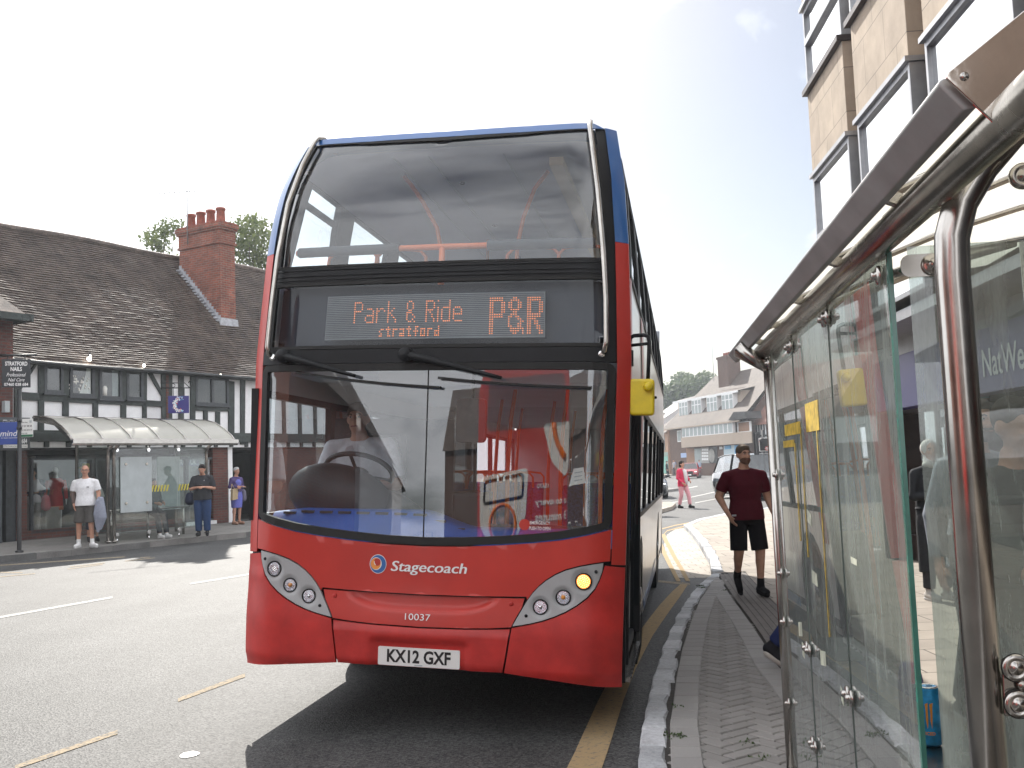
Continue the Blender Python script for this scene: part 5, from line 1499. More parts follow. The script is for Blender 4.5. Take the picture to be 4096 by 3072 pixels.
fs=thing("shop_fascia", "charcoal shop fascia with white lettering behind the bus stop pole", "shop sign", fpt((a[0]+b[0])/2, a[1], 0.55))
def local_part(root, name, mb, m, parent=None, **k):
 off=Vector(root.location);mb.v=[tuple(Vector(v)-off)for v in mb.v];return obj(name, mb, m, parent or root, **k)
mb=MB();front_box(mb, a[0]-1.5, b[0], a[1], b[1], 0.45, 0.62);local_part(fs, "board", mb, M['grey_sign'])
def fs_text(body, x0, y0, x1, y1, out, root, name, m=M['letter_white'], bold=0.02, shear=0.0):
 p, q=fz2(x0, y1, out), fz2(x1, y0, out)
 mb=MB();text_mb(mb, body, fpt((p[0]+q[0])/2, (p[1]+q[1])/2, out), FD, (0, 0, 1), q[0]-p[0], q[1]-p[1], bold, shear)
 return local_part(root, name, mb, m, recalc=False)
fs_text("STRATFORD NAILS", 22, 566, 235, 606, 0.626, fs, "lettering")
fs_text("07460 038 684", 40, 712, 218, 752, 0.626, fs, "phone_number")
mb=MB();p, q=fz2(25, 788, .62), fz2(220, 760, .62);front_box(mb, p[0], q[0], p[1], q[1], 0.62, 0.63);local_part(fs, "white_strip", mb, M['white_sign'])
fs_text("OPEN Monday to Saturday 9am to 6pm", 30, 768, 215, 780, 0.634, fs, "small_print", M['letter_black'], 0.0)
def facing(px, py, out, wpx, hpx):
 """board centre, its axes and its size in metres, facing the viewer's end of the street"""
 s, z=f_px(px, py, out);c=fpt(s, z, out)
 ax=Vector((0.93, 0.37, 0)).normalized()
 d=(c-CAM_C).length;k=d/FPX
 cosv=abs(ax.dot(Vector((1, 0, 0))))
 return c, ax, wpx*k/cosv, hpx*k
def hang_sign(name, label, cat, rect, out, m):
 cx, cy=z2((rect[0]+rect[2])/2, (rect[1]+rect[3])/2)
 c, ax, w, h=facing(cx, cy, out, (rect[2]-rect[0])*.4973, (rect[3]-rect[1])*.4973)
 t=thing(name, label, cat, c)
 mb=MB();ay=Vector((0, 0, 1));nn=ax.cross(ay)
 mb.prism([(-w/2, -h/2), (w/2, -h/2), (w/2, h/2), (-w/2, h/2)], nn*-0.02, ax, ay, 0.04)
 obj("board", mb, m, t, bevel=0.004)
 return t, ax, w, h, nn
def sign_text(t, ax, nn, body, x, y, w, h, m, bold=0.02, shear=0.0, name="lettering"):
 mb=MB();text_mb(mb, body, ax*x+Vector((0, 0, y))+nn*0.024, ax, (0, 0, 1), w, h, bold, shear)
 return obj(name, mb, m, t, recalc=False)
t, ax, w, h, nn=hang_sign("hanging_sign", "black hanging sign reading STRATFORD NAILS on a bracket at the left edge", "sign", (45, 85, 218, 290), 0.9, M['black_sign'])
sign_text(t, ax, nn, "STRATFORD", 0, h*.34, w*.78, h*.15, M['letter_white'], 0.03)
sign_text(t, ax, nn, "NAILS", 0, h*.15, w*.40, h*.15, M['letter_white'], 0.03)
sign_text(t, ax, nn, "Professional", 0, -h*.05, w*.68, h*.13, M['letter_white'], 0.0, 0.4)
sign_text(t, ax, nn, "Nail Care", 0, -h*.23, w*.58, h*.12, M['letter_white'], 0.0, 0.4)
sign_text(t, ax, nn, "07460 038 684", 0, -h*.395, w*.84, h*.11, M['letter_white'], 0.02)
mb=MB();mb.tube([ax*(-w*.8)+Vector((0, 0, h*.62)), ax*(w*.72)+Vector((0, 0, h*.66))], 0.03, 8);mb.tube([Vector((0, 0, h*.5))-ax*w*.3, Vector((0, 0, h*.62))-ax*w*.3], 0.012, 6);mb.tube([Vector((0, 0, h*.5))+ax*w*.3, Vector((0, 0, h*.64))+ax*w*.3], 0.012, 6)
obj("bracket", mb, M['black_metal'], t)
t, ax, w, h, nn=hang_sign("hanging_sign", "square navy sign with a dotted C emblem hanging from a scrolled iron bracket", "sign", (1366, 372, 1507, 505), 0.75, M['navy_sign'])
mbs=[MB(), MB(), MB()]
for k in range(190):
 a_=random.gauss(PI, 0.95);r_=h*(0.30+random.gauss(0, 0.05))
 if abs(a_-PI)>2.35:continue
 x, y=r_*0.92*math.cos(a_)+h*.05+random.gauss(0, .008), r_*1.12*math.sin(a_)
 rr_=random.uniform(0.010, 0.019)
 b_=random.choice((0, 0, 0, 1, 2))
 mbs[b_].add([ax*(x+rr_*math.cos(q*PI/4))+Vector((0, 0, y+rr_*math.sin(q*PI/4)))+nn*(0.024+0.0003*(k%7))for q in range(8)], [tuple(range(8))])
for m_, nm, b_ in zip((M['letter_white'], M['red_trim'], mat("sky blue dots", (0.2, 0.5, 0.7), 0.5)), ("white_dots", "red_dots", "blue_dots"), mbs):obj(nm, b_, m_, t, recalc=False)
mb=MB()
zt=h*.5+0.2
mb.tube([ax*(-w*.85)+Vector((0, 0, zt+.02)), ax*(w*.55)+Vector((0, 0, zt+.02)), ax*(w*.66)+Vector((0, 0, zt+.10))], 0.016, 6)
mb.tube([ax*(-w*.85)+Vector((0, 0, zt+.16)), ax*(w*.30)+Vector((0, 0, zt+.16)), ax*(w*.55)+Vector((0, 0, zt+.02))], 0.014, 6)
mb.tube([ax*(w*.60+0.06*math.cos(q))+Vector((0, 0, zt+.14+0.08*math.sin(q)))for q in[i*.5-1.5 for i in range(10)]], 0.014, 6)
for x in(-.25, .28):mb.tube([ax*(w*x)+Vector((0, 0, h*.5)), ax*(w*x)+Vector((0, 0, zt+.02))], 0.010, 6)
mb.tube([ax*(-w*.25+0.05*math.cos(q))+Vector((0, 0, zt+.09+0.05*math.sin(q)))for q in[i*.6 for i in range(11)]], 0.010, 6)
obj("bracket", mb, M['black_metal'], t)
t, ax, w, h, nn=hang_sign("hanging_sign", "royal blue sign reading mind hanging over the left edge of the pavement", "sign", (-40, 590, 130, 752), 1.1, M['blue_sign'])
sign_text(t, ax, nn, "mind", w*.12, h*.0, w*.62, h*.26, M['letter_white'], 0.0, 0.25)
sign_text(t, ax, nn, "for better mental health", w*.14, -h*.2, w*.58, h*.05, M['letter_white'], 0.0)
mb=MB();mb.tube([ax*-w*.5+Vector((0, 0, h*.55)), ax*w*.5+Vector((0, 0, h*.55))], 0.014, 6);obj("bracket", mb, M['black_metal'], t)
pb=at_plane(77, 2212, (0, 0, 0.15), (0, 0, 1))
kx_=(pb-CAM_C).length/FPX
ptop=at_y(70, 1560, pb.y)
bs=thing("bus_stop_pole", "black bus stop pole with a white timetable flag near the left kerb", "bus stop pole", pb)
mb=MB();mb.tube([(0, 0, -0.05), (0, 0, 0.0), (0, 0, ptop.z-pb.z)], 0.047, 14);mb.lathe([(0.09, 0), (0.085, 0.05), (0.055, 0.06)], (0, 0, 0), (0, 0, 1), 14);obj("pole", mb, M['black_metal'], bs)
p0, p1=at_y(84, 1749, pb.y)-pb, at_y(132, 1674, pb.y)-pb
mb=MB();mb.box(((p0.x+p1.x)/2, 0, (p0.z+p1.z)/2), (p1.x-p0.x, 0.02, p1.z-p0.z));fl=obj("flag", mb, M['white_sign'], bs)
fw, fh, fc=p1.x-p0.x, p1.z-p0.z, (p0+p1)/2
def flag_text(body, x, y, w, h, m=M['letter_black'], bold=0.02):
 mb=MB();text_mb(mb, body, (fc.x+x*fw, -0.014, fc.z+y*fh), (1, 0, 0), (0, 0, 1), w*fw, h*fh, bold);obj("lettering", mb, m, fl, recalc=False)
flag_text("Bus stop", -.18, .30, .5, .09);flag_text("19 27 28 50", 0, .10, .85, .10);flag_text("51 X50 229 X18", 0, -.12, .85, .08);flag_text("X16 X20", -.2, -.30, .5, .07)
mb=MB();mb.box((fc.x, -0.012, p0.z+0.03), (fw, 0.004, 0.05));obj("green_stripe", mb, M['green'], fl)
mb=MB()
bx, bz=fc.x+fw*.32, fc.z+fh*.34
mb.box((bx, -0.012, bz), (fw*.2, 0.004, fh*.14));obj("bus_symbol", mb, M['poster_grey'], fl)
mb=MB();mb.lathe([(0.062, -.03), (0.062, .03)], (0, 0, fc.z), (0, 0, 1), 12);mb.lathe([(0.062, -.03), (0.062, .03)], (0, 0, fc.z+fh*.42), (0, 0, 1), 12);obj("flag_clamp", mb, M['black_metal'], fl)
# ------------------------------------------------------------------ bus shelter across the road
SA=Vector((0.55, 0.835, 0)).normalized();SNn=Vector((SA.y, -SA.x, 0))
sp0=at_plane(440, 2168, (0, 0, 0.2), (0, 0, 1))
sh=thing("bus_shelter", "glass bus shelter with a curved milky roof across the road", "bus shelter", sp0)
def S(s, o, z):return SA*s+SNn*o+Vector((0, 0, z))
L_=2.9
mb=MB()
arc=[(0.30, 2.40), (0.15, 2.55), (-0.15, 2.76), (-0.5, 2.93), (-0.9, 3.03), (-1.3, 3.06)]
for i in range(6):
 s0, s1=-1.15+i*0.80, -1.15+(i+1)*0.80
 a=[S(s0, o, z)for o, z in arc]+[S(s1, o, z)for o, z in arc]
 n_=len(arc)
 mb.add(a, [(k, k+1, n_+k+1, n_+k)for k in range(n_-1)], True)
rf=obj("roof", mb, M['roof_panel'], sh)
mb=MB()
for i in range(7):mb.tube([S(-1.15+i*.8, o, z+.012)for o, z in arc], 0.018, 6)
for i in(0, 6):mb.tube([S(-1.15+i*.8, o, z-.03)for o, z in arc], 0.03, 6)
obj("roof_rib", mb, M['steel'], rf)
mb=MB();mb.bar(S(-1.2, .33, 2.40), S(3.70, .33, 2.40), 0.07, 0.10);mb.tube([S(-1.2, .30, 2.33), S(3.7, .30, 2.33)], 0.035, 10);obj("front_gutter", mb, M['steel'], rf)
mb=MB();mb.tube([S(-1.15, -1.3, 3.05), S(3.65, -1.3, 3.05)], 0.04, 8);obj("back_beam", mb, M['steel'], rf)
mb=MB();mb.prism([(o, z)for o, z in arc]+[(-1.3, 2.96), (-.4, 2.80), (.2, 2.42)], S(-1.17, 0, 0), SNn, (0, 0, 1), 0.02);obj("roof_end_plate", mb, M['steel_dark'], rf)
for s_, o_ in((-0.05, 0), (0.10, 0.02), (L_, 0)):
 mb=MB();mb.tube([S(s_, o_, -0.05), S(s_, o_, 2.05), S(s_, o_+.03, 2.2), S(s_, o_+.2, 2.33)], 0.042, 10);mb.lathe([(0.08, 0), (0.08, 0.02), (0.045, 0.03)], S(s_, o_, 0), (0, 0, 1), 12);obj("post", mb, M['steel'], sh)
mb=MB();mb.tube([S(-0.05, -1.25, -0.05), S(-0.05, -1.25, 2.9), S(-.05, -1.2, 3.02)], 0.042, 10);obj("post", mb, M['steel'], sh)
mb=MB();mb.tube([S(L_, -1.25, -0.05), S(L_, -1.25, 2.9), S(L_, -1.2, 3.02)], 0.042, 10);obj("post", mb, M['steel'], sh)
for k in range(3):
 s0, s1=0.16+k*0.905, 0.16+(k+1)*0.905-0.012
 mb=MB();mb.face([S(s0, 0, 0.18), S(s1, 0, 0.18), S(s1, 0, 2.24), S(s0, 0, 2.24)]);g=obj("glass_panel", mb, M['shelter_glass_far'], sh)
 for z in(0.16, 2.2):
  mb=MB();mb.cyl(S(s0+.03, .03, z), S(s0+.03, -.03, z), 0.045, 12);mb.tube([S(s0+.03, 0, z-.1), S(s0+.03, 0, -.02)]if z<1 else[S(s0+.03, 0, z), S(s0+.03, 0, z+.1)], 0.02, 6);obj("glass_clamp", mb, M['chrome'], g)
mb=MB();mb.face([S(L_, -.05, 0.18), S(L_, -1.2, 0.18), S(L_, -1.2, 2.3), S(L_, -.05, 2.3)]);obj("glass_panel", mb, M['shelter_glass_far'], sh)
mb=MB();mb.face([S(-.05, -.05, 0.18), S(-.05, -1.2, 0.18), S(-.05, -1.2, 2.3), S(-.05, -.05, 2.3)]);obj("glass_panel", mb, M['shelter_glass_far'], sh)
mb=MB();mb.box((0, 0, 0), (0.9, 0.02, 1.35), rot=Matrix((SA, SNn, (0, 0, 1))).transposed());mb.v=[tuple(Vector(v)+S(0.72, 0.03, 1.35))for v in mb.v]
pst=obj("timetable_case", mb, M['poster_grey'], sh, bevel=0.008)
mb=MB()
for s_ in(0.42, 1.02):
 for z in(0.9, 1.85):mb.cyl(S(s_, .04, z), S(s_, .06, z), 0.035, 10)
obj("case_bolts", mb, M['steel_dark'], pst)
mb=MB();mb.box((0, 0, 0), (0.72, 0.02, 1.4), rot=Matrix((SA, SNn, (0, 0, 1))).transposed());mb.v=[tuple(Vector(v)+S(2.4, -0.9, 1.35))for v in mb.v];obj("timetable_case", mb, M['poster_grey'], sh)
for s_ in(1.35, 2.25):
 mb=MB()
 for k in range(7):
  a=S(s_-.28+k*.09, .012, 1.15);mb.add([a, a+SA*.045, a+SA*.095+Vector((0, 0, .16)), a+SA*.05+Vector((0, 0, .16))], [(0, 1, 2, 3)])
 obj("hatch_sticker", mb, M['sticker_yellow'], sh)
mb=MB();mb.tube([S(0.2, -.45, 0.72), S(2.7, -.45, 0.72)], 0.035, 10)
for s_ in(0.35, 1.4, 2.5):mb.tube([S(s_, -.45, 0), S(s_, -.45, 0.72)], 0.032, 8)
obj("perch_rail", mb, M['steel'], sh)
# ------------------------------------------------------------------ bus shelter on the right, close to the camera
QD=Vector((0.127, 1, 0)).normalized();QN=Vector((-QD.y, QD.x, 0))
def Q(y, o=0.0, z=0.0):
 """y metres ahead along the shelter's road-side line, o towards the road"""
 return Vector((0.64+0.127*y, y, 0))+QN*o+Vector((0, 0, z))
rs_o=Q(5.0, 0, PH)
rs=thing("bus_shelter", "glass and stainless steel bus shelter filling the right edge close to the camera", "bus shelter", rs_o)
def rpart(name, mb, m, parent=None, **k):
 mb.v=[tuple(Vector(v)-rs_o)for v in mb.v];return obj(name, mb, m, parent or rs, **k)
def qpx(px, py, o=0.0):
 p=at_plane(px, py, Q(3.0, o), QN);return p
YF, YN=5.0, 2.02
mb=MB();mb.tube([Q(YF, 0, PH-.05), Q(YF, 0, 2.08)], 0.027, 16);mb.lathe([(0.07, 0), (0.07, 0.012), (0.03, 0.02)], Q(YF, 0, PH), (0, 0, 1), 16)
mb.box(Q(YF-.03, 0.0, 1.1), (0.012, 0.03, 2.0), rot=Matrix.Rotation(R(-7), 3, 'Z'));rpart("post", mb, M['steel'])
top=Q(YN, 0, 0)
mb=MB();mb.tube([Q(YN, 0, PH-.05), Q(YN, 0, 1.7), Q(YN, 0, 1.95), Q(YN, -0.004, 2.03), Q(YN, -0.025, 2.10), Q(YN, -0.07, 2.17), Q(YN, -0.13, 2.235), Q(YN, -0.22, 2.30), Q(YN, -0.40, 2.38), Q(YN, -0.7, 2.48), Q(YN, -1.2, 2.58)], [0.034]*7+[0.032, 0.03, 0.03, 0.03], 20);mb.lathe([(0.07, 0), (0.07, 0.012), (0.03, 0.02)], Q(YN, 0, PH), (0, 0, 1), 16);rpart("post", mb, M['steel'])
mb=MB();mb.tube([Q(YF, 0, 2.06), Q(YF, -0.06, 2.16), Q(YF, -0.22, 2.30), Q(YF, -0.7, 2.48), Q(YF, -1.2, 2.6)], 0.024, 12);rpart("roof_arm", mb, M['steel_dark'])
mb=MB();mb.tube([Q(YF, 0.0, 2.045), Q(YF+0.02, 0.14, 2.165)], 0.030, 14);mb.prism([(0, 2.02), (0.16, 2.12), (0.15, 2.17), (0.0, 2.10)], Q(YF+.05, 0, 0), QN, (0, 0, 1), 0.012);rpart("roof_arm", mb, M['steel'])
for y in(1.35, 1.1):
 pass
for y in(YF, YN):
 mb=MB();mb.tube([Q(y, -1.25, PH-.05), Q(y, -1.25, 2.6)], 0.03, 12);rpart("post", mb, M['steel'])
mb=MB();mb.tube([Q(YF+.12, 0.02, 2.135), Q(0.2, 0.02, 2.135)], 0.038, 18);rpart("roof_beam", mb, M['steel_dark'])
mb=MB()
prof=[(0.094, 2.150), (0.130, 2.194), (0.130, 2.201), (0.122, 2.206), (0.085, 2.205), (0.070, 2.195), (0.070, 2.158), (0.076, 2.151)]
y0, y1=1.59, 5.72
A=[Q(y0, o, z)for o, z in prof];B=[Q(y1, o, z)for o, z in prof];n_=len(prof)
mb.add(A+B, [(i, (i+1)%n_, n_+(i+1)%n_, n_+i)for i in range(n_)]+[tuple(range(n_))[::-1], tuple(range(n_, 2*n_))]);fascia=rpart("roof_fascia", mb, M['steel_fascia'], bevel=0.003)
for y in(2.2, 2.9, 3.6, 4.25, 4.85):
 mb=MB();mb.bar(Q(y, 0.03, 2.150), Q(y, 0.075, 2.170), 0.03, 0.026)
 rpart("roof_bracket", mb, M['steel_dark'])
arc=[(0.112, 2.206), (0.0, 2.25), (-0.15, 2.31), (-0.35, 2.40), (-0.6, 2.49), (-0.9, 2.57), (-1.3, 2.62)]
roofs=None
for k in range(5):
 s0, s1=1.62+k*0.82, 1.62+(k+1)*0.82-0.012
 a=[Q(s0, o, z)for o, z in arc]+[Q(s1, o, z)for o, z in arc];n_=len(arc)
 mb=MB();mb.add(a, [(j, j+1, n_+j+1, n_+j)for j in range(n_-1)], True);sh_=rpart("roof_sheet", mb, M['roof_panel'])
 mb=MB();mb.tube([Q(s0, o, z-.014)for o, z in[(0.06, 2.222)]+arc[1:]], 0.012, 8);rpart("roof_rib", mb, M['steel_dark'], sh_)
pts=[(3776, 322), (3784, 300), (4085, 55), (4110, 45), (4200, 60), (4200, 300), (4118, 310), (4098, 330), (4086, 380), (4074, 500), (4055, 535), (4025, 542), (3998, 528)]
pn=QD
E3=[at_plane(px, py, Q(1.585, 0.12, 2.15), pn)for px, py in pts]
o3=E3[0];ax=QN*-1;ay=Vector((0, 0, 1))
poly=[((p-o3).dot(ax), (p-o3).dot(ay))for p in E3]
mb=MB();mb.prism(poly, o3-QD*0.004, ax, ay, 0.007);ep=rpart("roof_end_plate", mb, M['mirror_plate'], bevel=0.0015)
for px, py in((3856, 307), (4012, 458)):
 c=at_plane(px, py, Q(1.575, 0.12, 2.15), pn)
 mb=MB();mb.lathe([(0.008, 0), (0.007, 0.003), (0.002, 0.005), (0.001, 0.005)], c, -QD, 14);rpart("rivet", mb, M['steel'], ep)
PY=[5.0-0.06, 4.2, 3.37, 2.52]
ZG0, ZG1=0.16, 2.105
panes=[]
for a, b in zip(PY, PY[1:]):
 mb=MB();mb.face([Q(a, 0, ZG0), Q(b+.006, 0, ZG0), Q(b+.006, 0, ZG1), Q(a, 0, ZG1)]);g=rpart("glass_panel", mb, M['shelter_glass'])
 panes.append(g)
 mb=MB();mb.bar(Q(b+.006, 0.0, ZG0), Q(b+.006, 0.0, ZG1), 0.006, 0.002, up=QD);rpart("pane_edge", mb, M['pane_seam'], g)
mb=MB();mb.bar(Q(2.515, 0.0, ZG0), Q(2.515, 0.0, ZG1), 0.012, 0.014, up=QD);rpart("pane_edge", mb, M['glass_edge'], panes[-1])
CD=-QN
def Ept(x, z, y=2.46):return Q(y, 0, 0)+CD*x+Vector((0, 0, z))
mb=MB();mb.face([Ept(0.03, ZG0), Ept(0.95, ZG0), Ept(0.95, ZG1), Ept(0.03, ZG1)]);eg=rpart("glass_panel", mb, M['shelter_glass'])
def disc_clamp(c, axis, r, both=True, m='steel'):
 mb=MB();ax=Vector(axis).normalized()
 mb.lathe([(r, 0.004), (r, 0.014), (r*.82, 0.017), (r*.45, 0.018), (r*.45, 0.026), (r*.3, 0.030), (0.001, 0.030)], c, ax, 22)
 if both:mb.lathe([(r, 0.004), (r, 0.014), (r*.82, 0.017), (r*.45, 0.018), (r*.45, 0.026), (r*.3, 0.030), (0.001, 0.030)], c, -ax, 22)
 return rpart("glass_clamp", mb, M[m])
RD=0.026
for y in(4.93, 4.2, 3.37, 2.56):
 for z in(2.06, 0.44, 0.82):
  if y==2.56 and z==0.82:continue
  disc_clamp(Q(y+(0.03 if y<4.9 else-0.02), 0, z), QN, RD)
  if y<4.9 and y>2.6:disc_clamp(Q(y-0.035, 0, z), QN, RD)
for y, z in((4.86, 1.52), (4.90, 1.05)):disc_clamp(Q(y, 0, z), QN, RD)
for y in(4.2, 3.37):
 mb=MB();mb.bar(Q(y, -.012, 2.05), Q(y, -.012, 2.12), 0.03, 0.008, up=QD);rpart("hanger", mb, M['steel_dark'])
for z in(2.055, 0.70):
 mb=MB();mb.tube([Q(2.535, -.02, z), Q(2.50, -.035, z), Ept(0.05, z, 2.48)], 0.012, 10)
 mb.prism(rounded([(0.0, -0.028), (0.105, -0.028), (0.105, 0.028), (0.0, 0.028)], 0.026), Ept(0.01, z, 2.452), CD, (0, 0, 1), 0.004)
 rpart("corner_clamp", mb, M['steel'])
 c=Ept(0.085, z, 2.455);disc_clamp(c, -QD, 0.027)
pc=[(4002, 2632), (4180, 2600), (4200, 2860), (4012, 2862)]
E4=[at_plane(px, py, Q(2.0, -0.05, 1), QD)for px, py in pc]
o4=E4[0];poly=[((p-o4).dot(CD), p.z-o4.z)for p in E4]
mb=MB();mb.prism(rounded(poly, 0.006), o4, CD, (0, 0, 1), 0.008);mb.tube([Q(YN, 0, E4[0].z-.05), Q(YN, -0.06, E4[0].z-.05)], 0.012, 8);cp_=rpart("tie_plate", mb, M['steel'], bevel=0.002)
for px, py in((4062, 2670), (4072, 2816)):
 c=at_plane(px, py, Q(1.985, -0.05, 1), QD);mb=MB()
 mb.lathe([(0.026, -.004), (0.026, 0.006), (0.022, 0.009), (0.016, 0.009), (0.013, 0.005), (0.012, 0.010), (0.001, 0.012)], c, -QD, 24);rpart("bolt", mb, M['steel'], cp_)
 mb=MB();mb.lathe([(0.0275, 0), (0.0275, 0.002)], c-QD*0.002, -QD, 24);rpart("washer", mb, M['rubber'], cp_)
c=at_plane(4092, 2742, Q(1.985, -0.05, 1), QD);mb=MB();mb.lathe([(0.012, 0), (0.010, 0.006), (0.001, 0.007)], c, -QD, 16);rpart("bolt", mb, M['steel_dark'], cp_)
c=at_plane(4090, 705, Q(1.985, -0.05, 1), QD);mb=MB();mb.lathe([(0.026, -.004), (0.026, 0.006), (0.022, 0.009), (0.016, 0.009), (0.013, 0.005), (0.012, 0.010), (0.001, 0.012)], c, -QD, 24);rpart("bolt", mb, M['steel_dark'], cp_)
mb=MB();mb.bar(Q(4.75, -.17, 0.765), Q(2.75, -.17, 0.765), 0.20, 0.012);mb.tube([Q(4.75, -.08, 0.755), Q(2.75, -.08, 0.755)], 0.013, 8)
for y in(4.5, 2.95):mb.tube([Q(y, -.20, PH), Q(y, -.20, 0.76)], 0.018, 10)
rpart("perch_seat", mb, M['steel_dark'])
for i, (y, z, w_, h_)in enumerate(((4.02, 1.36, .10, .05), (3.98, 1.13, .12, .05), (3.9, .84, .12, .055), (3.2, 1.27, .09, .02), (4.45, .86, .10, .06), (4.4, .78, .06, .06), (3.55, .78, .04, .05))):
 c=Q(y, 0.001, z);t=random.uniform(-.1, .1)
 P=[c+QD*(a*w_/2)+Vector((0, 0, b*h_/2+a*t*.1))for a, b in((-1, -1), (1, -1), (1, 1), (-1, 1))]
 mb=MB();mb.add(P, [(0, 1, 2, 3)]);rpart("sticker_scrap", mb, M['scrap'])
mb=MB()
for(ya, za, yb, zb, w_)in((4.55, 1.72, 4.1, 1.72, .05), (4.1, 1.72, 4.1, 1.2, .02), (3.95, 1.75, 3.66, 1.75, .11), (4.62, 1.66, 4.3, 1.66, .03), (4.28, 1.66, 4.28, 1.25, .022), (3.72, 1.7, 3.72, .95, .016)):
 mb.bar(Q(ya, 0.0025, za), Q(yb, 0.0025, zb), 0.0006 if abs(za-zb)<.01 else w_, w_ if abs(za-zb)<.01 else 0.0006, up=(0, 0, 1)if abs(za-zb)<.01 else QN)
rpart("yellow_tape", mb, mat("worn yellow tape", (0.52, 0.36, 0.05), 0.7, var=0.4, vscale=25))
can_c=Q(2.97, -0.135, 0.772)
can=thing("drink_can", "blue energy drink can with an orange claw mark standing behind the shelter glass", "drink can", can_c)
mb=MB();mb.lathe([(0.024, 0), (0.033, 0.010), (0.033, 0.146), (0.026, 0.163), (0.026, 0.166), (0.022, 0.164), (0.001, 0.163)], (0, 0, 0), (0, 0, 1), 28)
obj("can_body", mb, mat("blue can print", (0.02, 0.26, 0.55), 0.3, 0.3, var=0.35, vscale=40), can)
mb=MB()
def wrap(x, z, a0=-2.15, r=0.0334):a=a0+x/r;return Vector((r*math.cos(a), r*math.sin(a), z))
for dx in(-0.012, 0.0, 0.012):
 pts=[(dx-.004, .120), (dx+.004, .124), (dx+.0035, .105), (dx+.003, .085), (dx+.002-abs(dx)*.1, .060), (dx, .052), (dx-.003, .075), (dx-.0025, .10)]
 mb.add([wrap(*p)for p in pts], [tuple(range(8))])
pts=[(-.018, .118), (.018, .124), (.016, .114), (-.016, .110)];mb.add([wrap(*p, r=.0335)for p in pts], [(0, 1, 2, 3)])
v, f=text_geo("JUICED", 0.040, 0.012, 0.03);mb.add([wrap(a, 0.038+b)for a, b in v], f)
obj("orange_mark", mb, mat("orange can print", (0.75, 0.27, 0.03), 0.4), can, recalc=False)
mb=MB();mb.lathe([(0.0265, 0.160), (0.0268, 0.166), (0.0235, 0.166), (0.0225, 0.163)], (0, 0, 0), (0, 0, 1), 24);mb.box((0.004, 0, 0.1655), (0.018, 0.009, 0.0015));obj("can_rim", mb, M['chrome'], can)
bc=Q(3.12, -0.125, 0.772)
bt=thing("drink_bottle", "purple energy drink bottle standing just left of the blue can", "drink bottle", bc)
mb=MB();mb.lathe([(0.030, 0), (0.036, 0.008), (0.036, 0.15), (0.030, 0.185), (0.022, 0.200), (0.001, 0.204)], (0, 0, 0), (0, 0, 1), 24);obj("bottle_body", mb, mat("purple print", (0.05, 0.03, 0.22), 0.35, var=0.3, vscale=30), bt)
mb=MB();v, f=text_geo("BOOST", 0.11, 0.022, 0.02)
for a, b in v:pass
mb.add([(lambda q:q)(wrap(b, 0.095+a, -2.2, 0.0366))for a, b in v], f);obj("lettering", mb, mat("pale violet print", (0.30, 0.24, 0.5), 0.4), bt, recalc=False)
# ------------------------------------------------------------------ office building on the right
ob=thing("office_building", "modern office block with tan stone panels and reflective window bays above shops", "office building", (5.0, 8.0, PH))
def opart(name, mb, m, parent=None, **k):
 off=Vector(ob.location);mb.v=[tuple(Vector(v)-off)for v in mb.v];return obj(name, mb, m, parent or ob, **k)
BD=Vector((0.063, 1, 0)).normalized();BN=Vector((-BD.y, BD.x, 0))
def B_(y, o=0.0, z=0.0):return Vector((3.865+0.0625*y, y, 0))+BN*o+Vector((0, 0, z))
def bbox(mb, y0, y1, o0, o1, z0, z1, mi=0):
 P=[B_(y0, o0, z0), B_(y1, o0, z0), B_(y1, o1, z0), B_(y0, o1, z0), B_(y0, o0, z1), B_(y1, o0, z1), B_(y1, o1, z1), B_(y0, o1, z1)]
 return mb.add(P, [(0, 3, 2, 1), (4, 5, 6, 7), (0, 1, 5, 4), (1, 2, 6, 5), (2, 3, 7, 6), (3, 0, 4, 7)], False, mi)
mb=MB();bbox(mb, -14, 15.58, -9, -0.55, 3.3, 13.5);opart("core_wall", mb, M['brick_brown'])
mb=MB();bbox(mb, -14, 15.58, -0.545, -0.50, 3.3, 13.5);opart("recess_panel", mb, mat("dark recess stone", (0.16, 0.12, 0.095), 0.85, var=0.2, vscale=3, bump=0.2, bscale=20))
bays=[(13.50, 15.58), (10.95, 13.05), (8.35, 10.45), (5.75, 7.85), (3.15, 5.25), (0.55, 2.65), (-2.05, 0.05), (-4.65, -2.55), (-7.25, -5.15)]
levels=[3.30, 6.0, 8.7, 11.4]
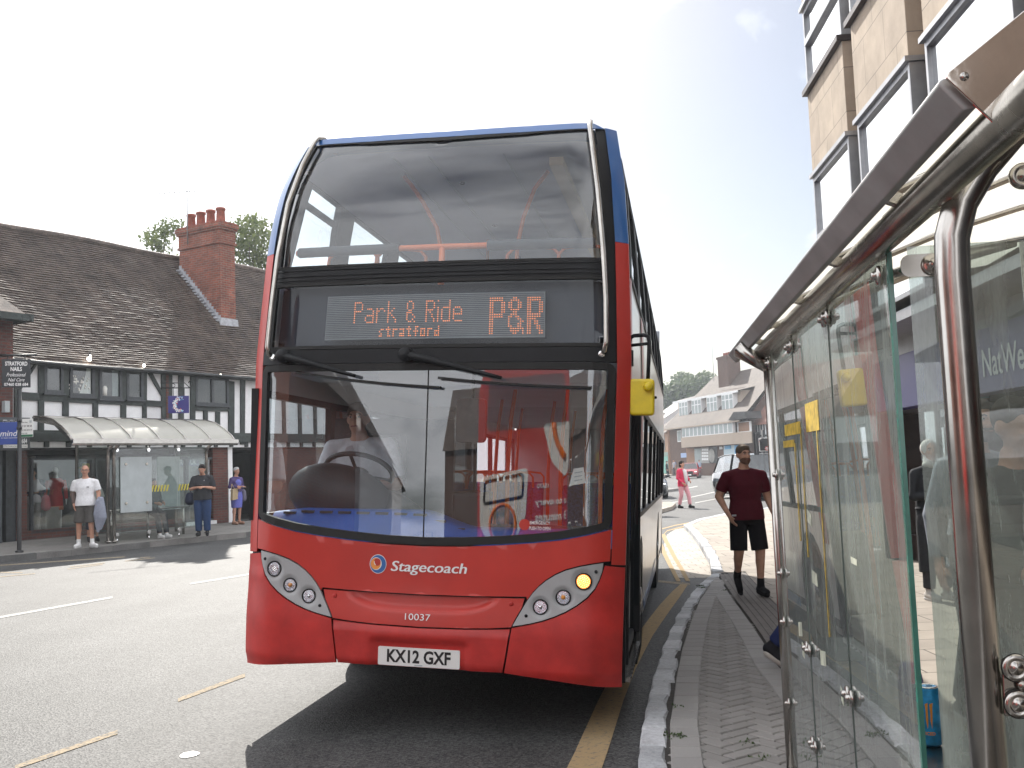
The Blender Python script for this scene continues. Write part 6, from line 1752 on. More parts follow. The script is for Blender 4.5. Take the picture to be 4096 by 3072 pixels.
for b0, b1 in bays:
 bay=None
 for zf in levels[1:]:
  mb=MB();bbox(mb, b0, b1, -0.5, 0.0, zf+0.0, zf+1.28);p=opart("stone_panel", mb, M['stone'], bevel=0.006)
  mb=MB();bbox(mb, b0-.03, b1+.05, -0.5, 0.075, zf+1.28, zf+1.36);opart("sill", mb, M['bronze'], p)
  mb=MB();bbox(mb, b0-.03, b1+.03, -0.5, 0.05, zf-0.06, zf);opart("lintel_trim", mb, M['alu'], p)
 for zf in levels:
  z0, z1=zf+(1.36 if zf>3.4 else 0.10), zf+2.7-0.06
  mb=MB();t=0.06
  zt=z0+(z1-z0)*(0.58 if zf>3.4 else 0.62)
  bbox(mb, b0, b0+t, -0.3, 0.0, z0, z1);bbox(mb, b1-t, b1, -0.3, 0.0, z0, z1)
  bbox(mb, b0+t, b1-t, -0.3, 0.0, z1-0.07, z1);bbox(mb, b0+t, b1-t, -0.3, 0.0, z0, z0+t)
  bbox(mb, b0+t, b1-t, -0.3, 0.012, zt-0.05, zt+0.05)
  bbox(mb, b0, b0+0.03, -0.5, -0.3, z0, z1)
  w=opart("window", mb, M['bronze']if zf>6.5 else M['alu'], bevel=0.004)
  mb=MB();mb.face([B_(b0+t, -.05, z0+t), B_(b1-t, -.05, z0+t), B_(b1-t, -.05, z1-.07), B_(b0+t, -.05, z1-.07)]);opart("pane", mb, M['win_sky'], w)
  mb=MB();mb.face([B_(b0+t, -.31, z0+t), B_(b1-t, -.31, z0+t), B_(b1-t, -.31, z1-.07), B_(b0+t, -.31, z1-.07)]);opart("room_behind", mb, M['room_pale'], w)
  mb=MB();mb.face([B_(b0+.015, -.06, z0), B_(b0+.015, -.29, z0), B_(b0+.015, -.29, z1), B_(b0+.015, -.06, z1)])
mb=MB();bbox(mb, -14, 15.7, -9.1, 0.1, 13.5, 13.8);opart("roof_parapet", mb, M['stone'])
mb=MB()
for b0, b1 in bays:bbox(mb, b1+0.16, b1+0.20, -0.50, -0.46, 3.3, 13.5)
opart("recess_pipe", mb, M['alu'])
mb=MB();bbox(mb, -14, 15.5, -0.96, -0.70, 2.90, 3.19);opart("shop_wall", mb, M['alu'])
mb=MB();bbox(mb, -14, 15.58, -9, -0.05, 3.18, 3.30);opart("soffit", mb, M['alu'])
mb=MB();bbox(mb, -14, 15.5, -9, -8.6, PH, 3.18);bbox(mb, 15.2, 15.58, -9, -0.9, PH, 3.18);opart("shop_wall", mb, M['brick_brown'])
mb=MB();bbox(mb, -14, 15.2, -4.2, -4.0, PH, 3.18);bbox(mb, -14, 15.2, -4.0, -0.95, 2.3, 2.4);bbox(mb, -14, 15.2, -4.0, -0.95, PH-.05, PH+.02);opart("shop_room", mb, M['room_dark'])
for y in(15.0, 11.9, 8.75, 5.5, 2.3, -1, -4.5, -8):
 mb=MB();bbox(mb, y-.22, y+.22, -1.1, -0.62, PH-.05, 2.20);opart("shop_pier", mb, M['bronze'], bevel=0.01)
mb=MB();bbox(mb, 5.7, 12.0, -0.95, -0.60, 2.22, 2.92);fsc=opart("shop_sign", mb, M['lilac'], bevel=0.006)
mb=MB();c=at_plane(4090, 1448, B_(9, -0.59), BN);text_mb(mb, "NatWest", B_(10.42, -0.592, 2.54), -BD, (0, 0, 1), 1.30, 0.30, 0.015);opart("lettering", mb, M['letter_white'], fsc, recalc=False)
mb=MB()
for k in range(3):
 a=2*PI*k/3;q=B_(11.35+0.06*math.cos(a), -.59, 2.54+0.06*math.sin(a));mb.prism([(-.04, -.04), (.04, -.04), (.04, .04), (-.04, .04)], q, -BD, (0, 0, 1), 0.004)
opart("emblem", mb, M['red_trim'], fsc)
mb=MB();bbox(mb, 12.1, 15.2, -0.95, -0.62, 2.22, 2.95);opart("shop_sign", mb, M['navy_sign'], bevel=0.006)
mb=MB();bbox(mb, -14, 5.3, -0.95, -0.62, 2.22, 2.95);opart("shop_sign", mb, M['grey_sign'], bevel=0.006)
for y0, y1 in((12.15, 14.75), (8.99, 11.65), (5.75, 8.5), (2.55, 5.25), (-0.75, 2.05), (-4.2, -1.25)):
 mb=MB();bbox(mb, y0, y1, -.95, -.85, PH, PH+.35);bbox(mb, y0, y1, -.93, -.87, 2.15, 2.22);bbox(mb, (y0+y1)/2-.03, (y0+y1)/2+.03, -.93, -.87, PH+.35, 2.15);w=opart("shop_window", mb, M['bronze'])
 mb=MB();mb.face([B_(y0, -.90, PH+.35), B_(y1, -.90, PH+.35), B_(y1, -.90, 2.15), B_(y0, -.90, 2.15)]);opart("pane", mb, M['shop_glass'], w)
mb=MB();bbox(mb, 11.0, 11.4, -1.15, -1.1, 0.6, 2.4);opart("purple_banner", mb, M['purple'])
mb=MB();bbox(mb, 12.4, 13.6, -1.2, -1.15, 1.2, 2.3);opart("blue_poster", mb, mat("sky blue poster", (0.10, 0.36, 0.52), 0.5))
mb=MB();bbox(mb, 9.3, 10.2, -1.6, -1.55, 0.5, 2.4);bbox(mb, 6.0, 6.5, -1.6, -1.55, 0.5, 2.4);opart("pale_poster", mb, M['room_pale'])
# ------------------------------------------------------------------ the junction beyond the bus
def zf(x, y):return 2400+x*0.3918, 1300+y*0.3918
GL=Vector((18.2, 120, 0));GD=Vector((0.25, -0.968, 0)).normalized();GN=Vector((GD.y, -GD.x, 0))
def gpt(s, z, out=0.0):return GL+GD*s+GN*out+Vector((0, 0, z))
def g_px(x, y, out=0.0):
 p=at_plane(*zf(x, y), GL+GN*out, GN);return(p-GL).dot(GD), p.z
def gbox(mb, s0, s1, z0, z1, o0, o1):
 P=[gpt(s0, z0, o0), gpt(s1, z0, o0), gpt(s1, z0, o1), gpt(s0, z0, o1), gpt(s0, z1, o0), gpt(s1, z1, o0), gpt(s1, z1, o1), gpt(s0, z1, o1)]
 return mb.add(P, [(0, 3, 2, 1), (4, 5, 6, 7), (0, 1, 5, 4), (1, 2, 6, 5), (2, 3, 7, 6), (3, 0, 4, 7)])
fb=thing("corner_building", "brown brick corner building with a cream band, dormer windows and tall chimney across the junction", "building", gpt(9, 0.1))
def in_root(root):
 def f(name, mb, m, parent=None, **k):
  off=Vector(root.location);mb.v=[tuple(Vector(v)-off)for v in mb.v];return obj(name, mb, m, parent or root, **k)
 return f
gp=in_root(fb)
LG=19.6
mb=MB();gbox(mb, 0.5, LG, 0, 5.3, -10, 0);gp("wall", mb, M['brick_brown'])
mb=MB()
mb.add([gpt(LG, 5.2, 0), gpt(LG, 5.2, -10), gpt(LG, 11.3, -5), gpt(LG-.3, 5.2, 0), gpt(LG-.3, 5.2, -10), gpt(LG-.3, 11.3, -5)], [(0, 1, 2), (5, 4, 3), (0, 2, 5, 3), (2, 1, 4, 5), (1, 0, 3, 4)]);gp("gable_wall", mb, M['brick_brown'])
ER, RZ=0.7, 11.4
def rp_(s, t):return gpt(s, 5.42+(RZ-5.42)*t, ER-(5+ER)*t)
mb=MB();A=[rp_(-0.3, 0), rp_(LG+.2, 0), rp_(LG+.2, 1), rp_(2.9, 1)];Bk=[gpt(LG+.2, 5.0, -10.5), gpt(-0.3, 5.0, -10.5)]
mb.add(A+Bk, [(0, 1, 2, 3), (3, 2, 4, 5), (0, 3, 5)]);grf=gp("roof", mb, M['tile_far'])
mb=MB();mb.bar(rp_(-.3, 0), rp_(LG+.2, 0), 0.14, 0.16);gp("gutter", mb, M['cream'], grf)
DO_=-1.3
d0, d1=g_px(800, 860, DO_)[0], g_px(1440, 790, DO_)[0]
dz0, dz1=6.95, 8.75
mb=MB();gbox(mb, d0, d1, dz0, dz1, -4, DO_);dm=gp("dormer", mb, M['cream'], grf)
mb=MB();mb.add([gpt(d0-.3, dz1-.05, DO_+.5), gpt(d1+.4, dz1-.05, DO_+.5), gpt(d1+.4, dz1+.55, -3.9), gpt(d0-.3, dz1+.55, -3.9), gpt(d0-.3, dz1-.25, DO_+.5), gpt(d1+.4, dz1-.25, DO_+.5)], [(0, 1, 2, 3), (4, 5, 1, 0)]);gp("dormer_roof", mb, M['tile_far'], dm)
mb=MB();mb.bar(gpt(d0-.3, dz1-.15, DO_+.52), gpt(d1+.4, dz1-.15, DO_+.52), 0.08, 0.22);gp("dormer_gutter", mb, M['white_frame'], dm)
for x0, x1 in((822, 912), (952, 1050), (1108, 1214), (1262, 1378)):
 s0, s1=g_px(x0, 860, DO_+.35)[0], g_px(x1, 830, DO_+.35)[0]
 mb=MB();gbox(mb, s0, s1, dz0-.25, dz1-.2, DO_, DO_+.55);w=gp("dormer_window", mb, M['white_frame'], dm)
 mb=MB()
 for k in range(3):
  a, b=s0+(s1-s0)*(k+.12)/3, s0+(s1-s0)*(k+.88)/3
  for z0, z1_ in((dz0-.1, dz0+.9), (dz0+1.0, dz1-.35)):mb.face([gpt(a, z0, DO_+.56), gpt(b, z0, DO_+.56), gpt(b, z1_, DO_+.56), gpt(a, z1_, DO_+.56)])
 gp("pane", mb, M['curtain'], w)
c0, c1=g_px(1225, 560, -3.6)[0], g_px(1330, 560, -3.6)[0]
mb=MB();gbox(mb, c0, c1, 8.5, 12.9, -4.9, -3.4);gbox(mb, c0-.12, c1+.12, 12.9, 13.15, -5.0, -3.3);ch=gp("chimney", mb, M['brick_brown'], grf)
for k in range(3):
 mb=MB();mb.lathe([(0.17, 0), (0.14, 0.4), (0.17, 0.45)], gpt(c0+.4+k*.6, 13.15, -4.1), (0, 0, 1), 8);gp("chimney_pot", mb, M['terracotta'], ch)
s0, s1=g_px(828, 1100, .7)[0], g_px(1345, 1050, .7)[0]
bz0, bz1=3.15, 4.30
mb=MB();gbox(mb, s0, s1, bz0, bz1, 0, .75)
mb.add([gpt(s1, bz0, .75), gpt(s1+2.9, bz0, .1), gpt(s1+2.9, bz1, .1), gpt(s1, bz1, .75), gpt(s1, bz0, 0), gpt(s1+2.9, bz0, 0), gpt(s1+2.9, bz1, 0), gpt(s1, bz1, 0)], [(0, 1, 2, 3), (3, 2, 6, 7), (0, 4, 5, 1), (1, 5, 6, 2)]);gp("cream_band", mb, M['cream'])
mb=MB();gbox(mb, s0, s1, bz1, 5.35, 0.3, .62);gbox(mb, s1, s1+2.9, bz1, 5.35, 0.0, .1);w=gp("window_strip", mb, M['white_frame'])
for k in range(12):
 a=s0+(s1-s0)*(k+.1)/12;b=s0+(s1-s0)*(k+.9)/12
 mb=MB();mb.face([gpt(a, bz1+.08, .63), gpt(b, bz1+.08, .63), gpt(b, 5.28, .63), gpt(a, 5.28, .63)]);gp("pane", mb, M['curtain'], w)
mb=MB();mb.face([gpt(s1+.3, bz1+.08, .11), gpt(s1+2.6, bz1+.08, .11), gpt(s1+2.6, 5.28, .11), gpt(s1+.3, 5.28, .11)]);gp("pane", mb, M['brick_tan'], w)
a, b=g_px(792, 1195, 0.05), g_px(826, 1075, .05);mb=MB();gbox(mb, a[0], b[0], a[1], b[1], 0, .06);w2=gp("window", mb, M['white_frame']);mb=MB();gbox(mb, a[0]+.12, b[0]-.12, a[1]+.1, b[1]-.1, 0.06, .07);gp("pane", mb, M['curtain'], w2)
mb=MB()
pl=[g_px(x, y, 1.0)for x, y in((1308, 974), (1482, 952), (1470, 882), (1362, 888))]
mb.add([gpt(a_, z_, 1.0)for a_, z_ in pl]+[gpt(a_, z_, -.8)for a_, z_ in pl], [(0, 1, 2, 3), (0, 1, 5, 4), (1, 2, 6, 5), (2, 3, 7, 6), (3, 0, 4, 7)]);gp("roof_opening", mb, M['room_dark'], grf)
def shop(x0, x1, y0, y1, m, name, o=.05):
 a, b=g_px(x0, y1, o), g_px(x1, y0, o);mb=MB();gbox(mb, a[0], b[0], max(.1, a[1]), b[1], 0, o);return gp(name, mb, m)
shop(885, 962, 1250, 1412, M['brick_tan'], "doorway_panel");shop(965, 1030, 1258, 1412, M['curtain'], "door");shop(1036, 1110, 1245, 1412, M['room_pale'], "shop_window")
shop(1115, 1192, 1240, 1412, M['room_dark'], "shop_window");shop(1270, 1370, 1225, 1412, mat("pale blue shop window", (0.30, 0.42, 0.48), 0.3), "shop_window");shop(1376, 1436, 1222, 1330, mat("bright blue fascia", (0.06, 0.30, 0.55), 0.5), "shop_sign")
shop(826, 884, 1305, 1355, mat("pale blue board", (0.28, 0.38, 0.6), 0.5), "notice_board");shop(1218, 1246, 1240, 1270, M['white_frame'], "small_sign");shop(1274, 1335, 1228, 1270, mat("bright blue board", (0.06, 0.30, 0.55), 0.5), "shop_sign", .08);shop(1278, 1350, 1385, 1412, mat("blue plinth", (0.08, 0.25, 0.45), 0.5), "shop_plinth", .08)
mb=MB()
for r_ in range(4):
 for c_ in range(3):
  a=g_px(1040+c_*23, 1285+r_*32, .06);b=g_px(1058+c_*23, 1262+r_*32, .06);gbox(mb, a[0], b[0], a[1], b[1], 0.05, .07)
gp("window_cards", mb, M['white_frame'])
mb=MB();q=g_px(1140, 1335, .06);mb.lathe([(0.75, 0), (0.75, .02), (0.6, .021), (0.001, .021)], gpt(q[0], q[1], .05), GN, 20);gp("round_emblem", mb, M['room_pale'])
for px, y0, y1, lab in((2857, 1368, 1505, "thin radio mast rising from the roof of the brown brick corner building"), (2908, 1436, 1470, "television aerial on the chimney of the brown brick corner building")):
 b=at_y(px-2, y1, 114);t_=at_y(px, y0, 114)
 a_=thing("roof_mast", lab, "aerial", b);mb=MB();mb.tube([(0, 0, -.5), (0, 0, t_.z-b.z)], 0.035, 6);obj("mast", mb, M['alu'], a_)
 if px==2908:
  mb=MB();mb.tube([(-1.0, 0, t_.z-b.z), (0.4, 0, t_.z-b.z)], 0.03, 5)
  for k in range(5):mb.tube([(-.95+k*.28, 0, t_.z-b.z-.2), (-.95+k*.28, 0, t_.z-b.z+.2)], 0.02, 5)
  obj("antenna", mb, M['alu'], a_)
t2=thing("striped_timber_house", "black and white striped timber house behind the red traffic light", "building", gpt(23, 0.1, -3))
tp=in_root(t2)
T0=LG+0.3
mb=MB();gbox(mb, T0, T0+14, 2.7, 5.0, -8, -1.0);tp("wall", mb, M['plaster'])
mb=MB();gbox(mb, T0, T0+14, 0, 2.7, -8, -1.3);tp("shop_front", mb, M['room_dark'])
k=0
s=T0
while s<T0+14:
 mb=MB();gbox(mb, s, s+.2, 2.75, 5.0, -1.0, -.94);tp("timber", mb, M['timber']);s+=0.52
for z in(2.75, 3.75):
 mb=MB();gbox(mb, T0, T0+14, z, z+.18, -1.0, -.93);tp("timber", mb, M['timber'])
mb=MB();mb.add([gpt(T0, 4.9, -.5), gpt(T0+14, 4.9, -.5), gpt(T0+14, 10.5, -5), gpt(T0, 10.5, -5), gpt(T0+14, 4.9, -9.5), gpt(T0, 4.9, -9.5)], [(0, 1, 2, 3), (3, 2, 4, 5), (0, 3, 5), (1, 4, 2)]);tp("roof", mb, brick_mat("red brown tile", (0.22, 0.10, 0.08), (0.28, 0.14, 0.10), (0.08, 0.05, 0.04), 0.4, 0.2, 0.012, 0.8, 0.4, 0.5, 0.35, 0.25))
def simple_house(name, label, x0, x1, y, zt, zr, wallm, roofm, depth=9, side=None, gable_right=True):
 """a house facing us between photo columns x0 and x1 at distance y"""
 a, b=at_y(x0, 1850, y), at_y(x1, 1850, y*0.94)
 a.z=b.z=0.1
 d=(b-a);L=d.length;d.normalize();n_=Vector((d.y, -d.x, 0))
 h=thing(name, label, "building", a)
 def P(s, z, o):return d*s+n_*o+Vector((0, 0, z))
 mb=MB();v=[P(0, 0, 0), P(L, 0, 0), P(L, 0, -depth), P(0, 0, -depth), P(0, zt, 0), P(L, zt, 0), P(L, zt, -depth), P(0, zt, -depth)]
 mb.add(v, [(0, 1, 5, 4), (1, 2, 6, 5), (2, 3, 7, 6), (3, 0, 4, 7)])
 mb.add([P(0, zt, 0), P(0, zt, -depth), P(0, zr, -depth/2)], [(0, 1, 2)]);mb.add([P(L, zt, 0), P(L, zt, -depth), P(L, zr, -depth/2)], [(0, 1, 2)])
 obj("wall", mb, wallm, h)
 mb=MB();e=.35
 mb.add([P(-.1, zt-.3, e), P(L+.1, zt-.3, e), P(L+.1, zr+.1, -depth/2), P(-.1, zr+.1, -depth/2), P(L+.1, zt-.3, -depth-e), P(-.1, zt-.3, -depth-e)], [(0, 1, 2, 3), (3, 2, 4, 5)])
 obj("roof", mb, roofm, h)
 return h, P, L
h, P, L=simple_house("tan_brick_shop", "tan brick shop with a teal shop front left of the corner building", 2622, 2676, 132, 5.4, 9.6, M['brick_tan'], M['tile_far'], 12)
for a, b in((.30, .46), (.62, .78)):
 mb=MB();v=[P(L*a, 3.0, .04), P(L*b, 3.0, .04), P(L*b, 4.7, .04), P(L*a, 4.7, .04)];mb.add(v+[Vector(x)-Vector((P(0, 0, .1)-P(0, 0, 0)))for x in v], [(0, 1, 2, 3), (0, 1, 5, 4), (1, 2, 6, 5), (2, 3, 7, 6), (3, 0, 4, 7)]);w=obj("window", mb, M['timber_trim'], h)
 mb=MB();c=(a+b)/2;mb.face([P(L*a+.12, 3.1, .05), P(L*b-.12, 3.1, .05), P(L*b-.12, 4.6, .05), P(L*a+.12, 4.6, .05)]);obj("pane", mb, M['curtain'], w)
mb=MB();mb.face([P(L*.1, 2.3, .06), P(L*.45, 2.3, .06), P(L*.45, 2.75, .06), P(L*.1, 2.75, .06)]);obj("shop_sign", mb, M['white_sign'], h)
mb=MB();mb.face([P(L*.5, 2.3, .06), P(L*.98, 2.3, .06), P(L*.98, 2.75, .06), P(L*.5, 2.75, .06)]);obj("shop_sign", mb, mat("grey green sign", (0.12, 0.2, 0.17), 0.6), h)
mb=MB();mb.face([P(L*.12, 0.1, .05), P(L*.45, 0.1, .05), P(L*.45, 2.25, .05), P(L*.12, 2.25, .05)]);obj("shop_window", mb, M['curtain'], h)
mb=MB();mb.face([P(L*.52, 0.1, .05), P(L*.96, 0.1, .05), P(L*.96, 2.25, .05), P(L*.52, 2.25, .05)]);obj("shop_door", mb, mat("teal shop front", (0.03, 0.22, 0.18), 0.5), h)
simple_house("dark_roofed_house", "house with a dark slate roof half hidden behind the bus mirror", 2560, 2626, 145, 6.6, 10.2, M['bus_inside'], mat("dark slate", (0.09, 0.08, 0.085), 0.7, var=0.3, vscale=2), 12)
simple_house("red_roofed_house", "house with a red brown gabled roof behind the tan brick shop", 2640, 2706, 150, 6.8, 12.0, M['brick_brown'], M['tile_far'], 14)
def tree(name, label, x, y, H, blobs, nleaf, lsize, m, trunk_r=0.35, group=None):
 t=thing(name, label, "tree", (x, y, 0), 0, group)
 rnd=random.Random(int(x*31+y))
 mb=MB();mb.tube([(0, 0, -.2), (0.1, 0, H*.25), (0.0, .1, H*.5), (0.1, 0, H*.8)], [trunk_r, trunk_r*.8, trunk_r*.5, trunk_r*.12], 8)
 for bx, by, bz, br in blobs:
  mb.tube([(0.05, 0, H*.3), ((bx)*.5, by*.5, (H*.3+bz)*.55), (bx, by, bz)], [trunk_r*.4, trunk_r*.25, trunk_r*.06], 6)
 obj("trunk", mb, M['trunk'], t)
 mb=MB()
 tot=sum(b[3]**2 for b in blobs)
 for bx, by, bz, br in blobs:
  for _ in range(int(nleaf*br*br/tot)):
   th, ph=rnd.uniform(0, 2*PI), math.acos(rnd.uniform(-1, 1))
   r_=br*(rnd.random()**0.33)*rnd.uniform(.85, 1.12)
   c=Vector((bx+r_*math.sin(ph)*math.cos(th), by+r_*math.sin(ph)*math.sin(th), bz+r_*.85*math.cos(ph)))
   u=Vector((rnd.gauss(0, 1), rnd.gauss(0, 1), rnd.gauss(0, 1))).normalized();w=u.orthogonal().normalized();s=lsize*rnd.uniform(.6, 1.3)
   mb.add([c-u*s, c+w*s*.5, c+u*s, c-w*s*.5], [(0, 1, 2, 3)])
 obj("crown", mb, m, t, recalc=False)
 return t
def blobset(seed, R_, H, n):
 rnd=random.Random(seed);out=[]
 for _ in range(n):
  a=rnd.uniform(0, 2*PI);q=R_*rnd.uniform(.2, .75);z=H*rnd.uniform(.45, .88)
  out.append((q*math.cos(a), q*math.sin(a), z, R_*rnd.uniform(.32, .5)))
 return out
p=at_y(2755, 1700, 175);tree("broadleaf_tree", "largest rounded green tree above the roofs left of the corner building", p.x, 175, 17.6, blobset(3, 5.6, 17.6, 16), 9000, .42, M['leaf'])
p=at_y(2640, 1700, 182);tree("broadleaf_tree", "green tree crown directly behind the yellow bus mirror", p.x, 182, 16.2, blobset(5, 4.2, 16.2, 12), 6000, .42, M['leaf'])
p=at_y(2690, 1700, 196);tree("broadleaf_tree", "lower green tree in the dip between two taller crowns behind the bus", p.x, 196, 14.5, blobset(8, 5, 14.5, 12), 5000, .42, M['leaf'])
p=at_y(2830, 1700, 190);tree("broadleaf_tree", "small green tree top touching the left edge of the corner building's roof", p.x, 190, 15.0, blobset(11, 4, 15, 10), 4000, .42, M['leaf_pale'])
p=at_y(1010, 1500, 48);tree("broadleaf_tree", "pale green tree showing between the brick chimney and the bus", p.x, 48, 15.2, blobset(21, 2.4, 15.2, 14), 4200, .13, M['leaf_pale'], .2)
p=at_y(640, 1500, 50);tree("broadleaf_tree", "sparse pale tree poking over the tiled ridge left of the chimney", p.x, 50, 16.4, blobset(22, 1.6, 16.4, 10), 1500, .12, M['leaf_pale'], .2)
p=at_y(720, 1500, 52);tree("broadleaf_tree", "thin tree top just left of the chimney behind the tiled ridge", p.x, 52, 15.9, blobset(25, 1.3, 15.9, 9), 1100, .12, M['leaf_pale'], .2)
p=at_y(2632, 1850, 104);lp_=thing("street_lamp", "thin dark lamp post with a small blue sign far beyond the bus", "lamp post", (p.x, 104, 0.1))
mb=MB();mb.tube([(0, 0, 0), (0, 0, 6.4)], [0.09, 0.05], 8);obj("pole", mb, M['black_metal'], lp_)
mb=MB();mb.tube([(0, 0, 6.35), (0.2, 0, 6.5), (0.7, 0, 6.5)], 0.04, 6);mb.box((0.7, 0, 6.46), (.5, .25, .12));obj("lamp_head", mb, M['black_metal'], lp_)
mb=MB();mb.box((0.0, -.1, 2.6), (.7, .04, .95));sg=obj("sign_plate", mb, mat("pale blue plate", (0.15, 0.3, 0.6), 0.5), lp_)
p=at_y(2622, 1868, 62);fbk=thing("flower_planter", "round pink flower planter on a post glimpsed past the rear of the bus", "flower planter", (p.x, 62, 0))
mb=MB();mb.tube([(0, 0, 0), (0, 0, p.z)], 0.05, 8);mb.lathe([(0.05, -.3), (.28, -.05), (.3, 0)], (0, 0, p.z), (0, 0, 1), 12);obj("post", mb, M['black_metal'], fbk)
mb=MB()
for _ in range(500):
 u=Vector((random.gauss(0, 1), random.gauss(0, 1), random.gauss(0, 1))).normalized();c=u*.38*random.uniform(.7, 1.05)+Vector((0, 0, p.z+.05));w=u.orthogonal().normalized();s=.05
 mb.add([c-u*s, c+w*s, c+u*s, c-w*s], [(0, 1, 2, 3)])
obj("flowers", mb, M['flower'], fbk, recalc=False)
c=at_y(3056, 1778, 42)
tl=thing("traffic_light", "traffic light showing red beside the striped timber house", "traffic light", (c.x, 42, 0.0))
mb=MB();mb.tube([(0, .06, 0), (0, .06, c.z+.6)], 0.055, 10);obj("pole", mb, M['black_metal'], tl)
hh, ww=0.56, 0.42
mb=MB();mb.prism(rounded([(-ww/2, -hh/2), (ww/2, -hh/2), (ww/2, hh/2), (-ww/2, hh/2)], .03), (0, 0, c.z), (1, 0, 0), (0, 0, 1), 0.02);obj("backing_board", mb, M['white_sign'], tl)
mb=MB();mb.prism(rounded([(-ww/2+.03, -hh/2+.03), (ww/2-.03, -hh/2+.03), (ww/2-.03, hh/2-.03), (-ww/2+.03, hh/2-.03)], .02), (0, -.022, c.z), (1, 0, 0), (0, 0, 1), 0.02);hd=obj("signal_head", mb, M['black_metal'], tl)
mb=MB();q=at_y(3047, 1764, 42)-Vector((c.x, 42, 0));mb.lathe([(0.105, 0), (0.09, 0.02), (0.001, 0.035)], q+Vector((0, -.05, 0)), (0, -1, 0), 18);obj("red_lamp", mb, M['red_lit'], hd)
mb=MB();mb.tube([q+Vector((.12*math.cos(a), -.05, .12*math.sin(a)))for a in[i*PI/10 for i in range(11)]], 0.008, 5);mb.lathe([(0.12, 0), (0.118, .14)], q+Vector((0, -.05, 0)), (0, -1, 0), 14);obj("visor", mb, M['black_metal'], hd)
q=at_y(3066, 1794, 42)-Vector((c.x, 42, 0));mb=MB();mb.lathe([(0.085, 0), (0.085, .01), (.001, .011)], q+Vector((0, -.06, 0)), (0, -1, 0), 18);sg=obj("turn_sign", mb, M['white_sign'], hd)
mb=MB();mb.tube([q+Vector((.07*math.cos(a), -.075, .07*math.sin(a)))for a in[i*PI/9 for i in range(18)]], 0.014, 5, closed=True);mb.bar(q+Vector((-.05, -.075, -.05)), q+Vector((.05, -.075, .05)), .01, .016, up=(0, 1, 0));obj("red_ring", mb, M['red_trim'], sg)
c2=at_y(3032, 1772, 43.5);tl2=thing("traffic_light", "dark back of a second traffic light just left of the red one", "traffic light", (c2.x, 43.5, 0));mb=MB();mb.box((0, 0, c2.z), (.20, .2, .85));mb.box((0, .12, c2.z), (.3, .02, .95));obj("signal_head", mb, M['black_metal'], tl2, bevel=.02);mb=MB();mb.tube([(0, 0, 0), (0, 0, c2.z)], 0.05, 8);obj("pole", mb, M['black_metal'], tl2)
c=at_y(2619, 1952, 31);ib=thing("island_sign", "grey sign board with a yellow and orange edge on the traffic island behind the bus", "road sign", (c.x, 31, 0.12))
mb=MB();mb.box((-.25, 0, c.z-.05), (.62, .12, .82));obj("board", mb, M['poster_grey'], ib, bevel=.03)
mb=MB();mb.box((.075, -.01, c.z-.05), (.03, .13, .74));obj("yellow_edge", mb, M['sticker_yellow'], ib)
mb=MB();mb.box((.045, -.01, c.z-.05), (.03, .128, .74));obj("orange_edge", mb, M['orange_swoosh'], ib)
mb=MB();mb.box((-.25, 0, .2), (.3, .1, .5));obj("stand", mb, M['black_metal'], ib)
# ------------------------------------------------------------------ people
def remeshed(name, mb, m, parent, voxel=0.012, smooth=4):
 """fuse overlapping volumes into one continuous skin"""
 me=bpy.data.meshes.new(name);me.from_pydata(mb.v, [], mb.f)
 bm=bmesh.new();bm.from_mesh(me);bmesh.ops.recalc_face_normals(bm, faces=bm.faces);bm.to_mesh(me);bm.free()
 o=bpy.data.objects.new(name, me);COL.objects.link(o)
 r_=o.modifiers.new("r", 'REMESH');r_.mode='VOXEL';r_.voxel_size=voxel;r_.use_smooth_shade=True
 s_=o.modifiers.new("s", 'SMOOTH');s_.iterations=smooth;s_.factor=0.5
 bpy.context.view_layer.update()
 me2=eval_mesh(o);me2.name=name
 o.modifiers.clear();o.data=me2;bpy.data.meshes.remove(me)
 me2.materials.clear();me2.materials.append(m)
 me2.polygons.foreach_set("use_smooth", [True]*len(me2.polygons))
 if parent is not None:o.parent=parent
 return o
def loft(mb, secs, n=20):
 """stack of (centre, rx, ry[, tilt]) ellipses"""
 vs=[]
 for c, rx, ry in secs:
  for k in range(n):
   a=2*PI*k/n;vs.append(Vector(c)+Vector((rx*math.cos(a), ry*math.sin(a), 0)))
 fs=[]
 for i in range(len(secs)-1):
  for k in range(n):
   k2=(k+1)%n;fs.append((i*n+k, i*n+k2, (i+1)*n+k2, (i+1)*n+k))
 fs+=[tuple(range(n))[::-1], tuple((len(secs)-1)*n+k for k in range(n))]
 return mb.add(vs, fs, True)
V3=lambda*a:Vector(a)
BASE=dict(pel=(0, 0, .95), waist=(0, 0, 1.10), chest=(0, .01, 1.28), neck=(0, .01, 1.47), head=(0, -.015, 1.63), shL=(-.185, .01, 1.38), elL=(-.235, .03, 1.13), wrL=(-.25, -.03, .89), shR=(.185, .01, 1.38), elR=(.235, .03, 1.13), wrR=(.25, -.03, .89), hipL=(-.09, 0, .91), knL=(-.10, -.015, .50), anL=(-.105, .02, .09), toL=(-.12, -.15, .035), hipR=(.09, 0, .91), knR=(.10, -.015, .50), anR=(.105, .02, .09), toR=(.12, -.15, .035))
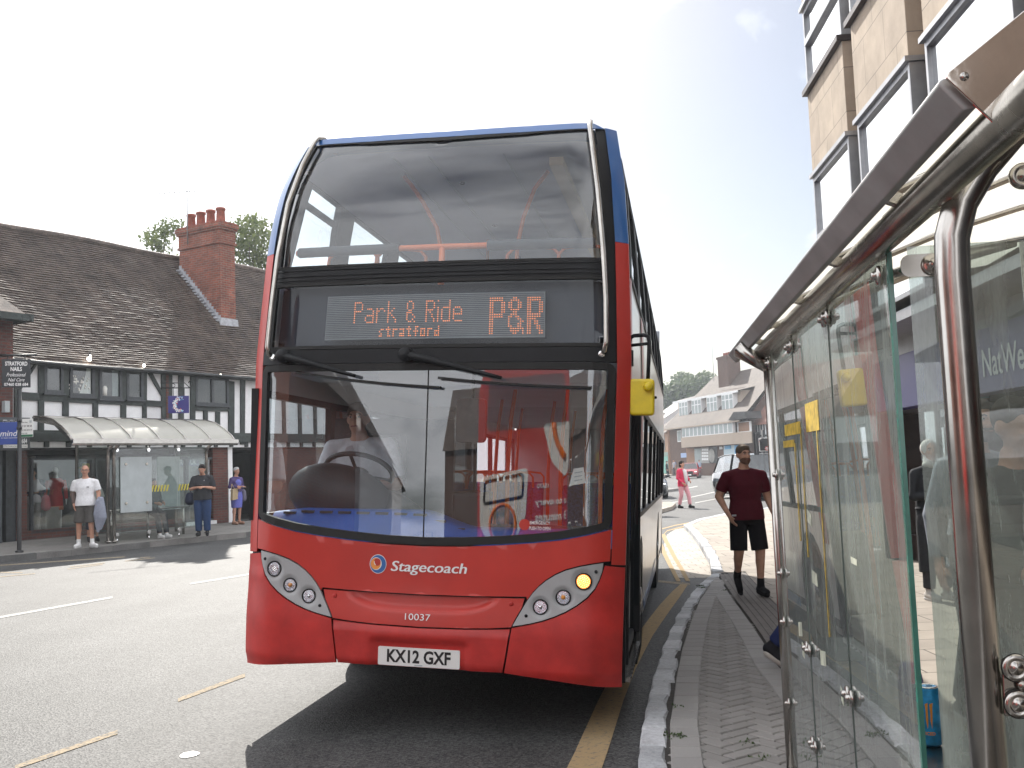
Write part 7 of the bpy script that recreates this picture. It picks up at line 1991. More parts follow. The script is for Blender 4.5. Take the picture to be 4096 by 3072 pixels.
def person(label, loc, rotz, h=1.75, pose=None, fat=1.0, fem=False, skin=SKIN, top=None, bottom=None, shoes=None, hair=None, beard=None, voxel=0.012, extras=None, headturn=0.0, headnod=0.0, socks=None, group=None, grip=False):
 """L is the viewer's left when the person faces us; local front is -Y"""
 t=thing("person", label, "person", loc, rotz, group)
 J={k:Vector(v)for k, v in BASE.items()}
 for k, v in(pose or{}).items():J[k]=Vector(v)
 S_=h/1.75
 vx=voxel/S_
 f=fat
 mb=MB()
 sh=(J['shL']+J['shR'])/2;hp=(J['hipL']+J['hipR'])/2
 def torso(mb, g=0.0, z_lo=None, hem=None):
  pel, wa, chs, nk=J['pel'], J['waist'], J['chest'], J['neck']
  secs=[(hp+V3(0, 0, -.06), .13*f+g, .095*f+g), (pel, .165*f+g, .118*f+g), (wa, (.135 if fem else.15)*f+g, .105*f*f+g), (chs, .165*f+g, .12*f+g), (sh+V3(0, 0, -.015), .172+g, .098+g), (sh+V3(0, 0, .035), .115+g, .075+g), (nk, .062+g*.6, .06+g*.6)]
  return secs
 loft(mb, torso(mb)+[(J['neck']+(J['head']-J['neck'])*.45, .055, .058)], 24)
 for s in 'LR':
  mb.cap(J['neck']+V3(0, .01, -.015), J['sh'+s], .05, .045);mb.cap(J['sh'+s], J['el'+s], .052*f, .042*f);mb.cap(J['el'+s], J['wr'+s], .043*f, .027)
  mb.cap(J['hip'+s], J['kn'+s], .088*f, .056*f);mb.cap(J['kn'+s], J['an'+s], .055*f, .036)
  c=J['kn'+s].lerp(J['an'+s], .3);mb.ball(c+V3(0, .018, 0), (.048*f, .052*f, .10), 10, 8)
  mb.cap(J['an'+s]+V3(0, .01, -.03), J['to'+s]+V3(0, 0, 0.01), .036, .028)
  w=J['wr'+s];d=(w-J['el'+s]).normalized();side=V3(0, -1, 0)
  if abs(d.dot(side))>.8:side=V3(0, 0, 1)
  wd=(side-d*side.dot(d)).normalized();up=d.cross(wd)
  if s=='L':up=-up
  inn=up if up.x*(-1 if s=='R' else 1)>0 else-up
  mb.cap(w+d*.01+wd*.012, w+d*.075+wd*.020, .022, .020, 8);mb.cap(w+d*.01-wd*.014, w+d*.075-wd*.022, .022, .018, 8)
  for k, (o_, L_)in enumerate(((.030, .070), (.011, .080), (-.009, .074), (-.027, .058))):
   b=w+d*.085+wd*o_;cur=.8 if grip else.35
   m1=b+(d*(1-cur*.3)+inn*cur*.5).normalized()*L_*.5;e=m1+(d*(1-cur)+inn*cur).normalized()*L_*.5
   r_=max(.0085, vx*.95);mb.cap(b-d*.015, m1, r_*1.1, r_, 7);mb.cap(m1, e, r_, r_*.85, 7)
  b=w+d*.03+wd*.034;m1=b+(d*.7+wd*.55+inn*.3).normalized()*.038;mb.cap(b-wd*.01, m1, .012, .0105, 7);mb.cap(m1, m1+(d*.9+wd*.1+inn*.3).normalized()*.03, .0105, .009, 7)
 HR=Matrix.Rotation(headturn, 3, 'Z')@Matrix.Rotation(headnod, 3, 'X');hc=J['head']
 def hp_(x, y, z):return hc+HR@Vector((x, y, z))
 hb=mb
 def hball(c, r, n=14, m=10):hb.ball(hp_(*c), r, n, m, rot=HR)
 hball((0, .012, .028), (.076, .095, .092));hball((0, -.022, -.035), (.062, .068, .078));hball((0, -.050, -.085), (.034, .036, .026))
 hball((0, -.098, -.018), (.013, .020, .022));hball((0, -.092, .008), (.009, .014, .028));hball((-.030, -.076, -.018), (.022, .018, .016));hball((.030, -.076, -.018), (.022, .018, .016));hball((0, -.082, .033), (.05, .012, .010))
 hball((-.078, .012, -.005), (.012, .022, .034));hball((.078, .012, -.005), (.012, .022, .034));hball((0, -.088, -.055), (.024, .012, .010))
 body=remeshed("body", mb, skin, None, vx, 3)
 def sc(o):
  o.scale=(S_, S_, S_);o.parent=t;return o
 sc(body)
 hm=lambda nm, col:cloth(nm, col)
 mb=MB()
 for s in(-1, 1):mb.ball(hp_(s*.031, -.083, .012), (.0125, .008, .0075), 8, 6, rot=HR)
 sc(obj("eyes", mb, cloth("eye white", (.55, .5, .46)), None))
 mb=MB()
 for s in(-1, 1):mb.ball(hp_(s*.031, -.0905, .012), (.0055, .003, .0055), 8, 5, rot=HR)
 for s in(-1, 1):mb.tube([hp_(s*.016, -.097, .028), hp_(s*.032, -.097, .034), hp_(s*.05, -.086, .029)], .0045, 5)
 sc(obj("brows_and_irises", mb, cloth("dark brow", (.04, .028, .02)), None))
 mb=MB();mb.tube([hp_(-.026, -.094, -.057), hp_(-.012, -.101, -.053), hp_(0, -.103, -.055), hp_(.012, -.101, -.053), hp_(.026, -.094, -.057)], .0045, 6)
 sc(obj("mouth", mb, cloth("lip", (.26, .09, .08)), None))
 if hair:
  style, col=hair
  mb=MB()
  if style=='short':mb.ball(hp_(0, .022, .042), (.083, .095, .088), 16, 12, rot=HR);mb.ball(hp_(0, -.03, .090), (.06, .055, .035), 12, 8, rot=HR)
  elif style=='crop':mb.ball(hp_(0, .016, .044), (.083, .096, .086), 16, 12, rot=HR);mb.ball(hp_(0, -.04, .088), (.062, .05, .030), 12, 8, rot=HR)
  elif style=='bob':
   mb.ball(hp_(0, .028, .040), (.092, .098, .095), 16, 12, rot=HR);mb.ball(hp_(0, .045, -.04), (.092, .07, .10), 14, 10, rot=HR)
   mb.ball(hp_(0, -.055, .082), (.06, .04, .028), 12, 8, rot=HR)
  elif style=='scarf':
   mb.ball(hp_(0, .03, .030), (.092, .105, .105), 16, 12, rot=HR);mb.ball(hp_(0, .02, -.10), (.075, .078, .07), 14, 10, rot=HR);mb.ball(hp_(0, -.01, -.15), (.10, .09, .05), 14, 8, rot=HR)
  ho=remeshed("hair" if style!='scarf' else "headscarf", mb, cloth("hair " if style!='scarf' else "scarf cloth", col), None, max(.008, vx), 2);sc(ho)
 if beard:
  mb=MB();mb.ball(hp_(0, -.038, -.062), (.063, .064, .050), 14, 10, rot=HR);mb.ball(hp_(0, -.064, -.092), (.036, .032, .026), 10, 8, rot=HR)
  mb.tube([hp_(-.03, -.094, -.052), hp_(0, -.107, -.041), hp_(.03, -.094, -.052)], .008, 6)
  sc(remeshed("beard", mb, cloth("beard", beard), None, .008, 2))
 if top:
  kind, col, slv=top[:3]
  hem=top[3]if len(top)>3 else.86
  mb=MB()
  se=torso(mb, .016)
  low=V3(hp.x, hp.y, hem)
  drop=[(low, .172*f+.022, .122*f*f+.024), (J['pel']+V3(0, 0, .02), .168*f+.02, .12*f*f+.022)]
  secs=[s_ for s_ in drop+se[2:6]]+[(J['neck']+V3(0, 0, -.012), .080, .076)]
  loft(mb, secs, 24)
  for s in 'LR':
   mb.cap(J['neck']+V3(0, .012, -.035), J['sh'+s], .062, .058*f)
   shl=J['sh'+s];a, b=J['el'+s], J['wr'+s]
   if slv<=1:
    e=shl.lerp(a, max(.2, slv));mb.tube([shl, shl.lerp(e, .3), e], [.055*f, .062*f, .066*f], 14);mb.ball(shl, .060*f, 12, 8)
   else:
    e=a.lerp(b, slv-1);mb.ball(shl, .061*f, 12, 8);mb.tube([shl, a, e], [.062*f, .054*f, .044*f], 14);mb.ball(a, .056*f, 10, 8)
  sc(remeshed(kind, mb, cloth(kind, col), None, max(.010, vx), 3))
 if bottom:
  kind, col, ln=bottom[:3]
  mb=MB()
  if kind=='skirt' or kind=='dress_skirt':
   loft(mb, [(V3(hp.x, hp.y, ln), .175, .15), (V3(hp.x, hp.y, .80), .185*f, .15), (J['pel'], .18*f, .135*f), (J['waist'], .145*f, .115*f)], 24)
  else:
   loft(mb, [(hp+V3(0, 0, -.09), .13*f, .10*f), (J['pel']+V3(0, 0, -.02), .176*f, .128*f), (J['waist']+V3(0, 0, -.06), .158*f, .118*f)], 24)
   loose=bottom[3]if len(bottom)>3 else 1.0
   for s in 'LR':
    a, k, e=J['hip'+s], J['kn'+s], J['an'+s]
    if ln<=1:p=a.lerp(k, ln);mb.tube([a+V3(0, 0, .05), a, p], [.09*f, .102*f*loose, .098*f*loose], 16)
    else:
     p=k.lerp(e, ln-1);mb.tube([a+V3(0, 0, .05), a, a.lerp(k, .5), k, k.lerp(p, .5), p], [.09*f, .10*f, .088*f*loose, .072*f*loose, .066*f*loose, .060*f*loose], 16)
  sc(remeshed(kind, mb, cloth(kind, col), None, max(.010, vx), 3))
 if socks:
  for s in 'LR':
   mb=MB();mb.cap(J['an'+s]+(J['kn'+s]-J['an'+s]).normalized()*.07, J['an'+s]+V3(0, 0, -.02), .044, .044, 12);sc(obj("sock", mb, cloth("sock", socks), None))
 if shoes:
  for s in 'LR':
   mb=MB();a, o=J['an'+s], J['to'+s]
   fd=(o-(a+V3(0, 0, -.05))).normalized()
   heel=a+V3(0, 0, -.045)-fd*.045
   mb.cap(heel, heel.lerp(o, .5), .043, .045, 12);mb.cap(heel.lerp(o, .5), o+fd*.015, .046, .036, 12);mb.cap(a+V3(0, 0, .005), heel.lerp(o, .35)+V3(0, 0, .01), .046, .042, 12)
   so=remeshed("shoe", mb, cloth("shoe", shoes[0]), None, max(.009, vx), 2);sc(so)
   mb=MB();mb.cap(heel+V3(0, 0, -.03), o+fd*.01+V3(0, 0, -.026), .040, .034, 12);mb.v=[(x, y, min(z, heel.z+(y-heel.y)/(o.y-heel.y+1e-6)*(o.z-heel.z)-.018)if abs(o.y-heel.y)>.02 else z)for x, y, z in mb.v]
   q=obj("sole", mb, cloth("sole", shoes[1]), so)
 if extras:extras(t, J, S_, sc, hp_, HR)
 return t
def feet(px, py, z):return at_plane(px, py, (0, 0, z), (0, 0, 1))
def maroon_extra(t, J, S_, sc, hp_, HR):
 mb=MB();mb.box((-.19, -.125, .93), (.05, .01, .02));sc(obj("phone_edge", mb, M['bus_inside'], None))
 mb=MB();mb.box((.155, -.11, .60), (.035, .004, .012));sc(obj("shorts_emblem", mb, M['letter_white'], None))
c=feet(2968, 2378, PH);c.x+=.10
person("bearded man in a maroon t-shirt and black shorts walking along the pavement", c, R(6), 1.68, dict(shL=(-.215, .01, 1.38), elL=(-.305, .06, 1.15), wrL=(-.225, -.04, .93), shR=(.215, .01, 1.38), elR=(.285, .05, 1.12), wrR=(.335, -.04, .885), chest=(0, 0, 1.28), hipL=(-.10, 0, .91), knL=(-.125, -.03, .50), anL=(-.085, .20, .20), toL=(-.085, .13, .05), hipR=(.10, 0, .91), knR=(.125, -.05, .50), anR=(.115, -.03, .10), toR=(.125, -.19, .04)), 1.12, False, SKIN2, ("t_shirt", (.075, .006, .014), .72, .87), ("shorts", (.008, .008, .010), .97, .92), ((.012, .012, .014), (.02, .02, .022)), ('crop', (.13, .10, .075)), (.16, .09, .065), 0.010, maroon_extra, R(10), 0, (.012, .012, .014))
def pink_extra(t, J, S_, sc, hp_, HR):
 mb=MB();mb.tube([(-.02, -.12, 1.44), (-.01, -.16, 1.25), (.02, -.165, 1.0), (.04, -.16, .86)], [.05, .06, .06, .03], 10);mb.tube([(.05, -.12, 1.42), (.07, -.155, 1.2), (.09, -.16, .95)], [.04, .045, .03], 8);sc(obj("scarf", mb, cloth("white scarf", (.62, .60, .60)), None))
c=feet(2735, 2032, 0)
person("woman in a pink coat and pale pink trousers crossing the road", c, R(38), 1.62, dict(anL=(-.12, .10, .10), toL=(-.13, -.06, .04), knL=(-.11, -.02, .5), anR=(.10, -.24, .10), toR=(.11, -.40, .045), knR=(.10, -.18, .50), wrR=(.16, -.22, 1.0), elR=(.25, -.02, 1.12), wrL=(-.19, -.20, .92), elL=(-.26, .0, 1.12)), 1.08, True, SKIN, ("coat", (.55, .035, .09), 1.85, .80), ("trousers", (.62, .30, .33), 1.92, 1.0), ((.015, .015, .016), (.03, .03, .03)), ('bob', (.015, .012, .011)), None, .016, pink_extra, R(10))
walk=dict(anL=(-.11, .16, .11), toL=(-.12, .02, .05), knL=(-.1, -.01, .5), anR=(.10, -.20, .09), toR=(.11, -.36, .04), knR=(.1, -.13, .5))
for px, lab, r_ in((2647, "dark clothed pedestrian on the left of a pair walking by the far kerb", 60), (2669, "dark clothed pedestrian on the right of a pair walking by the far kerb", 75)):
 p=at_y(px, 1900, 104);person(lab, (p.x, 104, 0), R(r_), 1.72, walk, 1.0, False, SKIN, ("jacket", (.015, .015, .018), 1.85, .84), ("trousers", (.02, .02, .025), 1.92), ((.01, .01, .01), (.02, .02, .02)), ('short', (.02, .015, .012)), None, .024)
p=at_y(2697, 1880, 112);person("pedestrian with a blue rucksack by the wall of the corner building", (p.x, 112, .12), R(-60), 1.74, walk, 1.0, False, SKIN, ("shirt", (.35, .33, .36), 1.0, .85), ("trousers", (.05, .05, .06), 1.92), ((.02, .02, .02), (.02, .02, .02)), ('short', (.02, .015, .012)), None, .026, lambda t, J, S_, sc, hp_, HR:sc(obj("rucksack", (lambda m_:(m_.ball((0, .19, 1.25), (.15, .11, .24)), m_)[1])(MB()), cloth("rucksack", (.06, .09, .22)), None)))
p=at_y(2806, 1880, 100);person("pedestrian in pale blue standing behind the red hatchback", (p.x, 101, .12), R(20), 1.6, None, 1.0, True, SKIN, ("shirt", (.30, .36, .46), 1.0, .85), ("trousers", (.08, .08, .10), 1.92), ((.02, .02, .02), (.02, .02, .02)), ('short', (.03, .02, .015)), None, .026)
def whitetee(t, J, S_, sc, hp_, HR):
 mb=MB();mb.tube([(.33, -.06, 1.06), (.31, -.05, .86), (.33, -.03, .62), (.29, -.02, .36)], [.06, .11, .12, .05], 10);mb.tube([(.29, -.10, 1.0), (.25, -.08, .7), (.27, -.05, .3)], [.05, .07, .03], 8)
 sc(remeshed("held_jacket", mb, cloth("grey blue jacket", (.27, .29, .36)), None, .016, 2))
 mb=MB();mb.tube([hp_(-.05, -.098, .012), hp_(-.012, -.106, .012), hp_(.012, -.106, .012), hp_(.05, -.098, .012), hp_(.082, -.02, .015)], .0045, 5);sc(obj("glasses", mb, M['black_metal'], None))
 mb=MB();mb.cap(J['elL']+V3(0, 0, .10), J['elL'].lerp(J['wrL'], .85), .052, .036, 12);sc(obj("tattoo_sleeve", mb, cloth("tattooed skin", (.13, .09, .08)), None))
 mb=MB();mb.box((.09, -.148, 1.28), (.05, .004, .018));sc(obj("shirt_emblem", mb, M['letter_black'], None))
c=feet(342, 2188, .16)
person("bald man in a white t-shirt and grey shorts holding a jacket by the shelter", c, R(8), 1.88, dict(shL=(-.215, .01, 1.38), elL=(-.27, .02, 1.14), wrL=(-.22, -.06, .92), shR=(.215, .01, 1.38), elR=(.27, .02, 1.14), wrR=(.275, -.06, .93), anL=(-.15, .03, .09), toL=(-.17, -.13, .035), knL=(-.13, -.01, .5), anR=(.13, .03, .09), toR=(.25, -.11, .035), knR=(.12, -.01, .5)), 1.12, False, SKIN, ("t_shirt", (.74, .74, .76), .75, .88), ("shorts", (.085, .08, .075), .95, 1.05), ((.70, .70, .70), (.6, .6, .6)), None, None, .014, whitetee, R(8), 0, (.7, .7, .7))
def leftwoman(t, J, S_, sc, hp_, HR):
 mb=MB();loft(mb, [((0, .05, .52), .20, .14), ((0, .04, .9), .20, .15), ((0, .03, 1.15), .185, .14), ((0, .02, 1.36), .19, .12), ((0, .02, 1.44), .13, .08)], 20)
 for s in(-1, 1):mb.cap((s*.2, .01, 1.40), (s*.25, .02, 1.15), .07, .06)
 mb.cap((-.25, .02, 1.15), (.06, -.17, 1.14), .058, .045);mb.cap((.25, .02, 1.15), (-.06, -.15, 1.10), .058, .045)
 sc(remeshed("cardigan", mb, cloth("navy cardigan", (.012, .014, .055)), None, .016, 3))
 mb=MB();loft(mb, [((0, -.09, .86), .095, .06), ((0, -.10, 1.05), .085, .06), ((0, -.095, 1.30), .08, .05), ((0, -.06, 1.42), .05, .03)], 14);sc(obj("white_top", mb, cloth("white top", (.62, .60, .64)), None))
 mb=MB();mb.cap((.31, -.02, .98), (.31, -.02, .80), .10, .12, 12);mb.tube([(.30, -.02, 1.02), (.26, .0, 1.3), (.2, .0, 1.42)], .012, 6);sc(obj("pink_handbag", mb, cloth("pink handbag", (.50, .10, .12)), None))
c=feet(130, 2158, .26)
person("woman in a navy cardigan with folded arms and a pink bag", c, R(12), 1.80, dict(elL=(-.25, .02, 1.15), wrL=(.06, -.17, 1.14), elR=(.25, .02, 1.15), wrR=(-.06, -.15, 1.10)), 1.12, True, SKIN, ("top", (.62, .60, .64), .8, .9), ("trousers", (.30, .28, .27), 1.88, 1.15), ((.32, .44, .56), (.6, .6, .62)), ('bob', (.02, .015, .013)), None, .016, leftwoman, R(10))
def phoneman(t, J, S_, sc, hp_, HR):
 mb=MB();mb.box((.0, -.315, 1.205), (.065, .09, .012), rot=Matrix.Rotation(R(-35), 3, 'X'));sc(obj("mobile_phone", mb, M['black_metal'], None))
 mb=MB();mb.cap((-.30, .06, .95), (-.30, .06, .86), .11, .13, 12);mb.tube([(-.30, .05, 1.02), (-.24, .03, 1.25), (-.17, .04, 1.43)], .014, 6);sc(obj("shoulder_bag", mb, cloth("navy bag", (.02, .025, .05)), None))
 mb=MB();mb.box((.06, -.142, 1.33), (.015, .004, .02));sc(obj("shirt_emblem", mb, M['letter_white'], None))
c=feet(812, 2140, .2)
person("man in a dark t-shirt and blue jeans looking down at his phone", c, R(10), 1.82, dict(elL=(-.27, -.02, 1.13), wrL=(-.07, -.27, 1.17), elR=(.27, -.02, 1.13), wrR=(.07, -.27, 1.17), shL=(-.205, .01, 1.38), shR=(.205, .01, 1.38), head=(0, -.06, 1.60), anL=(-.10, .03, .09), anR=(.10, .03, .09)), 1.17, False, SKIN, ("t_shirt", (.030, .031, .036), .9, .86), ("jeans", (.022, .050, .13), 1.96, 1.15), ((.014, .014, .016), (.03, .03, .03)), ('short', (.018, .013, .012)), None, .014, phoneman, R(-8), R(24), None, None, True)
def bluewoman(t, J, S_, sc, hp_, HR):
 mb=MB();mb.prism([(-.16, -.17), (.16, -.17), (.14, .16), (-.14, .16)], (-.20, -.10, .93), (1, .3, .1), (0, 0, 1), .08);mb.tube([(-.30, -.12, 1.08), (-.24, -.08, 1.24), (-.14, -.08, 1.08)], .012, 6);sc(obj("tan_bag", mb, cloth("tan bag", (.42, .32, .20)), None))
 mb=MB();mb.cap((.27, .0, .98), (.27, .0, .78), .08, .10, 12);mb.tube([(.26, 0, 1.05), (.22, 0, 1.2)], .012, 6);sc(obj("patterned_bag", mb, cloth("patterned bag", (.14, .13, .18)), None))
 mb=MB();loft(mb, [((0, 0, .50), .175, .14), ((0, 0, .85), .195, .16), ((0, 0, 1.1), .155, .125), ((0, -.02, 1.30), .155, .125), ((0, -.02, 1.38), .09, .09)], 20);sc(remeshed("dress", mb, cloth("blue violet dress", (.14, .15, .50)), None, .016, 2))
c=feet(948, 2096, .27)
person("grey haired woman in a blue violet dress with a tan bag beside the bus", c, R(55), 1.66, dict(elL=(-.25, .02, 1.15), wrL=(.02, -.18, 1.15), elR=(.25, .02, 1.15), wrR=(-.02, -.16, 1.10)), 1.06, True, SKIN, ("cardigan", (.085, .06, .17), 1.7, 1.06), None, ((.42, .24, .17), (.2, .12, .08)), ('short', (.52, .52, .53)), None, .016, bluewoman, R(10))
def whitebag(t, J, S_, sc, hp_, HR):
 mb=MB();loft(mb, [((.30, -.05, .25), .12, .10), ((.30, -.05, .55), .15, .12), ((.28, -.05, .85), .05, .05), ((.27, -.05, .92), .02, .02)], 14);sc(remeshed("white_carrier_bag", mb, cloth("white carrier bag", (.74, .74, .76)), None, .014, 2))
c=feet(-42, 2170, .2)
person("person with a white carrier bag cut off by the left edge of the picture", c, R(20), 1.7, None, 1.0, False, SKIN, ("jacket", (.03, .03, .035), 1.8, .82), ("trousers", (.03, .03, .04), 1.92), ((.5, .5, .5), (.4, .4, .4)), ('short', (.03, .02, .02)), None, .018, whitebag)
q=sh.location+SA*0.05+SNn*(-0.75)
person("waiting passenger with a white shawl standing inside the far shelter", (q.x, q.y, .22), R(30), 1.58, dict(elL=(-.25, .02, 1.13), wrL=(-.08, -.18, 1.05), elR=(.25, .02, 1.13), wrR=(.08, -.18, 1.03)), 1.1, True, SKIN, ("blouse", (.58, .57, .56), .9, 1.12), ("dress_skirt", (.018, .02, .035), .30), ((.03, .03, .03), (.03, .03, .03)), ('bob', (.02, .015, .012)), None, .018)
q=sh.location+SA*1.55+SNn*(-0.52)
SIT=dict(pel=(0, 0, .82), waist=(0, -.02, .97), chest=(0, -.05, 1.15), neck=(0, -.07, 1.33), head=(0, -.10, 1.47), shL=(-.185, -.06, 1.28), elL=(-.22, -.10, 1.02), wrL=(-.12, -.34, .95), shR=(.185, -.06, 1.28), elR=(.22, -.10, 1.02), wrR=(.12, -.34, .95), hipL=(-.09, -.02, .80), knL=(-.11, -.38, .62), anL=(-.11, -.46, .15), toL=(-.12, -.60, .10), hipR=(.09, -.02, .80), knR=(.11, -.38, .62), anR=(.11, -.46, .15), toR=(.12, -.60, .10))
person("waiting passenger in dark grey sitting on the perch rail inside the far shelter", (q.x, q.y, .12), R(60), 1.72, SIT, 1.08, False, SKIN, ("jumper", (.13, .15, .16), 1.85, .72), ("trousers", (.03, .032, .04), 1.92), ((.6, .6, .6), (.5, .5, .5)), ('short', (.03, .02, .015)), None, .018)
def mannequin(name, label, px, top_col, skirt_col, hat=None, out=-.75):
 s_, z_=fz2(px, 1300, out);loc=fpt(s_, FZ+.05, out)
 t=thing(name, label, "mannequin", loc, R(25))
 pale=cloth("mannequin plastic", (.60, .62, .62), .05)
 mb=MB();J={k:Vector(v)for k, v in BASE.items()}
 loft(mb, [((0, 0, .86), .12, .09), ((0, 0, .96), .15, .11), ((0, 0, 1.12), .115, .09), ((0, 0, 1.3), .145, .105), ((0, 0, 1.40), .15, .08), ((0, 0, 1.45), .06, .05), ((0, 0, 1.53), .045, .045)], 18)
 mb.ball((0, -.01, 1.62), (.07, .085, .105), 14, 10)
 for s in 'LR':
  mb.cap(J['sh'+s]*.96, J['el'+s], .045, .036);mb.cap(J['el'+s], J['wr'+s], .036, .024);mb.cap(J['wr'+s], J['wr'+s]+V3(0, -.01, -.14), .03, .014);mb.cap(J['hip'+s], J['kn'+s], .075, .05);mb.cap(J['kn'+s], J['an'+s], .048, .03);mb.cap(J['an'+s]+V3(0, 0, -.04), J['to'+s], .03, .025)
 remeshed("body", mb, pale, t, .016, 3)
 mb=MB();loft(mb, [((0, 0, .68), .18, .14), ((0, 0, .95), .17, .125), ((0, 0, 1.12), .135, .11), ((0, 0, 1.3), .165, .12), ((0, 0, 1.41), .16, .09), ((0, 0, 1.44), .10, .07)], 18)
 for s in 'LR':mb.tube([J['sh'+s], J['el'+s], J['wr'+s]], [.062, .05, .042], 12)
 remeshed("dress", mb, cloth("mannequin dress", top_col), t, .016, 2)
 if skirt_col:mb=MB();loft(mb, [((0, 0, .62), .185, .145), ((0, 0, .72), .185, .145)], 18);obj("hem_band", mb, cloth("hem band", skirt_col), t)
 if hat:
  mb=MB();mb.lathe([(.17, 0), (.165, .012), (.10, .03), (.09, .11), (.06, .125), (.001, .128)], (0, 0, 1.68), (0.05, -.12, 1), 20);obj("hat", mb, cloth("straw hat", hat), t)
 return t
mannequin("shop_mannequin", "mannequin in a long sleeved red dress in the charity shop window", 448, (.42, .035, .035), (.55, .22, .14))
mannequin("shop_mannequin", "mannequin with a yellow hat half hidden behind the man in the white t-shirt", 690, (.30, .03, .035), None, (.62, .55, .10), -.6)
c=feet(3758, 2392, PH);c=at_y(3758, 2392, 10.6);c.z=PH
def hijab(t, J, S_, sc, hp_, HR):
 mb=MB();a=J['wrL']+V3(.02, -.05, .05);mb.lathe([(.026, -.07), (.036, .06), (.038, .065), (.001, .066)], a, (0, 0, 1), 14);mb.tube([a+V3(0, 0, .06), a+V3(.01, -.01, .17)], .004, 5);sc(obj("drink_cup", mb, cloth("pale cup", (.62, .60, .58)), None))
 mb=MB();loft(mb, [((0, .01, .30), .20, .15), ((0, .01, .8), .20, .15), ((0, .01, 1.2), .18, .13), ((0, .01, 1.40), .17, .10), ((0, .01, 1.46), .10, .08)], 20);sc(remeshed("long_coat", mb, cloth("dark coat", (.028, .030, .034)), None, .014, 2))
person("woman in a white headscarf holding a drink cup behind the shelter glass", c, R(12), 1.64, dict(elL=(-.23, .0, 1.14), wrL=(-.06, -.22, 1.12)), 1.08, True, SKIN2, ("coat_sleeves", (.028, .030, .034), 1.85, 1.0), ("trousers", (.04, .04, .045), 1.92), ((.5, .48, .45), (.5, .5, .5)), ('scarf', (.60, .57, .54)), None, .014, hijab, R(-15))
c=at_y(3990, 2860, 5.75);c.z=PH
person("bearded man in a grey blue jumper walking past behind the end pane of the shelter", c, R(8), 1.80, dict(elL=(-.26, .04, 1.13), wrL=(-.27, .0, .88), wrR=(.24, -.1, .9), anL=(-.1, .14, .10), toL=(-.11, -.02, .045), knL=(-.1, -.01, .5), anR=(.1, -.18, .10), toR=(.11, -.35, .045), knR=(.1, -.12, .5)), 1.1, False, SKIN2, ("jumper", (.20, .22, .26), 1.9, .84), ("trousers", (.015, .015, .018), 1.95), ((.03, .03, .03), (.4, .4, .4)), ('short', (.06, .042, .03)), (.05, .035, .026), .010, None, R(8))
c=at_y(4150, 2950, 4.1);c.z=PH
def greenj(t, J, S_, sc, hp_, HR):
 mb=MB();a=J['wrL']+V3(0, -.11, .02);mb.box(a, (.075, .15, .012), rot=Matrix.Rotation(R(-20), 3, 'X'));sc(obj("blue_phone", mb, mat("blue phone back", (.10, .13, .22), .3), None))
 mb=MB()
 for k in range(5):mb.tube([Vector((.20*math.cos(q), .15*math.sin(q), .90+k*.11))for q in[i*PI/10 for i in range(20)]], .022, 6, closed=True)
 sc(obj("jacket_quilting", mb, cloth("olive jacket", (.035, .038, .028)), None))
person("person in an olive quilted jacket holding a phone at the right edge behind the shelter", c, R(20), 1.72, dict(elL=(-.26, .0, 1.12), wrL=(-.20, -.24, 1.06)), 1.15, False, SKIN, ("jacket", (.035, .038, .028), 1.85, .84), ("trousers", (.012, .012, .014), 1.95), ((.03, .03, .03), (.3, .3, .3)), ('short', (.03, .022, .018)), None, .012, greenj, 0, R(12))
c=at_y(3268, 2700, 7.5);c.z=PH
person("person in blue jeans stepping out from behind the far post of the shelter", c, R(75), 1.72, dict(anL=(-.09, .30, .16), toL=(-.09, .20, .04), knL=(-.09, .02, .5), anR=(.09, -.24, .10), toR=(.09, -.40, .045), knR=(.09, -.16, .5)), 1.0, False, SKIN, ("jacket", (.02, .02, .024), 1.85, .84), ("jeans", (.02, .03, .10), 1.95), ((.02, .02, .025), (.55, .52, .48)), ('short', (.03, .022, .018)), None, .012)
def driver_x(t, J, S_, sc, hp_, HR):
 mb=MB()
 for s in(-1, 1):mb.add([(s*.01, -.135, 1.28), (s*.09, -.10, 1.335), (s*.06, -.115, 1.36), (s*.02, -.125, 1.34)], [(0, 1, 2, 3)]);mb.box((s*.15, -.04, 1.345), (.09, .06, .012))
 sc(obj("collar_and_epaulettes", mb, cloth("white shirt trim", (.66, .66, .70)), None))
DRV=dict(pel=(0, .06, .52), waist=(0, .05, .68), chest=(0, .02, .92), neck=(0, -.02, 1.13), head=(0, -.05, 1.28), shL=(-.21, 0, 1.07), elL=(-.28, -.08, .80), wrL=(-.17, -.33, .80), shR=(.21, 0, 1.07), elR=(.28, -.08, .80), wrR=(.17, -.33, .80), hipL=(-.1, .05, .50), knL=(-.14, -.38, .52), anL=(-.14, -.46, .10), toL=(-.14, -.60, .06), hipR=(.1, .05, .50), knR=(.14, -.38, .52), anR=(.14, -.46, .10), toR=(.14, -.60, .06))
dl=BUS_M@Vector((-0.73, 1.16, 0.67))
def driver_x2(t, J, S_, sc, hp_, HR):
 mb=MB()
 for s in(-1, 1):mb.prism([(0, 0), (s*.085, .02), (s*.06, .06), (s*.02, .07)], (s*.005, -.118, 1.02), (1, 0, 0), (0, -.2, 1), .008)
 sc(obj("shirt_collar", mb, cloth("white shirt trim", (.66, .66, .70)), None))
person("bus driver in a white shirt seated behind the windscreen", dl, R(-8), 1.78, DRV, 1.22, False, SKIN, ("shirt", (.66, .66, .70), .9, .55), ("trousers", (.02, .02, .03), 1.95), ((.01, .01, .01), (.01, .01, .01)), ('crop', (.12, .09, .07)), None, .013, driver_x2)
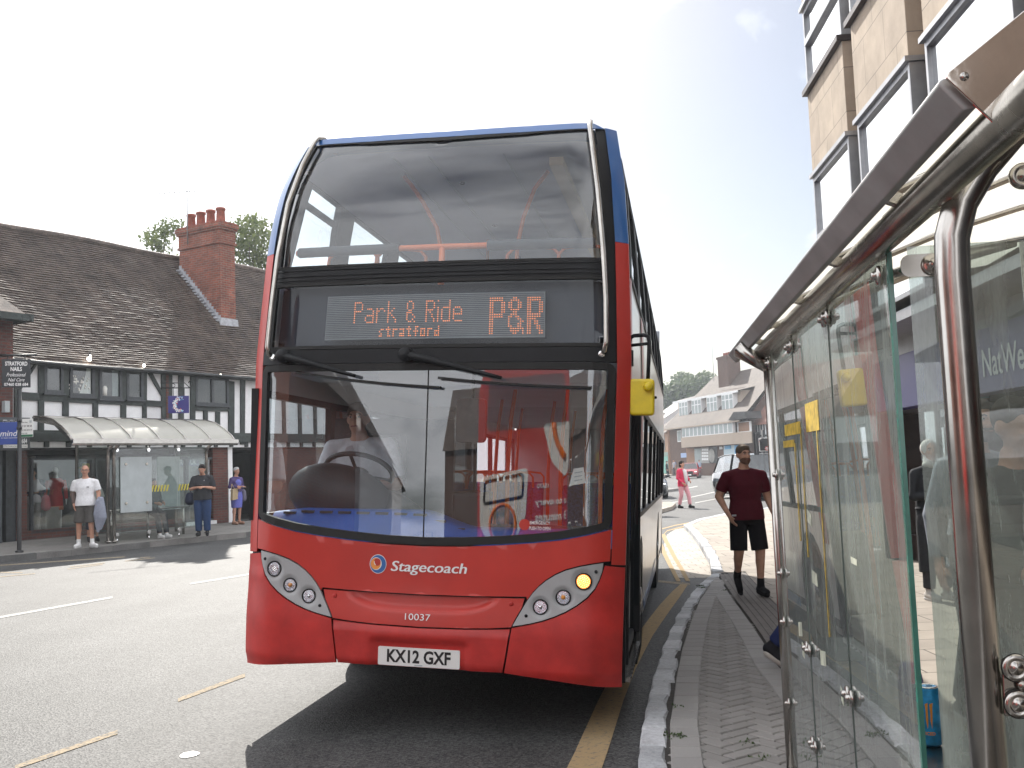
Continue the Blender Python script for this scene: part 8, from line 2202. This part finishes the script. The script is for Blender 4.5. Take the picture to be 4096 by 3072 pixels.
# ------------------------------------------------------------------ cars
def car(name, label, loc, rotz, L, W, H, paint, suv=False, dark_low=None):
 t=thing(name, label, "car", loc, rotz)
 gc=.20 if suv else.15
 belt=H*(.60 if suv else.62)
 def hull(y):
  e=min(1, y/.08, (1-y)/.06);w=W/2*(.86+.14*smooth01(e))
  if y<.27:z=belt*(.80+.17*smooth01(y/.27)-.10*(1-smooth01(y/.05)))
  else:z=belt*(.97+.03*smooth01((y-.27)/.3))
  if y>.94:z*=1-.12*smooth01((y-.94)/.06)
  return w, z
 mb=MB();n=26
 rows=[]
 for i in range(n+1):
  y=i/n;w, z=hull(y);Y=-L/2+L*y
  lo=gc+(.06 if y<.04 or y>.96 else 0)
  rows.append([(-w*.90, Y, lo), (-w*.98, Y, lo+.12), (-w, Y, gc+(z-gc)*.55), (-w*.97, Y, z-.05), (-w*.86, Y, z), (-w*.4, Y, z+.025), (w*.4, Y, z+.025), (w*.86, Y, z), (w*.97, Y, z-.05), (w, Y, gc+(z-gc)*.55), (w*.98, Y, lo+.12), (w*.90, Y, lo)])
 m=12
 vs=[p for r_ in rows for p in r_]
 fs=[(i*m+k, i*m+(k+1)%m, (i+1)*m+(k+1)%m, (i+1)*m+k)for i in range(n)for k in range(m)]
 fs+=[tuple(range(m)), tuple(n*m+k for k in range(m))[::-1]]
 mb.add(vs, fs, True);body=obj("body", mb, paint, t)
 secs=[(.24, belt*.97, .44), (.40, H-.06, .37), (.52, H-.005, .365), (.72, H-.02, .36), (.84 if not suv else.90, H-.12, .35), (.95 if not suv else.97, belt, .42)]
 mb=MB();A=[]
 for y, z, w in secs:A.append([(-W*w, -L/2+L*y, z), (W*w, -L/2+L*y, z)])
 base=[[(-W*.44, -L/2+L*y, belt*.98), (W*.44, -L/2+L*y, belt*.98)]for y, z, w in secs]
 for a, b in zip(A, A[1:]):mb.add([a[0], a[1], b[1], b[0]], [(0, 1, 2, 3)], False)
 for s in(0, 1):
  for i in range(len(A)-1):mb.add([base[i][s], base[i+1][s], A[i+1][s], A[i][s]], [(0, 1, 2, 3)])
 obj("windows", mb, M['car_glass'], t)
 mb=MB();up=.012
 for a, b in zip(A[1:4], A[2:5]):mb.add([Vector(a[0])+V3(-.01, 0, up), Vector(a[1])+V3(.01, 0, up), Vector(b[1])+V3(.01, 0, up), Vector(b[0])+V3(-.01, 0, up)], [(0, 1, 2, 3)])
 rf=obj("roof", mb, paint, t)
 mb=MB()
 for s in(0, 1):
  sg=-1 if s==0 else 1
  mb.tube([Vector(p[s])+V3(sg*.006, 0, 0)for p in A], .028, 6)
  c=Vector(A[2][s]);mb.bar(V3(sg*W*.442, c.y+.1, belt*.98), c+V3(sg*.004, .06, 0), .03, .09, up=(1, 0, 0))
 obj("window_pillar", mb, paint, t)
 mb=MB();mb.box((0, 0, belt*.8), (W*.8, L*.5, .3));obj("seats", mb, M['bus_dark'], t)
 for sx in(-1, 1):
  for fy in(-.31, .30):
   r_=.36 if suv else.31;c=V3(sx*(W/2-.10), L*fy, r_)
   mb=MB();mb.lathe([(.2, -.1), (r_-.03, -.11), (r_, -.07), (r_, .08), (r_-.04, .11), (r_*.68, .115)], c, (sx, 0, 0), 24);wh=obj("wheel", mb, M['tyre'], t)
   mb=MB();mb.lathe([(r_*.68, .10), (r_*.5, .06), (.06, .07), (.001, .09)], c, (sx, 0, 0), 18)
   for k in range(5):a=2*PI*k/5;mb.bar(c+V3(sx*.085, 0, 0), c+V3(sx*.10, r_*.64*math.cos(a), r_*.64*math.sin(a)), .05, .02, up=(1, 0, 0))
   obj("rim", mb, M['steel'], wh)
  mb=MB();mb.ball((sx*(W/2+.10), -L*.16, belt+.06), (.11, .08, .075), 10, 8);mb.box((sx*(W/2+.0), -L*.16, belt+.02), (.1, .05, .03));obj("door_mirror", mb, paint, t)
  fr=hull(.03)
  mb=MB();mb.ball((sx*W*.36, -L/2+.10, fr[1]-.10), (.17, .12, .075), 14, 8);hl=obj("headlight", mb, M['reflector'], t)
  mb=MB();mb.tube([(sx*W*.29, -L/2-.0, fr[1]-.06), (sx*W*.36, -L/2-.022, fr[1]-.055), (sx*W*.43, -L/2+.06, fr[1]-.05)], .016, 6);obj("day_light", mb, M['white_led'], hl)
 mb=MB();mb.prism(rounded([(-W*.25, -.13), (W*.25, -.13), (W*.22, .11), (-W*.22, .11)], .05), (0, -L/2-.01, gc+.42), (1, 0, 0), (0, 0, 1), .03);g=obj("grille", mb, M['bus_black'], t)
 if suv:
  mb=MB()
  for k in range(13):mb.box((-W*.2+W*.4*k/12, -L/2-.045, gc+.42), (.018, .02, .2))
  obj("grille_bars", mb, M['chrome'], g)
 mb=MB();mb.box((0, -L/2-.01, gc+.16), (W*.8, .04, .14));obj("lower_intake", mb, M['bus_black'], t)
 mb=MB();mb.box((0, -L/2-.05, gc+.20), (.52, .02, .11));obj("number_plate", mb, M['plate_white'], t)
 return t
M['car_glass']=glass_mat("car window glass", (0.35, 0.4, 0.42), 1.6)
p=at_y(2760, 1890, 96);car("hatchback", "red hatchback waiting in front of the corner building", (p.x, 96, 0), R(-14), 4.2, 1.85, 1.45, mat("red car paint", (.33, .012, .025), .25, coat=.6))
p=at_y(3010, 1900, 41.5);car("off_road_car", "black off-road car with an upright chrome bar grille behind the man in maroon", (p.x, 41.5, 0), R(8), 4.9, 1.98, 1.82, mat("black car paint", (.012, .014, .018), .15, coat=.8), True)
p=at_y(2600, 1900, 47);car("estate_car", "dark grey car mostly hidden behind the rear of the bus", (p.x-.25, 47, 0), R(-4), 4.5, 1.8, 1.5, mat("grey car paint", (.06, .065, .07), .25, coat=.6))
# ------------------------------------------------------------------ the street behind the camera, mirrored in the bus screens
def back_house(name, label, A, B, z_eave, z_ridge, depth, wallm, roofm, wins, gable=False):
 a, b=Vector((*A, 0)), Vector((*B, 0));d=b-a;L=d.length;d.normalize();n_=Vector((d.y, -d.x, 0))
 h=thing(name, label, "building", a)
 def P(s, z, o):return d*s+n_*o+Vector((0, 0, z))
 mb=MB();v=[P(0, 0, 0), P(L, 0, 0), P(L, 0, -depth), P(0, 0, -depth), P(0, z_eave, 0), P(L, z_eave, 0), P(L, z_eave, -depth), P(0, z_eave, -depth)]
 mb.add(v, [(0, 1, 5, 4), (1, 2, 6, 5), (2, 3, 7, 6), (3, 0, 4, 7)])
 if gable:
  mb.add([P(0, z_eave, 0), P(L, z_eave, 0), P(L/2, z_ridge, 0)], [(0, 1, 2)]);mb.add([P(0, z_eave, -depth), P(L, z_eave, -depth), P(L/2, z_ridge, -depth)], [(0, 1, 2)])
 else:
  for s in(0, L):mb.add([P(s, z_eave, 0), P(s, z_eave, -depth), P(s, z_ridge, -depth/2)], [(0, 1, 2)])
 obj("wall", mb, wallm, h)
 mb=MB();e=.35
 if gable:mb.add([P(-e, z_eave-.3, e), P(L/2, z_ridge+.05, e), P(L/2, z_ridge+.05, -depth), P(-e, z_eave-.3, -depth), P(L+e, z_eave-.3, e), P(L+e, z_eave-.3, -depth)], [(0, 1, 2, 3), (1, 4, 5, 2)])
 else:mb.add([P(-.2, z_eave-.3, e), P(L+.2, z_eave-.3, e), P(L+.2, z_ridge+.05, -depth/2), P(-.2, z_ridge+.05, -depth/2), P(L+.2, z_eave-.3, -depth-e), P(-.2, z_eave-.3, -depth-e)], [(0, 1, 2, 3), (3, 2, 4, 5)])
 rf=obj("roof", mb, roofm, h)
 mb=MB();c=P(L*.7, z_ridge+.2, -depth/2);mb.box(c, (1.0, .8, 2.6));obj("chimney", mb, M['brick'], rf)
 for s0, s1, z0, z1_ in wins:
  mb=MB();v=[P(s0, z0, .05), P(s1, z0, .05), P(s1, z1_, .05), P(s0, z1_, .05)];mb.add(v+[Vector(x)-n_*.1 for x in v], [(0, 1, 2, 3), (0, 1, 5, 4), (1, 2, 6, 5), (2, 3, 7, 6), (3, 0, 4, 7)]);w=obj("window", mb, M['white_frame'], h)
  mb=MB();mb.add([P(s0+.1, z0+.1, .06), P(s1-.1, z0+.1, .06), P(s1-.1, z1_-.1, .06), P(s0+.1, z1_-.1, .06)], [(0, 1, 2, 3)]);obj("pane", mb, M['room_dark'], w)
 return h
W_=[(1, 2.4, 3.4, 4.8), (4, 5.4, 3.4, 4.8), (7, 8.4, 3.4, 4.8), (.6, 4, .6, 2.6), (4.6, 8.6, .6, 2.6)]
back_house("brick_cottage", "red brick cottage with a dark tiled roof behind the camera, seen mirrored in the windscreen", (-17.5, 3.0), (-22.5, -8.0), 5.4, 8.8, 8, M['brick'], M['tile'], W_)
back_house("timber_cottage", "long white walled cottage with a dark roof behind the camera", (-23.5, -9.5), (-30, -22), 5.4, 9.5, 8, M['plaster'], M['tile'], [(1, 3, 3.2, 4.8), (5, 7, 3.2, 4.8), (9, 11, 3.2, 4.8), (13, 15, 3.2, 4.8)])
back_house("white_gabled_house", "white gabled house closing the street behind the camera", (-27.5, -34), (-31.5, -29.5), 5.0, 8.0, 10, M['plaster'], M['tile'], [(2.6, 3.1, 2.4, 3.4), (3.3, 3.8, 2.4, 3.4)], True)
back_house("brick_terrace", "brown brick terrace closing the street behind the camera", (2, -48), (-26, -40), 7.5, 11.5, 9, M['brick_brown'], M['tile'], [(k*3+1, k*3+2.3, z, z+1.6)for k in range(8)for z in(1, 4.4)])
b2=thing("parked_double_decker", "rear of a second red double-decker bus behind the camera, mirrored in the windscreen", "bus", (-3.05, -2.4, 0), R(-14))
hw2=1.22
def rr2(z):return hw2-.10*smooth01((z-3.2)/1.0)
mb=MB()
def sec(y):return[(-hw2, y, .35), (-hw2, y, 2.4), (-rr2(3.6), y, 3.6), (-1.02, y, 4.05), (-.6, y, 4.17), (.6, y, 4.17), (1.02, y, 4.05), (rr2(3.6), y, 3.6), (hw2, y, 2.4), (hw2, y, .35)]
S0, S1, S2=[(x*.96, y, z*.99)for x, y, z in sec(0.06)], sec(-.16), sec(-10.4)
mb.add(S0+S1+S2, [tuple(range(10))]+[(i, i+1, 10+i+1, 10+i)for i in range(9)]+[(10+i, 10+i+1, 20+i+1, 20+i)for i in range(9)]+[tuple(20+i for i in range(10))[::-1]])
bd2=obj("body", mb, M['red'], b2, bevel=.03)
def rear(name, poly, y, m, par=bd2, th=.012):
 mb=MB();mb.prism(rounded(poly, .08), (0, y, 0), (-1, 0, 0), (0, 0, 1), th);return obj(name, mb, m, par)
rear("upper_rear_window", [(-.95, 2.95), (.95, 2.95), (.9, 3.75), (-.9, 3.75)], .062, M['side_glass'])
rear("engine_hatch", [(-.95, .45), (.95, .45), (.95, .95), (-.95, .95)], .062, M['red_trim'])
def rear2(name, poly, y, m, th=.01):
 mb=MB();mb.prism([(-x, z)for x, z in rounded(poly, .12)][::-1], (0, y, 0), (-1, 0, 0), (0, 0, 1), th);return obj(name, mb, m, bd2)
rear2("white_ad_panel", [(-1.12, 1.5), (-.75, 1.08), (-.45, 1.08), (-.05, 1.6), (.02, 2.35), (-1.12, 2.25)], .062, M['bus_white'])
mb=MB();mb.tube([(x, .08, z)for x, z in rounded([(-1.02, 1.85), (-.12, 1.92), (-.10, 2.26), (-1.0, 2.18)], .06)], .022, 6, closed=True);obj("hatch_outline", mb, M['bus_black'], bd2)
mb=MB();mb.tube([(-.58+.30*math.cos(a), .082, 1.52+.30*math.sin(a))for a in[i*PI/14 for i in range(28)]], .028, 8, closed=True);obj("orange_ring", mb, M['orange_swoosh'], bd2)
mb=MB();mb.lathe([(.26, 0), (.26, .008), (.001, .008)], (-.58, .07, 1.52), (0, 1, 0), 24);obj("ad_picture", mb, mat("mixed ad picture", (.05, .10, .10), .5, var=.9, vscale=9, col2=(.55, .35, .32)), bd2)
rear2("white_ad_swoosh", [(.35, 3.0), (.55, 2.4), (.95, 2.15), (1.2, 2.3), (1.2, 3.0)], .062, M['bus_white'])
mb=MB();mb.tube([(.62+.9*(1-math.cos(a)), .08, 3.0-.72*math.sin(a))for a in[i*.11 for i in range(9)]], .06, 8);obj("orange_arc", mb, M['orange_swoosh'], bd2)
def rtext(body, x, z, w, h, m=M['letter_white'], y=.086):
 mb=MB();text_mb(mb, body, (x, y, z), (-1, 0, 0), (0, 0, 1), w, h, .02);obj("lettering", mb, m, bd2, recalc=False)
rtext("15670", .35, 2.06, .26, .07);rtext("up to every", .62, 1.80, .9, .12);rtext("30 minutes", .62, 1.60, .9, .13);rtext("Warwick castle m'lady!", -.56, 1.17, .6, .05, M['red_trim'], .082);rtext("Warwick  Stratford  Evesham", .5, 1.12, 1.2, .08)
for sx in(-1, 1):
 for z, m in((1.35, M['red_trim']), (1.15, M['amber_lamp']), (.98, M['red_trim'])):
  mb=MB();mb.lathe([(.06, 0), (.055, .02), (.001, .03)], (sx*1.08, .06, z), (0, 1, 0), 14);obj("rear_lamp", mb, m, bd2)
 mb=MB();mb.box((sx*1.225, -5, 1.7), (.02, 9.2, .8));mb.box((sx*1.20, -5, 3.2), (.02, 9.6, .6));obj("side_window", mb, M['side_glass'], bd2)
 for y in(-2.3, -7.9):
  mb=MB();mb.lathe([(.3, -.12), (.475, -.12), (.475, .1), (.3, .12), (.001, .06)], (sx*1.08, y, .475), (sx, 0, 0), 24);obj("wheel", mb, M['tyre'], b2)
mb=MB();mb.box((0, -5.2, .4), (2.3, 10, .2));obj("chassis", mb, M['bus_black'], b2)
# ------------------------------------------------------------------ thin summer haze along the street
mb=MB();mb.box((40, 90, 19), (420, 330, 42))
hz_=obj("haze", mb, None or M['scrap']);hz_["kind"]="stuff"
hm_=bpy.data.materials.new("haze air");n_, l_=nt(hm_);n_.clear()
ho_=n_.new("ShaderNodeOutputMaterial");pv_=n_.new("ShaderNodeVolumePrincipled")
pv_.inputs["Color"].default_value=(0.86, 0.92, 1.0, 1);pv_.inputs["Density"].default_value=0.0007;pv_.inputs["Anisotropy"].default_value=0.35
l_.new(pv_.outputs[0], ho_.inputs["Volume"])
hz_.data.materials.clear();hz_.data.materials.append(hm_)
